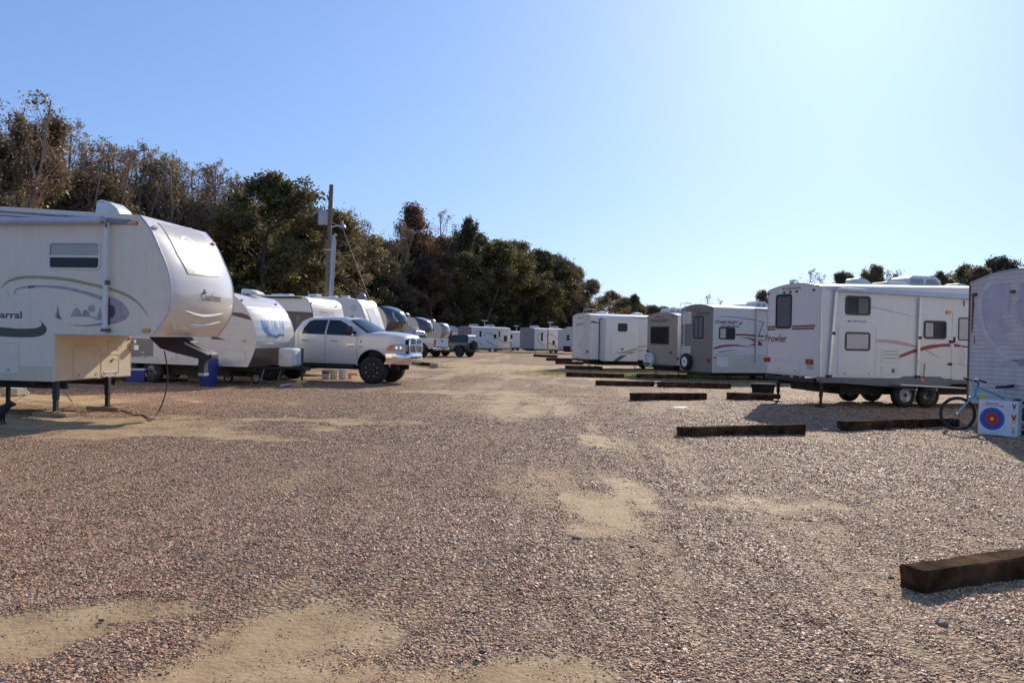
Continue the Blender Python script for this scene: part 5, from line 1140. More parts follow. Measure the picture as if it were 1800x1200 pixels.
# king pin box, landing legs, cable
PB = [(268, 592), (330, 592), (342, 602), (378, 624), (378, 629), (366, 633), (350, 629), (310, 619), (288, 612)]
pl_ = [v.site.S(x, y, 1.22) for x, y in PB]; mb = MB(); mb.prism(lambda a, b, h: (a, 1.22-h, b), pl_, -.13, .13); kp = mb.build('pin_box', M_BLACK, v.root)
q0, q1 = S1.S(353, 628, 1.22), S1.S(362, 660, 1.22); mb = MB(); mb.box(q0[0], q1[0], 1.14, 1.3, q1[1], q0[1]); mb.build('pin_post', M_BLACK, kp)
q2 = S1.S(358, 651, 1.1); mb = MB(); mb.box(q0[0]+.0, q1[0]+.01, 1.13, 1.31, q1[1], (q1[1]+q2[1])/2); mb.build('pin_lock', M_STEEL, kp)
t0, t1 = S1.S(333, 604, 1.22), S1.S(374, 624, 1.22); mb = MB(); mb.hexa([(t0[0], 1.02, t0[1]+.0), (t1[0], 1.02, t1[1]), (t1[0], 1.42, t1[1]), (t0[0], 1.42, t0[1]), (t0[0], 1.02, t0[1]+.03), (t1[0], 1.02, t1[1]+.03), (t1[0], 1.42, t1[1]+.03), (t0[0], 1.42, t0[1]+.03)]); mb.build('pin_plate', M_STEEL, kp)
for (px_, py_) in ((97.5, 730.5), (188.5, 719.5)):
    lx, ly = S1.L(*G(px_, py_)); mb = MB(); mb.box(lx-.045, lx+.045, ly-.045, ly+.045, .3, .66, b=.006); mb.box(lx-.035, lx+.035, ly-.035, ly+.035, .06, .36); mb.box(lx-.11, lx+.11, ly-.11, ly+.11, .05, .065); mb.build('landing_leg', M_BLACK, v.root)
    wx, wy = S1.W(lx, ly)[:2]; rt = thing('wooden_jack_pad', 'reddish board under the nearer landing leg of the big cream fifth wheel' if px_ < 100 else 'reddish board under the farther landing leg of the big cream fifth wheel', 'board', (wx, wy, 0), R(-12), 'boards under the landing legs')
    MB().box(-.38, .34, -.14, .14, .0, .065, b=.005).build('plank', M_WOOD, rt)
    if px_ < 100: MB().box(-.2, .05, -.09, .1, .066, .085, b=.004).build('plank', M_WOOD, rt)
lx, ly = S1.L(*G(14, 716)); MB().box(lx-.03, lx+.03, ly-.03, ly+.03, .02, .64).build('support_jack', M_BLACK, v.root)
def wp(px_, py_, z=None, Zd=None):
    if z is not None: g = G(px_, py_, z); return (g[0], g[1], z)
    d = ray(px_, py_); return (d.x*Zd, d.y*Zd, d.z*Zd+CH)
P_ = [wp(289, 617, Zd=16.0), wp(293, 640, Zd=15.9), wp(294.5, 665, Zd=15.7), wp(291, 690, Zd=15.5), wp(284, 712, Zd=15.3), wp(274, 730, Zd=15.1), wp(268, 736.5, z=.015), wp(258, 733, z=.015), wp(250, 729, z=.015), wp(236, 729, z=.015), wp(225, 724, z=.015), wp(212, 722, z=.02)]
tag(MB().tube(spline(P_, 5), .012, 6).build('extension_cable', M_BLACK, smooth=True), 'black cord hanging from the hitch of the big cream fifth wheel to the ground', 'cord')
P_ = [wp(109, 672, Zd=16.0), wp(114, 688, Zd=16.0), wp(122, 700, Zd=16.1), wp(131, 710, z=.015)]; tag(MB().tube(spline(P_, 5), .014, 6).build('water_hose', M_WPLA, smooth=True), 'short white hose end curving down between the landing legs', 'hose')
P_ = [wp(-20, 697, z=.015), wp(20, 699.5, z=.015), wp(60, 704, z=.015), wp(95, 706, z=.015), wp(106, 706, z=.015)]; tag(MB().tube(spline(P_, 5), .012, 6).build('water_hose', M_WPLA, smooth=True), 'long white hose lying on bare soil behind the nearer landing leg', 'hose')
P_ = [wp(42, 680, Zd=18), wp(48, 688, Zd=18.2), wp(51, 691, z=.02), wp(45, 693, z=.02)]; tag(MB().tube(spline(P_, 4), .012, 6).build('water_hose', M_WPLA, smooth=True), 'small white hose loop under the trailer at far left', 'hose')
q = G(24, 694); t = thing('concrete_block', 'grey block under the big cream fifth wheel near the left edge', 'block', (q[0], q[1], 0)); MB().box(-.2, .2, -.2, .2, 0, .17, b=.01).build('block', mat('concrete', (.3, .29, .27), .85, bump=.4), t)

# ---- cream-nosed trailer with the blue print
GT = 'travel trailers in the left-hand row'
v = RV(G(435, 678.3), -13, 2.44, 'travel_trailer', 'cream-nosed trailer with a blue fan print, gas bottle cover on its hitch', 'travel trailer', GT)
S2 = v.site; nose = [S2.S(*p) for p in ((435, 645), (443, 627), (448.5, 612), (450, 600), (449.5, 588), (447, 575), (443, 562), (437, 549), (430, 538), (421, 527.5), (411, 519))]
zt = nose[-1][1]+.08; P = [(-8, .6)]+nose+[(nose[-1][0]-.5, zt), (-8, zt+.05)]
siding(face_side, P, .09, .005, M_ALU, v.root); siding(lambda a, b, h: (a, W+h, b), P, .09, .005, M_ALU, v.root)
lo = Surf(nose[:3], W); hi_ = Surf(nose[2:], W, bulge=lambda t, y: .12*math.sin(math.pi*y)**.8*math.sin(math.pi*t)**.7)
lo.mesh('stone_guard', M_DIAM, v.root, ny=4); co = hi_.mesh('front_cap', M_CAP, v.root, ny=20, step=.06); co.data.polygons.foreach_set('use_smooth', [True]*len(co.data.polygons))
Surf([nose[-1], (nose[-1][0]-.5, zt), (-8, zt+.05)], W, crown=lambda t, y: .1*(1-(2*y-1)**2)*min(1, t*5)).mesh('roof', M_ROOF, v.root, step=.5)
MB().box(-8, nose[0][0], .01, W-.01, .585, .61).build('floor_pan', M_UNDER, v.root); MB().prism(lambda a, b, h: (-8-h, a, b), [(0, .6), (W, .6), (W, zt), (0, zt)], 0, .02).build('rear_wall', M_ALU, v.root)
tm = MB(); tm.tube([(x, -.008, z) for x, z in nose], .014, 5); tm.tube([(x, W+.008, z) for x, z in nose], .014, 5); tm.build('nose_trim', M_TRIMW, v.root)
o2 = (380, 480); s2 = 4.737; Y2 = lambda P: zp(o2, s2, P); fsn = lambda a, b, h: (a, -h-.006, b)
decal(fsn, v.SP(Y2([(-20, 318), (140, 325), (215, 332), (265, 350), (300, 393), (200, 368), (140, 352), (-20, 335)])), M_BROWN, v.root, h=.003)
decal(fsn, v.SP(Y2([(-40, 520), (20, 535), (85, 556), (20, 553), (-40, 548)])), M_BROWN, v.root, h=.003)
a, b = S2.S(*Y2([(232, 565)])[0]); lamp(fsn, a, b, .12, .06, M_AMB, v.root)
hatch(fsn, v.sb(390.6, 614, 430.6, 636.5), v.root, name='access_door', r=.07); hatch(fsn, v.sb(270, 601, 310, 633.5), v.root, name='access_door', r=.02)
for (x0, y0) in ((252.5, 619.5), (252.5, 626.5)):
    a, b = S2.S(x0, y0); lamp(fsn, a, b, .12, .07, M_CREAMSID, v.root, 'outlet_box', .03)
MB().prism(fsn, v.SP([(225, 594), (270, 596), (270, 626), (225, 627)]), .001, .006).build('lower_panel', M_TAUPE, v.root)
# fan print on the nose
def capP(P): return [hi_.find(S2, *p) for p in Y2(P)]
M_FAN = mat('bright_blue_print', (.10, .27, .55), .35, var=.3, nscale=9); M_FANL = mat('pale_blue_print', (.5, .6, .72), .35, var=.2, nscale=12)
decal(hi_, capP([(372, 388), (390, 400), (415, 440), (430, 480), (470, 510), (490, 520), (530, 505), (568, 508), (566, 525), (535, 520), (500, 545), (480, 530), (440, 525), (405, 480), (400, 455), (392, 440), (380, 415)]), M_FAN, v.root, h=.006, name='fan_print', cut=.1)
decal(hi_, capP([(395, 400), (430, 395), (480, 398), (530, 395), (562, 405), (568, 450), (566, 500), (530, 500), (495, 515), (455, 500), (430, 470), (412, 430)]), M_FANL, v.root, h=.005, name='fan_print', cut=.1)
for i in range(9):
    x = 378+i*21; yb = 470+30*math.sin(i*.7); decal(hi_, capP([(x, 400+rnd.uniform(-8, 12)), (x+5, 385+rnd.uniform(0, 14)), (x+12, yb-30), (x+16, yb+rnd.uniform(5, 30)), (x+5, yb-rnd.uniform(0, 20))]), (M_FPALE, M_FANL, M_FAN)[i % 3] if 1 < i < 8 else M_FAN, v.root, h=.007+.0005*i, name='fan_print', cut=.1)
decal(hi_, capP([(245, 278), (320, 283), (420, 300), (530, 316), (545, 330), (430, 318), (330, 303), (255, 292)]), M_LGREY, v.root, h=.006, name='fan_print', cut=.1)
for p in ((200, 228), (497, 262)):
    a, b = hi_.find(S2, *Y2([p])[0]); lamp(lambda p_, q_, h: hi_(min(max(p_, 0), W), q_, h), min(max(a, .08), W-.08), b, .09, .045, M_REDL, v.root, d=.04)
chassis(v.root, -8, nose[0][0], W, .6)
mb = MB(); xe = nose[0][0]
for y, s_ in ((.5, .04), (W-.5, -.04)): mb.tube([(xe-.2, y, .52), (xe+1.25, W/2-s_, .52)], .045, 4)
mb.box(xe+1.2, xe+1.45, W/2-.05, W/2+.05, .47, .58); mb.build('hitch_frame', M_BLACK, v.root)
q = S2.L(*G(522.5, 675)); xj = xe+1.18; mb = MB(); mb.tube([(xj, W/2, .12), (xj, W/2, 1.12)], .035, 10); mb.tube([(xj, W/2, 1.12), (xj, W/2, 1.16)], .05, 10); mb.box(xj-.07, xj+.07, W/2-.07, W/2+.07, .1, .12); mb.build('tongue_jack', M_BLACK, v.root)
mb = MB(); mb.box(xe+.5, xe+1.0, W/2-.33, W/2+.33, .57, 1.16, b=.09); pc = mb.build('gas_bottle_cover', M_WPLA, v.root, smooth=True); mb = MB(); mb.box(xe+1.0, xe+1.05, W/2-.2, W/2+.2, .64, .82, b=.01); mb.build('latch', M_TRIMW, pc)
for x in (-4.2, -3.35): wheel(v.root, x, .02, .34, .34, .2, rim=M_STEEL); wheel(v.root, x, W-.23, .34, .34, .2)
for (x, y) in ((xe+.15, .5), (xe+.3, 1.3)):
    mb = MB(); mb.tube([(x+.12, y, .5), (x, y, .1)], .018, 5); mb.build('stabiliser_jack', M_STEEL, v.root)
ac_unit(v.root, -2.2, 1.2, zt+.08); vent_cover(v.root, S2.S(440, 515, 1.5)[0]-.2, 1.5, zt+.04, L=.6, W=.45, H=.16)

# ---- ribbed white-nosed trailer
v = RV(G(549, 661.6), -17, 2.44, 'travel_trailer', 'white trailer with ribbed aluminium nose and dark brown lower side, behind the silver pickup', 'travel trailer', GT)
S3 = v.site; o3 = (500, 520); s3 = 7.06
nose = [(-.05, .5), (.05, .9)]+[S3.S(*p) for p in ((551.5, 580), (551, 566), (550, 553), (548, 541), (545.5, 533.5), (541, 527), (534.5, 522))]
zt = nose[-1][1]+.04; P = [(-7, .5)]+nose+[(nose[-1][0]-.4, zt), (-7, zt)]
zc = S3.S(520, 547)[1]; siding(face_side, P, .1, .005, M_ALU, v.root); siding(lambda a, b, h: (a, W+h, b), P, .1, .005, M_ALU, v.root)
MB().prism(lambda a, b, h: (a, -h-.006, b), [(-7, .5), (-.1, .5), (.0, 1.0), S3.S(551, 570), S3.S(549.5, 549), S3.S(520, 547.5), S3.S(490, 545), (-7, zc+.12)], .001, .004).build('lower_panel', M_BROWN, v.root)
cap3 = Surf(nose, W, bulge=lambda t, y: .06*math.sin(math.pi*y)*math.sin(math.pi*t)); cap3.mesh('ribbed_nose', M_ALU, v.root, ny=10, ribs=(.085, .012))
Surf([nose[-1], (nose[-1][0]-.4, zt), (-7, zt)], W, crown=lambda t, y: .08*(1-(2*y-1)**2)*min(1, t*5)).mesh('roof', M_ROOF, v.root, step=.5)
tm = MB(); tm.tube([(x, -.008, z) for x, z in nose], .016, 5); tm.build('nose_trim', M_BROWN, v.root); tm = MB(); tm.tube([(x, W+.008, z) for x, z in nose], .016, 5); tm.build('nose_trim', M_TRIMW, v.root)
mb = MB(); a0 = S3.S(472, 521, -.1); a1 = S3.S(529, 522, -.1); mb.box(-5, a1[0], -.14, -.02, a1[1]-.05, a1[1]+.02, b=.01); mb.build('awning_case', M_BLACK, v.root)
a, b = cap3.find(S3, 562.5, 552); a2, _ = cap3.find(S3, 588, 555); lettering(cap3, 'SPRINGDALE', a, b-.02, a2-a, .16, M_GREY, v.root, h=.02, cut=.2)
for p in ((547.5, 532), (591, 537)):
    a, b = cap3.find(S3, *p); lamp(lambda p_, q_, h: cap3(min(max(p_, 0), W), q_, h), min(max(a, .1), W-.1), b, .09, .05, M_LGREY, v.root, d=.05)
chassis(v.root, -7, -.1, W, .5, tongue=1.1); wheel(v.root, -3.2, .02, .34, .34, .2); wheel(v.root, -3.2, W-.23, .34, .34, .2)
for px_ in (489, 505, 553): x0 = S3.S(px_, 520, 1.3)[0]; mb = MB(); mb.box(x0-.2, x0+.2, 1.1, 1.5, zt+.05, zt+.14, b=.02); mb.build('roof_vent', M_WPLA, v.root)

# ---- slant-nosed white fifth wheel with dome
v = RV((at(640, 45)), -12, 2.44, 'fifth_wheel_trailer', 'white fifth wheel with a straight slanted nose and round satellite dome on top', 'fifth wheel', GL)
S4 = v.site; tr_ = [S4.S(*p) for p in ((649.5, 586), (648.5, 577), (641, 553), (633.5, 533), (628.5, 526.5))]
dx = tr_[0][0]-1.9
v.root.location = S4.W(dx, 0, 0); v.site = Site(*S4.W(dx, 0)[:2], -12); S4 = v.site; tr_ = [S4.S(*p) for p in ((649.5, 586), (648.5, 577), (641, 553), (633.5, 533), (628.5, 526.5))]
zt = tr_[-1][1]; c4 = fifth(v, 8, .7, tr_[0][1], tr_, [(tr_[-1][0]-.8, zt+.1), (-8, zt+.16)], M_FIB, [M_FIBC], legs=True)
v.root['kind'] = 'thing'
Pn = [c4.find(S4, *p) for p in ((643.5, 543), (655, 542), (669, 576), (656, 577))]; decal(c4, Pn, M_CAP, v.root, h=.02, name='nose_panel', cut=1); decal(c4, band(Pn+[Pn[0]], .04), M_LGREY, v.root, h=.024, cut=1, name='nose_panel_trim')
a, b = S4.S(622, 541); decal(fs, [(a+.2*math.cos(R(t)), b+.2*math.sin(R(t))) for t in range(0, 360, 24)], M_LGREY, v.root)
x0, z0 = S4.S(635.5, 527, 1.2); mb = MB(); mb.lathe([(.27, -.12), (.29, .08), (.25, .25), (.15, .36), (.001, .4)], (x0, 1.2, z0-.02), 'z', 18); mb.build('satellite_dome', mat('grey_dome', (.2, .19, .2), .3, coat=.4), v.root, smooth=True)
for px_, py_ in ((586, 522), (608, 522.5)):
    x0, z0 = S4.S(px_, py_, 1.2); mb = MB(); mb.box(x0-.2, x0+.2, 1, 1.4, zt+.1, zt+.26, b=.02); mb.build('roof_vent', M_WPLA, v.root)
for x in (-.4, ): jack(v.root, x, .3, .6); jack(v.root, x, W-.3, .6)

# ---- three glossy-nosed fifth wheels
def glossy(px, Zd, th, trimpx, bz, label, capfn, capm, sidem, vent=True, swirl=True):
    v = RV(at(px, Zd), th, 2.44, 'fifth_wheel_trailer', label, 'fifth wheel', GL)
    tr_ = [v.site.S(*p) for p in trimpx]; dx = tr_[0][0]-1.6; x, y, _ = v.site.W(dx, 0); v.root.location = (x, y, 0); v.site = Site(x, y, th)
    tr_ = [v.site.S(*p) for p in trimpx]; zt = tr_[-1][1]
    c = fifth(v, 8.5, .75, max(1.5, tr_[0][1]), spline(tr_, 3), [(tr_[-1][0]-1.5, zt+.05), (-8.5, zt+.08)], sidem, capm, capfn=capfn,
              bulge=lambda t, y: bz*(max(0, math.sin(math.pi*y))**.5)*float(np.interp(t, [0, .12, .35, .7, .9, 1], [.45, .8, 1, .95, .8, .68])), ny=28, rb=bz*.68)
    if vent: ac_unit(v.root, tr_[-1][0]-1.2, 1.3, zt+.1, L=.9, H=.32, m=M_BLACK if capm[0] is M_CAPD else M_WPLA)
    jack(v.root, -.4, .3, .65); jack(v.root, -.4, W-.3, .65)
    mb = MB(); mb.box(.2, 1.1, 1.0, 1.44, 1.15, 1.52); mb.build('pin_box', M_BLACK, v.root)
    zz = tr_[len(tr_)//2][1]
    if swirl: decal(fs, band(spline([(.1, 1.9), (.7, 2.5), (.5, 3.0), (-.6, 3.2)]), .09), M_DGREY, v.root); 
    return v, c
cf5 = lambda t, y: 0
v, c5 = glossy(675, 56, -12, ((676, 582), (679, 574), (680, 565), (678.5, 556), (673.5, 547), (667, 540.5), (661.5, 537.5)), 1.0, 'fifth wheel with a rounded near-black glossy nose, nearest of the three bulging noses', cf5, [M_CAPD, M_CAPS], M_FIBC)
a, b = c5.W*.42, c5.A[-1]*.62; lettering(c5, 'Sierra', a, b, .8, .28, M_LGREY, v.root, h=.012, cut=.1)
decal(c5, band(spline([(.35, .7), (.2, 1.0), (.28, 1.4)]), .09), M_CAPS, v.root, h=.01, cut=.1, name='swoosh')
t = thing('board_stack', 'brown boards and posts leaning under the near-black nosed fifth wheel', 'boards', at(686, 54.5)+(0,), R(-12))
for i in range(4): MB().hexa([(-.8+i*.3, -.1, 0), (-.65+i*.3, -.1, 0), (-.65+i*.3, .0, 0), (-.8+i*.3, .0, 0), (-.5+i*.45, .1, 1.3), (-.35+i*.45, .1, 1.3), (-.35+i*.45, .2, 1.3), (-.5+i*.45, .2, 1.3)]).build('board', M_WOOD, t)
MB().box(-.9, 1.6, .22, .26, 0, 1.25).build('board', mat('dark_plywood', (.16, .09, .05), .7), t)
cf6 = lambda t, y: 0 if (.30 < t+.9*y*.35 < .95 and y < .25+.25*t) or (t < .45 and .2 < y < .62 and y > .6-t*.9) else 1
v, c6 = glossy(733, 76, -12, ((731.5, 592), (735.5, 583), (736, 574), (733.5, 566), (729.5, 560.5), (724.5, 557.5)), .95, 'fifth wheel with a rounded black and silver nose, middle of the three bulging noses', cf6, [M_CAPD, M_CAPS], M_FIBC)
cf7 = lambda t, y: 1 if y < .2 or t > .8 else 0
v, c7 = glossy(774, 103, -12, ((773.5, 594), (776, 586), (776.5, 579), (775, 573), (772.5, 569), (769.5, 567)), .7, 'fifth wheel with a silvery rounded nose, farthest of the three bulging noses', cf7, [M_CAPS, mat('taupe_cap', (.3, .27, .23), .25, coat=.6)], M_FIBC)
# ================================================================ VEHICLES
def truck(name, label, cat, loc, rz, paint, lift, style):
    """pickup: x forward from the front axle, y across (0 = this side), z up. style: 'silver' has the chrome grille, 'white' shows the tail"""
    root = thing(name, label, cat, (loc[0], loc[1], 0), R(rz)); W = 2.03; D = lift
    def ins(x, z):
        b = 1.57
        v = .035+.09*max(0, (z-D-b)/.52)+.2*max(0, (z-D-b)/.52)**1.3 if z-D > b else .035+.05*((z-D-1.2)/.5)**2*(1 if z-D < 1.2 else .6)
        if x > .2: v += .20*((x-.2)/.9)**2
        if x < -4.6: v += .1*((-4.6-x)/.4)**2
        return v
    near = lambda a, b, h: (a, ins(a, b)-h, b); farf = lambda a, b, h: (a, W-ins(a, b)+h, b)
    z = lambda q: q+D
    archf = arc_pts(-.06, z(.55), .56, 0, 180, 12); archr = arc_pts(-3.82, z(.55), .54, 0, 180, 12)
    body = [(.93, z(1.55)), (1.02, z(1.45)), (1.05, z(1.0)), (.52, z(.98)), (.50, z(.62))]+archf+[(-.64, z(.61)), (-3.26, z(.62))]+archr+[(-4.38, z(.66)), (-5.0, z(.72)), (-5.02, z(1.52)), (-2.93, z(1.52)), (-2.9, z(1.60))]
    cab = [(-2.9, z(1.60)), (-2.86, z(1.75)), (-2.72, z(2.03)), (-2.52, z(2.13)), (-1.9, z(2.165)), (-1.25, z(2.155)), (-1.0, z(2.08)), (-.30, z(1.665)), (.1, z(1.66)), (.6, z(1.615)), (.93, z(1.55))]
    outline = body[:-1]+cab[:-1]
    for f in (near, farf):
        mb = MB(); mb.sheet(f, outline, 0, (.16, .09)); mb.build('body_side', paint, root, smooth=True)
    def strip(prof, nm, m, crown=.03, fwd=0., ny=14, off=0., y0=0, y1=1):
        mb = MB(); V = []
        for (x, zz) in prof:
            i0 = ins(x, zz-.002)
            for j in range(ny+1):
                t = y0+(y1-y0)*j/ny; q = 1-(2*t-1)**4; q2 = 1-(2*t-1)**2
                fw_ = fwd[prof.index((x, zz))] if isinstance(fwd, list) else fwd
                V.append((x+fw_*q2+off*.5, i0+(W-2*i0)*t, zz+crown*q+off))
        k = len(prof); mb.add(V, [(i*(ny+1)+j, i*(ny+1)+j+1, (i+1)*(ny+1)+j+1, (i+1)*(ny+1)+j) for i in range(k-1) for j in range(ny)])
        return mb.build(nm, m, root, smooth=True)
    strip(cab[:7], 'roof', paint, .05, [0, 0, 0, 0, .02, .14, .26])
    strip([(-1.0, z(2.08)), (-.76, z(1.94)), (-.53, z(1.80)), (-.30, z(1.665))], 'cowl', M_DARK, .03, [.22, .25, .29, .33])
    ws = strip([(-1.0, z(2.08)), (-.76, z(1.94)), (-.53, z(1.80)), (-.32, z(1.675))], 'windscreen', M_WSHIELD, .03, [.26, .29, .32, .35], off=.014, y0=.05, y1=.95)
    hp = [(-.34, z(1.64)), (-.1, z(1.665)), (.25, z(1.652)), (.6, z(1.615)), (.85, z(1.57)), (.95, z(1.54)), (1.03, z(1.45))]
    hood = strip(hp, 'hood', paint, .07, [.30, .30, .24, .18, .14, .13, .13])
    mb = MB(); mb.box(-.3, .95, .3, W-.3, z(.9), z(1.45)); mb.box(-4.9, .7, .45, .6, z(.42), z(.58)); mb.box(-4.9, .7, W-.6, W-.45, z(.42), z(.58)); mb.box(-2.85, -.5, .15, W-.15, z(.55), z(.66)); mb.box(-2.8, -.9, .2, W-.2, z(.7), z(1.5)); mb.box(-4.95, -2.95, .1, W-.1, z(.7), z(1.2))
    for x in (-.06, -3.82): mb.tube([(x, .2, .5 if lift > .02 else .4), (x, W-.2, .5 if lift > .02 else .4)], .07, 8)
    mb.build('underbody', M_UNDER, root)
    for f in (near, farf):                       # wheel houses
        mb = MB()
        for cx, r_ in ((-.06, .56), (-3.82, .54)):
            A = arc_pts(cx, z(.55), r_, -5, 185, 14); V = []
            for (x, zz) in A: V += [f(x, zz, -.002), (x, (.55 if f is near else W-.55), zz)]
            mb.add(V, [(2*i, 2*i+1, 2*i+3, 2*i+2) for i in range(14)])
            mb.add([(x, (.55 if f is near else W-.55), zz) for x, zz in A], [tuple(range(15))])
        mb.build('wheel_arch', M_DARK, root, recalc=False)
        mb = MB(); mb.tube([f(x, zz, .012) for x, zz in arc_pts(-.06, z(.55), .575, 0, 180, 14)], .02, 5); mb.tube([f(x, zz, .012) for x, zz in arc_pts(-3.82, z(.55), .555, 0, 180, 14)], .018, 5); mb.build('arch_lip', M_PAINTS if style == 'silver' else M_BLACK, root, smooth=True)
        g1 = [(-2.63, z(1.60)), (-2.60, z(1.80)), (-2.46, z(2.03)), (-2.3, z(2.08)), (-1.80, z(2.09)), (-1.80, z(1.59))]
        g2 = [(-1.74, z(1.588)), (-1.74, z(2.09)), (-1.36, z(2.08)), (-1.12, z(1.98)), (-.66, z(1.68)), (-.68, z(1.565))]
        for P_ in (g1, g2):
            mb = MB(); mb.sheet(f, P_, .006, (.15, .09), back=.0); mb.build('side_window', M_GLASSD, root, smooth=True)
        mb = MB()
        for L in ([(-1.77, z(2.12)), (-1.77, z(.66))], [(-.62, z(1.55)), (-.62, z(.66))], [(-2.78, z(1.7)), (-2.74, z(1.3)), (-2.74, z(.66))], [(-2.9, z(1.6)), (-2.9, z(.68))]):
            P_ = []
            for i in range(len(L)-1):
                for k in range(8): t = k/8; P_.append((L[i][0]+(L[i+1][0]-L[i][0])*t, L[i][1]+(L[i+1][1]-L[i][1])*t))
            mb.sheet(f, band(P_+[L[-1]], .012), .0025, .3)
        mb.build('door_seam', M_DARK, root, recalc=False)
        mb = MB(); mb.sheet(f, band([(-2.7, z(.78)), (-1.7, z(.77)), (-.66, z(.765))], .03), .012, .3, back=-.01); mb.build('side_moulding', paint, root)
        for x in (-2.62, -1.56):
            mb = MB(); A_ = f(x, z(1.39), .035); B_ = f(x+.24, z(1.375), .035); mb.tube([f(x, z(1.39), 0), A_, B_, f(x+.24, z(1.375), 0)], .018, 8); mb.build('door_handle', M_CHROME if style == 'silver' else paint, root, smooth=True)
        mb = MB(); s_ = -1 if f is near else 1; a_ = f(-.78, z(1.62), 0)
        mb.box(-.9, -.68, min(a_[1]+s_*.10, a_[1]+s_*.33), max(a_[1]+s_*.10, a_[1]+s_*.33), z(1.60), z(1.88), b=.03); mb.tube([a_, (-.8, a_[1]+s_*.2, z(1.66))], .03, 6)
        mr_ = mb.build('mirror', M_BLACK, root, smooth=True)
        mb = MB(); mb.tube([(-.67, a_[1]+s_*.12, z(1.60)), (-.67, a_[1]+s_*.31, z(1.60))], .02, 6); mb.build('mirror_trim', M_CHROME, mr_)
        if style == 'silver':
            hlp = [(.40, z(1.09)), (.47, z(1.2)), (.6, z(1.30)), (.9, z(1.32)), (1.0, z(1.31)), (.99, z(1.08)), (.86, z(1.06))]
            mb = MB(); mb.sheet(f, hlp, .012, .1, back=-.02); hl = mb.build('headlight', M_LENS, root, smooth=True)
            mb = MB(); mb.sheet(f, [(.43, z(1.11)), (.5, z(1.2)), (.61, z(1.285)), (.68, z(1.285)), (.6, z(1.16)), (.54, z(1.1))], .0145, .1); mb.build('indicator', M_AMB, hl)
            mb = MB()
            for xx in (.75, .88): 
                c_ = f(xx, z(1.19), .013); mb.lathe([(.05, -.004), (.045, .004)], c_, 'y', 14)
            mb.build('headlight_bowl', M_CHROME, hl)
    # wheels
    r = .46 if lift > .02 else .40
    for x in (-.06, -3.82):
        for y, o_ in ((-.01, 1), (W+.01, -1)):
            wl = wheel(root, x, y if o_ > 0 else y-.31, r, r, .31 if lift > .02 else .26, rim=M_BLACK if style == 'silver' else M_BLACK, spokes=True, rimr=.56, lug=1 if lift > .02 else 0)
            if o_ < 0:
                for ch in wl.children: ch.location.y = .30; ch.scale.y = 1
            mb = MB()
            for i in range(8):
                t = 2*math.pi*(i+.5)/8; q = r*.56; yy = (y-.012) if o_ > 0 else (y+.012); c, s = math.cos(t), math.sin(t)
                mb.add([(x+c*q*.72-s*.007, yy, r+s*q*.72+c*.007), (x+c*q*.92-s*.011, yy, r+s*q*.92+c*.011), (x+c*q*.92+s*.011, yy, r+s*q*.92-c*.011), (x+c*q*.72+s*.007, yy, r+s*q*.72-c*.007)], [(0, 1, 2, 3)])
            mb.build('rim_accent', M_CHROME, wl, recalc=False)
    path = [(.38, .03), (.7, .05), (.95, .12), (1.09, .26), (1.17, .6), (1.20, W/2), (1.17, W-.6), (1.09, W-.26), (.95, W-.12), (.7, W-.05), (.38, W-.03)]
    def bumper(path, zs, m, nm, s=1):
        mb = MB(); V = []; 
        path = spline(path, 3)
        for (x, y) in path:
            for (o, zz) in zs: V.append((x+o*s, y, zz))
        k = len(zs); mb.add(V, [(i*k+j, i*k+j+1, (i+1)*k+j+1, (i+1)*k+j) for i in range(len(path)-1) for j in range(k-1)]); return mb.build(nm, m, root, smooth=True, recalc=False)
    if style == 'silver':
        bumper(path, [(-.1, z(.985)), (.0, z(.985)), (.03, z(.95)), (.035, z(.85)), (.02, z(.72)), (-.06, z(.63)), (-.1, z(.63))], M_CHROME, 'front_bumper')
        mb = MB(); mb.box(1.12, 1.20, .6, W-.6, z(.64), z(.72), b=.02); mb.build('air_dam', M_BLACK, root)
        for y in (.36, W-.36): mb = MB(); mb.lathe([(.06, 0), (.055, .02), (.001, .02)], (1.135, y, z(.8)), 'x', 14); mb.build('fog_lamp', M_LENS, root)
        mb = MB(); mb.box(.95, 1.06, .34, W-.34, z(.99), z(1.5)); mb.build('grille_back', M_DARK, root)
        gr = MB(); gx = 1.115
        for k in range(7): gr.box(gx-.03, gx+.0, .44, W-.44, z(1.04)+k*.066, z(1.04)+k*.066+.028, b=.004)
        gr.box(gx-.04, gx+.03, .36, .44, z(1.0), z(1.48), b=.015); gr.box(gx-.04, gx+.03, W-.44, W-.36, z(1.0), z(1.48), b=.015); gr.box(gx-.04, gx+.035, .38, W-.38, z(1.46), z(1.54), b=.02); gr.box(gx-.04, gx+.03, .38, W-.38, z(.99), z(1.03), b=.012)
        gr.box(gx-.03, gx+.04, W/2-.045, W/2+.045, z(1.0), z(1.5), b=.015); gr.box(gx-.03, gx+.035, .4, W-.4, z(1.235), z(1.29), b=.012)
        gr.build('grille', M_CHROME, root, smooth=True)
        for y in (.05, W-.36):
            mb = MB(); mb.box(.93, 1.075, y+.06, y+.29, z(1.07), z(1.31), b=.02); mb.build('headlight', M_LENS, root)
        lettering(near, 'RAM', -.98, z(1.245), .24, .045, M_CHROME, root, h=.007); lettering(near, '2500', -.94, z(1.185), .22, .035, M_INK, root, h=.006)
        mb = MB(); mb.sheet(near, rr(-.56, z(1.19), -.42, z(1.22), .01, 2), .006, .2, back=0); mb.build('badge', M_RED, root)
        a_ = near(-.48, z(1.39), .004); MB().box(a_[0]-.015, a_[0]+.015, a_[1]-.01, a_[1]+.01, a_[2]-.05, a_[2]+.03).build('badge', M_BLACK, root)
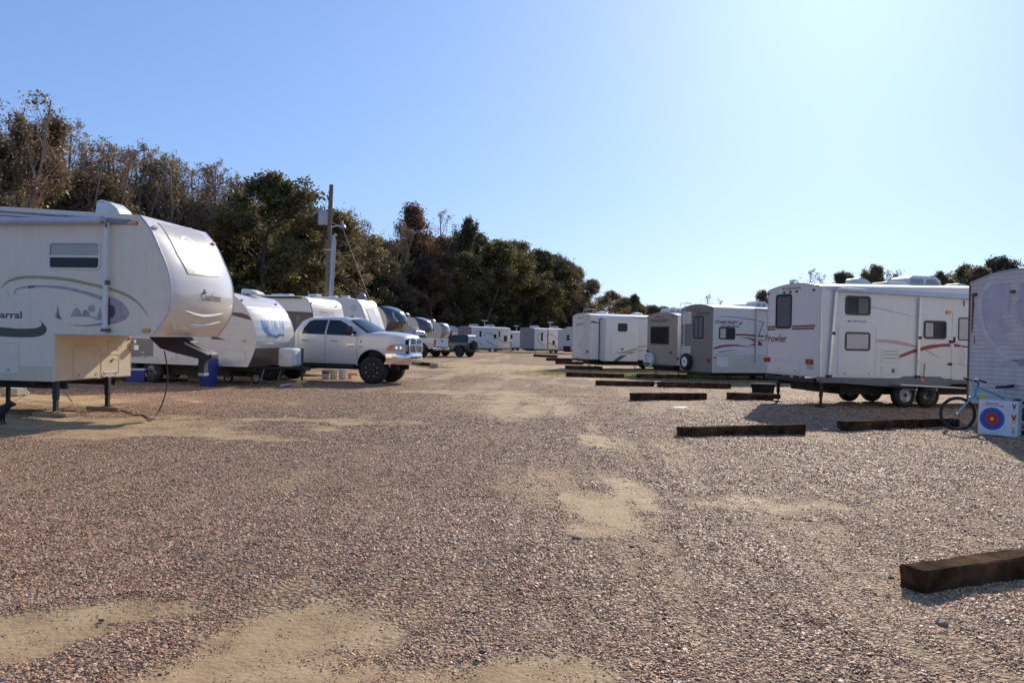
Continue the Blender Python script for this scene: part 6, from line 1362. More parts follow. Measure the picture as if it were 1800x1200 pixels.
        mb = MB(); mb.box(-1.2, -1.1, .75, .85, z(2.19), z(2.23)); mb.tube([(-1.1, .8, z(2.2)), (-1.14, .8, z(2.27))], .02, 5); mb.build('roof_antenna', M_BLACK, root)
        mb = MB()
        for y in (.35, .5): mb.tube([(-2.98, y, z(1.55)), (-2.98, y, z(2.22))], .022, 6)
        mb.tube([(-3.3, .3, z(1.55)), (-2.98, .42, z(2.0))], .012, 5); mb.build('bed_rack', M_DGREY, root)
        mb = MB(); mb.box(-2.8, -.7, -.03, .08, z(.5), z(.56), b=.01); mb.build('side_step', M_BLACK, root)
    # tail
    mb = MB(); mb.sheet(lambda a, b, h: (-5.02-h, a, b), [(.16, z(.84)), (W-.16, z(.84)), (W-.12, z(1.52)), (.12, z(1.52))], .012, .5, back=-.02); tg = mb.build('tailgate', paint, root)
    mb = MB(); mb.prism(lambda a, b, h: (-5.02-h, a, b), rr(W/2-.12, z(1.24), W/2+.12, z(1.36), .02), .013, .03); mb.build('handle', M_BLACK, tg)
    for y in (.05, W-.17):
        mb = MB(); mb.box(-5.045, -4.88, y, y+.12, z(1.02), z(1.42), b=.015); mb.build('tail_light', M_REDL, root)
    bumper([(-4.8, .06), (-5.08, .10), (-5.16, .3), (-5.17, W/2), (-5.16, W-.3), (-5.08, W-.10), (-4.8, W-.06)], [(.08, z(.78)), (-.01, z(.78)), (-.03, z(.7)), (.0, z(.58)), (.08, z(.56))], M_CHROME, 'rear_bumper')
    mb = MB(); mb.prism(lambda a, b, h: (-5.19-h, a, b), rr(W/2-.18, z(.6), W/2+.18, z(.74), .02), 0, .01); mb.build('licence_plate', M_DGREY, root)
    # rear window
    mb = MB(); V = []
    for x, zz in ((-2.895, z(1.66)), (-2.74, z(2.02))):
        i0 = ins(x, zz)+.12; V += [(x-.02, i0, zz), (x-.02, W-i0, zz)]
    mb.add(V, [(0, 1, 3, 2)]); mb.build('rear_window', M_GLASSD, root, recalc=False)
    mb = MB(); mb.box(-5.0, -2.92, .09, .16, z(1.49), z(1.535)); mb.box(-5.0, -2.92, W-.16, W-.09, z(1.49), z(1.535)); mb.build('bed_rail', paint if style != 'silver' else M_BLACK, root)
    return root
q = G(656, 674.5)
truck('pickup_truck', 'silver lifted crew-cab pickup with big black tyres facing the lane', 'pickup truck', q, -12, M_PAINTS, .0+.0001 if False else .03, 'silver')
# white pickup, tail towards the lane
th = 150; q = G(741.5, 627.5); sx = Site(0, 0, th); ox, oy = sx.W(-3.82, 2.03)[:2]
truck('pickup_truck', 'white pickup truck seen from its tailgate, parked beside the dark jeep', 'pickup truck', (q[0]-ox, q[1]-oy), th, M_PAINTW, .0, 'white')

# dark off-roader with a spare wheel on its back
def jeep(loc, rz):
    root = thing('off_road_car', 'dark teal off-roader with a black hard top and spare wheel on its back', 'car', (loc[0], loc[1], 0), R(rz)); W = 1.85
    ins = lambda x, z: .1+(.18*max(0, (z-1.12)/.7) if z > 1.12 else 0)
    near = lambda a, b, h: (a, ins(a, b)-h, b); farf = lambda a, b, h: (a, W-ins(a, b)+h, b)
    low = [(2.95, .6), (2.98, 1.1), (1.6, 1.14), (-.75, 1.14), (-.78, .55)]+arc_pts(0, .5, .50, 180, 0, 10)[::1]+[(.55, .5), (1.9, .5)]+arc_pts(2.45, .5, .5, 180, 0, 10)
    low = [(-.78, .55), (-.78, 1.14), (1.6, 1.15), (2.95, 1.08), (2.97, .62)]+arc_pts(2.45, .5, .48, 0, 180, 10)+arc_pts(0, .5, .48, 0, 180, 10)
    top = [(-.78, 1.145), (1.55, 1.155), (1.05, 1.72), (.9, 1.80), (-.6, 1.82), (-.72, 1.76)]
    for f in (near, farf):
        MB().sheet(f, low, 0, .2).build('body_side', M_TEAL, root, smooth=True); MB().sheet(f, top, 0, (.2, .1)).build('hard_top_side', M_BLACK, root, smooth=True)
        for P_ in ([(-.62, 1.2), (.2, 1.2), (.2, 1.7), (-.55, 1.7)], [(.3, 1.2), (1.35, 1.2), (.98, 1.66), (.3, 1.7)]):
            mb = MB(); mb.sheet(f, P_, .008, .2, back=0); mb.build('side_window', M_GLASSD, root)
        for cx in (0, 2.45):
            mb = MB(); A = arc_pts(cx, .5, .52, 5, 175, 10); V = []
            for x, zz in A: V += [f(x, zz, .12), f(x, zz, -.02)]
            mb.add(V, [(2*i, 2*i+1, 2*i+3, 2*i+2) for i in range(10)]); mb.build('fender_flare', M_BLACK, root, recalc=False)
        mb = MB(); mb.sheet(f, band([(-.7, 1.17), (.5, 1.175), (1.5, 1.17)], .04), .01, .3, back=0); mb.build('belt_trim', mat('teal_trim', (.03, .3, .26), .35), root)
    mb = MB(); mb.hexa([(1.55, .1, 1.14), (2.97, .1, 1.08), (2.97, W-.1, 1.08), (1.55, W-.1, 1.14), (1.55, .12, 1.18), (2.9, .12, 1.12), (2.9, W-.12, 1.12), (1.55, W-.12, 1.18)]); mb.build('hood', M_TEAL, root)
    mb = MB(); mb.prism(lambda a, b, h: (a, W/2-h, b), [(-.70, 1.76), (-.6, 1.825), (.9, 1.805), (1.05, 1.725)], -.64, .64); mb.build('roof', M_BLACK, root)
    mb = MB(); mb.hexa([(1.05, .28, 1.7), (1.55, .13, 1.17), (1.55, W-.13, 1.17), (1.05, W-.28, 1.7), (1.09, .28, 1.7), (1.59, .13, 1.17), (1.59, W-.13, 1.17), (1.09, W-.28, 1.7)]); mb.build('windscreen', M_WSHIELD, root)
    mb = MB(); mb.hexa([(-.77, .1, .55), (-.72, .1, .55), (-.72, W-.1, .55), (-.77, W-.1, .55), (-.8, .1, 1.14), (-.72, .1, 1.14), (-.72, W-.1, 1.14), (-.8, W-.1, 1.14)]); mb.build('tailgate', M_TEAL, root)
    mb = MB(); mb.hexa([(-.80, .12, 1.15), (-.7, .12, 1.15), (-.7, W-.12, 1.15), (-.80, W-.12, 1.15), (-.72, .28, 1.76), (-.6, .28, 1.76), (-.6, W-.28, 1.76), (-.72, W-.28, 1.76)]); mb.build('rear_window', mat('glare_rear_glass', (.42, .40, .34), .15, coat=.6), root)  # cream glare on the rear window is put into its base colour
    mb = MB(); mb.box(-.95, -.8, .15, W-.15, .5, .62, b=.02); mb.box(2.97, 3.12, .1, W-.1, .5, .66, b=.02); mb.build('bumper', M_BLACK, root); mb = MB(); mb.box(-.7, 2.9, .3, W-.3, .38, .7); mb.build('underbody', M_UNDER, root)
    for x in (0, 2.45):
        for y in (-.02, W-.24): wheel(root, x, y, .42, .42, .26, rim=M_STEEL, spokes=True)
    for y in (.13, W-.25): mb = MB(); mb.box(-.84, -.78, y, y+.12, .85, 1.05); mb.build('tail_light', M_REDL, root)
    r = .4; mb = MB(); mb.lathe([(.001, -.26), (r*.8, -.27), (r*.95, -.24), (r, -.2), (r, -.06), (r*.9, -.02), (.001, -.02)], (-.8, W/2, 1.0), 'x', 28); mb.build('spare_wheel', M_RUB, root, smooth=True)
    for y in (.13, W-.33): mb = MB(); mb.lathe([(.1, 0), (.09, .03), (.001, .04)], (2.98, y+.1, .92), 'x', 14); mb.build('headlight', M_LENS, root)
th = 152; q = G(786, 627.2); sx = Site(0, 0, th); ox, oy = sx.W(0, 1.85)[:2]; jeep((q[0]-ox+.9, q[1]-oy+1.0), th)

# ================================================================ POLES, PEDESTAL
px0, py0 = at(575, 49); ztp = top_z(577.5, 325, 49)
t = thing('utility_pole', 'tall brown wooden utility pole carrying a grey transformer', 'utility pole', (px0, py0, 0))
lean = .14
mb = MB(); mb.tube([(-.14, 0, -.2), (-.06, 0, ztp*.4), (.0, 0, ztp*.75), (lean*.5, 0, ztp)], [.165, .155, .14, .12], 14); mb.build('pole', mat('weathered_pole_wood', (.20, .15, .11), .85, var=.25, nscale=6, bump=.4, bscale=30), t, smooth=True)
zt_ = top_z(565, 372, 49); zb_ = top_z(565, 395.5, 49)
mb = MB(); mb.lathe([(.30, zb_), (.31, zb_+.04), (.31, zt_-.04), (.29, zt_), (.1, zt_+.05), (.001, zt_+.06)], (-.36, -.05, 0), 'z', 18); tf = mb.build('transformer', mat('grey_transformer_paint', (.40, .42, .45), .4, dirt=.2), t, smooth=True)
mb = MB(); mb.lathe([(.05, 0), (.07, .05), (.04, .1), (.07, .15), (.03, .25)], (-.28, -.05, zt_+.04), 'z', 8); mb.build('bushing', M_BROWN, tf); MB().box(-.1, .0, -.1, .05, zb_+.15, zb_+.25).build('bracket', M_STEEL, tf)
zl = top_z(583, 398, 49); mb = MB(); mb.tube(spline([(.05, 0, zl-.35), (.1, -.05, zl-.1), (.35, -.1, zl), (.62, -.15, zl+.04)], 4), .03, 8); la = mb.build('lamp_arm', M_TRIMW, t, smooth=True)
mb = MB(); mb.lathe([(.05, .3), (.08, .12), (.17, .05), (.2, -.06), (.13, -.09), (.001, -.1)], (.82, -.18, zl-.03), 'z', 14); mb.build('lamp_head', M_STEEL, t, smooth=True)
mb = MB(); P_ = [(.02, -.1, zl+1.0), (.35, -.1, zl+.85), (.55, -.12, zl+.45), (.62, -.12, zl+.1)]; mb.tube(spline(P_, 4), .012, 4); mb.tube([(-.3, -.05, zt_+.2), (-.1, -.1, zt_+.9), (0, -.12, ztp-1.0)], .01, 4); mb.tube([(-.28, -.2, zb_), (-.2, -.25, zb_-.5), (-.02, -.2, zb_-.9)], .03, 5); mb.build('pole_cable', M_BLACK, t)
wz = top_z(573, 334, 49); mb = MB(); mb.tube([(-.05, 0, wz), (-.5, 1.5, wz-.1)], .012, 4); mb.tube([(-.5, 1.5, wz-.1), (-.78, 3.2, wz-.1)], .055, 8); mb.tube([(-.78, 3.2, wz-.1), (-1.1, 5, wz-.15)], .02, 4); mb.build('insulator', M_DGREY, t)
w_ = bpy.data.objects
P_ = []
for i in range(25):
    s = i/24; X = px0-1.1-45*s; Yy = py0+5+62*s; P_.append((X, Yy, wz-.15-2.4*4*s*(1-s)*.35+1.2*s))
tag(MB().tube(P_, .012, 4).build('overhead_wire', M_DGREY), 'thin overhead wire running left from the top of the utility pole', 'wire')
ga = wp(603, 402, Zd=49); gb_ = wp(665, 568, Zd=52)
gb_ = (gb_[0]+.9, gb_[1], .0)
tag(MB().tube([(px0+.1, py0, top_z(598, 390, 49)), ga, wp(650, 526, Zd=51), gb_], .022, 5).build('guy_wire', M_STEEL), 'grey guy wire slanting from the utility pole down behind the white fifth wheel', 'wire')
bx_, by_ = at(579, 47.5); zc = top_z(584, 412, 47.5)
t = thing('conduit_mast', 'light grey steel conduit mast standing just right of the utility pole', 'mast', (bx_, by_, 0))
mb = MB(); mb.tube([(-.1, 0, -.1), (0, 0, zc*.55), (.12, 0, zc-.25)], .085, 12); mb.tube([(.02, .1, -.1), (.1, .1, zc*.55), (.22, .1, zc-.3)], .045, 10); mb.build('pipe', M_STEEL, t, smooth=True)
mb = MB(); mb.tube([(.12, 0, zc-.25), (.13, 0, zc-.1), (.2, 0, zc-.02), (.27, 0, zc-.08)], .09, 10); mb.build('weather_head', M_STEEL, t, smooth=True)
mb = MB(); 
for zz in (zc-.9, zc*.32): mb.box(-.35, .3, -.12, -.08, zz-.03, zz+.03)
mb.build('bracket', M_STEEL, t)
# far street lamp
lx_, ly_ = at(1031, 150); zz = top_z(1027, 511, 150)
t = thing('street_lamp', 'small far street lamp on an arm in front of the wood at right', 'street lamp', (lx_, ly_, 0)); mb = MB(); mb.tube([(.35, 0, -.1), (.35, 0, zz-.8)], .09, 8); mb.build('pole', M_BARK, t)
mb = MB(); mb.tube(spline([(.35, 0, zz-.9), (.3, 0, zz-.2), (0, -.1, zz), (-.4, -.2, zz-.1)], 4), .04, 6); mb.build('lamp_arm', M_STEEL, t); mb = MB(); mb.lathe([(.06, .25), (.2, .05), (.24, -.1), (.001, -.15)], (-.55, -.25, zz-.15), 'z', 10); mb.build('lamp_head', M_WPLA, t)
# power pedestal behind the silver pickup's nose
q = at(727.5, 53.5); gz = 0
t = thing('power_pedestal', 'light grey power post with a flat grey cabinet behind the nose of the silver pickup', 'power pedestal', q+(0,), R(-8))
zt_ = top_z(728, 574.5, 53.5); mb = MB(); mb.box(-.11, .13, -.1, .1, -.05, zt_, b=.015); mb.build('post', M_WPLA, t)
mb = MB(); mb.box(-.16, .2, -.2, -.1, zt_-.75, zt_-.12, b=.02); mb.build('outlet_box', mat('light_grey_box', (.5, .51, .5), .45), t); mb = MB(); mb.box(-.05, .09, -.24, -.2, zt_-.7, zt_-.4, b=.01); mb.build('outlet_cover', M_GREY, t)
mb = MB(); mb.tube([(.3, -.05, zt_-.6), (.3, -.05, zt_-.15), (.2, -.05, zt_-.08)], .035, 8); mb.build('conduit', M_TRIM, t)
t = thing('meter_cabinet', 'flat grey electrical cabinet on a brown wooden post left of the power post', 'cabinet', at(717.5, 53)+(0,), R(-8)); mb = MB(); mb.box(-.24, .26, 0, .2, .55, top_z(717, 573, 53), b=.02); mb.build('cabinet', mat('grey_cabinet_paint', (.33, .34, .35), .45, dirt=.15), t); mb = MB(); mb.box(-.36, -.25, 0, .12, -.05, top_z(709, 571.5, 53)); mb.build('post', M_WOOD, t)

# ================================================================ TIMBERS
def timber(p0, p1, hgt, dep, label, m=None, extra=0):
    a, b = G(*p0), G(*p1); dx, dy = b[0]-a[0], b[1]-a[1]; L = math.hypot(dx, dy)+extra; th_ = math.atan2(dy, dx)
    o = thing('railway_sleeper', label, 'timber', (a[0], a[1], 0), th_, 'dark timbers marking the parking bays')
    bm = bmesh.new(); nx_, n2, n3 = max(6, int(L/.09)), 4, 4; q_ = random.Random(int(p0[0]*7))
    sec = []; e = .014
    for (y, z_) in [(0+e, -.02), (0, 0), (0, hgt*.5), (0, hgt-e), (e, hgt), (dep*.33, hgt), (dep*.66, hgt), (dep-e, hgt), (dep, hgt-e), (dep, hgt*.4), (dep, -.02)]: sec.append((y, z_))
    V = []
    for i in range(nx_+1):
        x = L*i/nx_; w0 = .004*math.sin(x*3+p0[0])
        for (y, z_) in sec:
            j = .004; V.append((x+(q_.uniform(-.012, .012) if i in (0, nx_) else 0), y+q_.uniform(-j, j)+w0, z_+q_.uniform(-j, j)+.008*math.sin(x*1.3+p0[0])*(z_ > 0)))
    k = len(sec); F_ = [(i*k+j, (i+1)*k+j, (i+1)*k+(j+1) % k, i*k+(j+1) % k) for i in range(nx_) for j in range(k)]
    F_ += [tuple(range(k)), tuple(range(nx_*k, nx_*k+k))[::-1]]
    mb = MB(); mb.add(V, F_); mb.build('beam', TIM, o, smooth=False)
    return o
TIM = mat('creosoted_timber', (.062, .033, .018), .95, var=.45, nscale=7, dirt=.85, dirtcol=(.21, .125, .07), bump=1.0, bscale=30, spec=.02)
TM = [((1626, 1043), (1800, 1018), .155, .20, 'nearest dark timber, large at the lower right corner', 1.1),
      ((1198, 768), (1416, 763), .17, .18, 'dark timber in the open gravel below the big white trailer, its whole length in sun', 0),
      ((1484, 757.5), (1668, 751), .17, .18, 'dark timber ending behind the front wheel of the bicycle', .3),
      ((1113, 703), (1243, 702), .18, .2, 'dark timber before the spare-wheel trailer, with white litter in front of it', 0),
      ((1278, 701), (1372, 704), .18, .2, 'dark timber in shade between the spare-wheel trailer and the big white one', 0),
      ((1047, 677), (1150, 679.5), .18, .2, 'left one of two end-to-end dark timbers before the covered-spare trailer', 0),
      ((1156, 680), (1285, 683), .18, .2, 'right one of two end-to-end dark timbers, reaching under the spare-wheel trailer', 0),
      ((994, 661.5), (1097, 664.5), .18, .2, 'dark timber beside the grass patch, nearest to the laddered white trailer', 0),
      ((1119, 664.5), (1211, 667), .18, .2, 'dark timber with bright grass behind it under the covered-spare trailer', 0),
      ((993, 648.5), (1058, 650.5), .2, .2, 'dark timber directly below the rear bumper of the laddered white trailer', 0),
      ((976, 639.5), (1024, 641), .2, .2, 'dark timber behind the one below the laddered white trailer', 0),
      ((960, 633.5), (1004, 635), .22, .2, 'second farthest dark timber on the right of the lane', 0),
      ((937.5, 626.5), (977, 628.5), .22, .2, 'farthest dark timber on the right of the lane', 0)]
for p0, p1, hh, dd, lab, ex in TM: timber(p0, p1, hh, dd, lab, extra=ex)
o = timber((724, 640.5), (763, 645), .2, .2, 'single dark timber on the left of the lane in front of the silver pickup')
q = G(763.5, 647); t = thing('concrete_block', 'pale block at the end of the timber on the left of the lane', 'block', (q[0], q[1], 0), .3); MB().box(-.17, .17, -.1, .3, -.02, .24, b=.015).build('block', mat('pale_stone', (.33, .29, .23), .85, bump=.4), t)

# ================================================================ SMALL THINGS
# bicycle
wx_, wy_ = G(1683, 757); t = thing('bicycle', 'turquoise mountain bike leaning beside the archery target', 'bicycle', (wx_, wy_, 0), R(-20)); BK = t
rr_ = .33; lt = .10   # lean away
LX = lambda x, y, z: (x, y+z*lt, z)
def bwheel(cx, name='wheel', turn=0.0):
    def q(rad, a, off=0): x, z_ = rad*math.cos(a), rr_+rad*math.sin(a); return LX(cx+x*math.cos(turn)+off*math.sin(turn), x*math.sin(turn)+off, z_)
    mb = MB(); n_ = 40; mb.tube([q(rr_-.022, 2*math.pi*i/n_) for i in range(n_+1)], .024, 8, caps=False); o = mb.build(name, M_RUB, BK, smooth=True)
    mb = MB(); mb.tube([q(rr_-.052, 2*math.pi*i/n_) for i in range(n_+1)], .011, 6, caps=False); mb.build('rim', M_DGREY, o, smooth=True)
    mb = MB()
    for i in range(28):
        a = 2*math.pi*i/28; mb.tube([q(.02, a+.8*(1 if i % 2 else -1), .025*(1 if i % 2 else -1)), q(rr_-.055, a)], .0013, 3, caps=False)
    mb.build('spokes', M_STEEL, o); mb = MB(); mb.tube([q(0, 0, -.05), q(0, 0, .05)], .022, 8); mb.build('hub', M_STEEL, o)
    for i in range(2):
        a = 3.45+i*1.9; mb = MB(); P_ = [q(.10, a, -.03), q(.23, a, -.03), q(.23, a+.06, -.03), q(.10, a+.1, -.03)]; mb.add(P_, [(0, 1, 2, 3)]); mb.build('reflector', M_WPLA if i == 0 else M_AMB, o, recalc=False)
bwheel(0, turn=.15); bwheel(1.06)
M_TURQ = mat('turquoise_bike_paint', (.05, .42, .50), .3, coat=.6)
hd, hb, bb, st, rx_ = (.34, 0, .86), (.29, 0, .72), (.60, 0, .30), (.76, 0, .68), (1.06, 0, .33)
mb = MB()
for p, q_, r_ in ((hb, bb, .02), (hd, st, .018), (bb, st, .017), (bb, (1.06, .06, .33), .011), (bb, (1.06, -.06, .33), .011), (st, (1.06, .06, .33), .010), (st, (1.06, -.06, .33), .010), (hd, hb, .021)): mb.tube([LX(*p), LX(*q_)], r_, 8)
mb.build('frame', M_TURQ, BK, smooth=True)
mb = MB()
for s in (-.05, .05): mb.tube([LX(0, s, .33), LX(.12, s, .5), LX(.24, s, .66), LX(.28, s*.6, .70)], [.012, .015, .019, .02], 8)
mb.tube([LX(.21, -.06, .66), LX(.21, .06, .66)], .02, 6); mb.build('fork', M_STEEL, BK, smooth=True)
mb = MB(); mb.tube([LX(.34, 0, .86), LX(.36, 0, .93), LX(.28, 0, .98)], .016, 8); mb.tube([LX(.12, -.26, 1.02), LX(.22, -.12, .985), LX(.28, 0, .985), LX(.37, .12, .985), LX(.50, .26, .95)], .0115, 8); mb.build('handlebar', M_BLACK, BK, smooth=True)
mb = MB(); mb.tube([LX(.42, .19, .975), LX(.54, .30, .94)], .019, 8); mb.tube([LX(.15, -.2, 1.0), LX(.06, -.31, 1.03)], .019, 8); mb.build('grip', M_BLACK, BK, smooth=True)
mb = MB(); mb.lathe([(.001, -.01), (.035, 0), (.03, .03)], LX(.33, .08, 1.0), 'y', 10); mb.build('bell', M_CHROME, BK, smooth=True)
mb = MB(); mb.tube([LX(*st), LX(.83, 0, .90)], .016, 8); mb.build('seat_post', M_STEEL, BK)
sv = [(a_, b_, c_-.145) for a_, b_, c_ in [(.64, .0, 1.035), (.70, .035, 1.04), (.80, .05, 1.045), (.90, .085, 1.06), (.95, .08, 1.075), (.96, 0, 1.08), (.95, -.08, 1.075), (.90, -.085, 1.06), (.80, -.05, 1.045), (.70, -.035, 1.04)]]
mb = MB(); V = [LX(*p) for p in sv]+[LX(p[0], p[1]*.7, p[2]-.05) for p in sv]; n_ = len(sv); mb.add(V, [tuple(range(n_)), tuple(range(n_, 2*n_))]+[(i, (i+1) % n_, n_+(i+1) % n_, n_+i) for i in range(n_)]); mb.build('saddle', M_BLACK, BK, smooth=True)
mb = MB(); mb.lathe([(.085, -.004), (.085, .004)], LX(.6, -.04, .3), 'y', 20); mb.tube([LX(.6, -.06, .3), LX(.72, -.09, .2)], .009, 6); mb.tube([LX(.6, .06, .3), LX(.48, .09, .4)], .009, 6); mb.box(.68, .78, -.15, -.08, .17, .2); mb.build('crank', M_STEEL, BK)
mb = MB(); mb.tube([LX(.30, -.03, .75), LX(.25, -.09, .9), LX(.2, -.12, .98)], .004, 4); mb.tube([LX(.36, -.03, .8), LX(.3, .09, .93), LX(.4, .15, .97)], .004, 4); mb.build('brake_cable', M_BLACK, BK)
mb = MB(); mb.add([LX(.36, -.05, .62), LX(.46, -.05, .6), LX(.46, -.05, .72), LX(.36, -.05, .74)], [(0, 1, 2, 3)]); mb.build('tag', mat('yellow_tag', (.6, .55, .08), .5), BK, recalc=False)
mb = MB(); mb.tube([LX(.95, -.02, .30), (.75, -.25, .02)], .009, 6); mb.build('kickstand', M_STEEL, BK)
q = G(1700, 758.5); q2 = G(1722, 759); tag(MB().tube([(q[0]-.12, q[1], .02), (q[0]+.1, q[1]-.02, .03), (q2[0], q2[1], .02)], .014, 6).build('metal_rod', M_CHROME), 'shiny rod lying on the gravel between bicycle wheel and archery target', 'rod')
# archery target
a = G(1718.5, 762); b = G(1788, 768); dx, dy = b[0]-a[0], b[1]-a[1]; L = math.hypot(dx, dy); ta = Site(a[0], a[1], math.degrees(math.atan2(dy, dx)))
t = thing('archery_target', 'white foam archery target block with blue, red and yellow rings', 'archery target', (a[0], a[1], 0), math.atan2(dy, dx)); Ht = .64
tl = .06; tf_ = lambda x, z_, h_: (x, -h_+z_*tl, z_)
mb = MB(); mb.hexa([(0, 0, 0), (L, 0, 0), (L, .27, 0), (0, .27, 0), (0, Ht*tl, Ht), (L, Ht*tl, Ht), (L, .27+Ht*tl, Ht), (0, .27+Ht*tl, Ht)]); mb.build('foam_block', mat('white_foam', (.74, .74, .74), .6, dirt=.15), t)
cx, cz = L*.355, Ht*.47
for i, (r_, c_) in enumerate(((.21, M_FAN), (.172, mat('target_blue', (.02, .07, .35), .5)), (.118, mat('target_red', (.55, .03, .03), .5)), (.078, mat('target_dark_red', (.40, .015, .02), .5)), (.032, mat('target_yellow', (.85, .6, .03), .5)))):
    if i == 0: c_ = mat('target_blue_rim', (.03, .12, .5), .5)
    MB().prism(tf_, [(cx+r_*math.cos(R(k)), cz+r_*math.sin(R(k))) for k in range(0, 360, 10)], .001+i*.0015, .002+i*.0015).build('ring', c_, t)
def flat(P, m, nm, h_=.003): MB().prism(tf_, P, .001, h_).build(nm, m, t)
lettering(tf_, 'MADE IN USA', L*.19, Ht*.885, L*.33, .030, mat('target_blue', (0, 0, 0)), t, h=.003, bold=.02)
flat([(L*.08, Ht*.865), (L*.12, Ht*.875), (L*.12, Ht*.868), (L*.57, Ht*.852), (L*.57, Ht*.87), (L*.655, Ht*.842), (L*.57, Ht*.82), (L*.57, Ht*.84), (L*.12, Ht*.857), (L*.1, Ht*.85)], mat('target_red', (0, 0, 0)), 'printed_arrow')
for (zz, s_, mc) in ((.87, .8, M_WPLA), (.55, 1.0, mat('target_yellow', (0, 0, 0))), (.22, .65, mat('bronze_print', (.45, .3, .12), .5))):
    c = L*.90; z0_ = Ht*zz; w_ = .045*s_; flat([(c-w_, z0_+.05*s_), (c-w_*.4, z0_+.05*s_), (c, z0_-.01*s_), (c+w_*.4, z0_+.05*s_), (c+w_, z0_+.05*s_), (c+.012, z0_-.06*s_), (c-.012, z0_-.06*s_)], mat('target_dark_red', (0, 0, 0)) if zz > .3 else M_TAND, 'printed_ribbon')
    MB().prism(tf_, [(c+.034*s_*math.cos(R(k)), z0_-.085*s_+.034*s_*math.sin(R(k))) for k in range(0, 360, 20)], .003, .0045).build('printed_medal', mc if mc is not M_WPLA else M_LGREY, t)
    flat([(c-.004, z0_-.12*s_), (c+.004, z0_-.12*s_), (c+.004, z0_-.155*s_), (c-.004, z0_-.155*s_)], M_LGREY, 'printed_ribbon')
flat([(L*.1, Ht*.055), (L*.6, Ht*.04), (L*.6, Ht*.047), (L*.1, Ht*.062)], M_FBLUE, 'printed_line')
# something dark behind the target at the frame edge
q = G(1797, 770); t = thing('bicycle', 'second bicycle, only its dark wheel showing at the right edge behind the archery target', 'bicycle', (q[0]+.22, q[1]+.42, 0), R(-12)); mb = MB()
mb.tube([(.30*math.cos(2*math.pi*i/32), 0, .32+.30*math.sin(2*math.pi*i/32)) for i in range(33)], .024, 8, caps=False); wl2 = mb.build('wheel', M_RUB, t, smooth=True); mb = MB()
for i in range(20): mb.tube([(0, 0, .32), (.28*math.cos(2*math.pi*i/20), 0, .32+.28*math.sin(2*math.pi*i/20))], .0018, 3)
mb.build('spokes', M_STEEL, wl2); w3 = copy_tree(wl2, t); w3.location.x = 1.02; mb = MB()
for p_, q_ in (((0, 0, .32), (.3, 0, .80)), ((.3, 0, .72), (.58, 0, .32)), ((.3, 0, .78), (.75, 0, .74)), ((.58, 0, .32), (.75, 0, .8)), ((.75, 0, .74), (1.02, 0, .32)), ((.58, 0, .32), (1.02, 0, .32)), ((.3, -.25, .9), (.3, .25, .9)), ((.3, 0, .75), (.3, 0, .9))): mb.tube([p_, q_], .016, 6)
mb.build('frame', M_BLACK, t)
# stones, litter
def rock(name, px, py, s, label, m, cat='stone', sq=(1, .7, .6), flatp=False):
    q = G(px, py); bm = bmesh.new(); bmesh.ops.create_icosphere(bm, subdivisions=2, radius=.5); k = random.Random(int(px))
    for v_ in bm.verts: j = 1+k.uniform(-.2, .2); v_.co = Vector((v_.co.x*s*sq[0]*j, v_.co.y*s*sq[1]*j, v_.co.z*s*sq[2]*j+s*sq[2]*.3))
    me_ = bpy.data.meshes.new(name); bm.to_mesh(me_); bm.free(); me_.materials.append(m); o = bpy.data.objects.new(name, me_); COL.objects.link(o); o.location = (q[0], q[1], 0); o.rotation_euler = (0, 0, k.uniform(0, 6)); return tag(o, label, cat)
MST = mat('pinkish_stone', (.30, .22, .18), .8, bump=.5); MSD = mat('dark_stone', (.10, .08, .07), .8, bump=.5)
t = thing('brick_fragment', 'small flat brick in the gap between the two timbers before the big white trailer', 'brick', G(1450, 757)+(0,), .2); MB().box(-.06, .06, -.04, .04, 0, .035, b=.006).build('brick', mat('brick_red', (.35, .17, .11), .85, bump=.4), t)
q = G(1468, 757.5); t = thing('broken_block', 'grey triangular broken block in the gap between two timbers', 'stone', q+(0,), .1); mb = MB(); mb.prism(lambda a, b, h: (a, -h, b), [(-.13, 0), (.13, 0), (.06, .06), (-.06, .12)], -.12, 0); mb.build('block', mat('grey_pink_stone', (.28, .22, .19), .85, bump=.5), t)
for (x, y, s, lab, m_) in ((848, 1147, .05, 'dark clod on the gravel near the bottom centre', MSD), (1110, 962, .05, 'dark pebble at the foot of the sandy patch right of centre', MSD), (1013, 948, .09, 'flat brownish clod on the left edge of the sandy patch right of centre', MST), (404, 811, .05, 'dark stone on the gravel below the big cream fifth wheel', MSD),
                            (1655, 1098, .09, 'brown pointed stone on the gravel below the nearest timber', MST), (1566, 1016, .04, 'grey round stone left of the nearest timber end', MSD), (521, 1060, .03, 'small dark stone on the bottom sandy patch', MSD), (178, 1091, .035, 'small dark stone on the left sandy strip', MSD)):
    rock('stone', x, y, s, lab, m_, sq=(1, .6, .45))
rock('litter', 1194, 716, .42, 'white scrap of litter on the gravel before the spare-wheel trailer', M_WPLA, 'litter', (1, .5, .06)); rock('litter', 985, 831, .035, 'tiny white scrap on the gravel near the middle', M_WPLA, 'litter', (1, .6, .4))
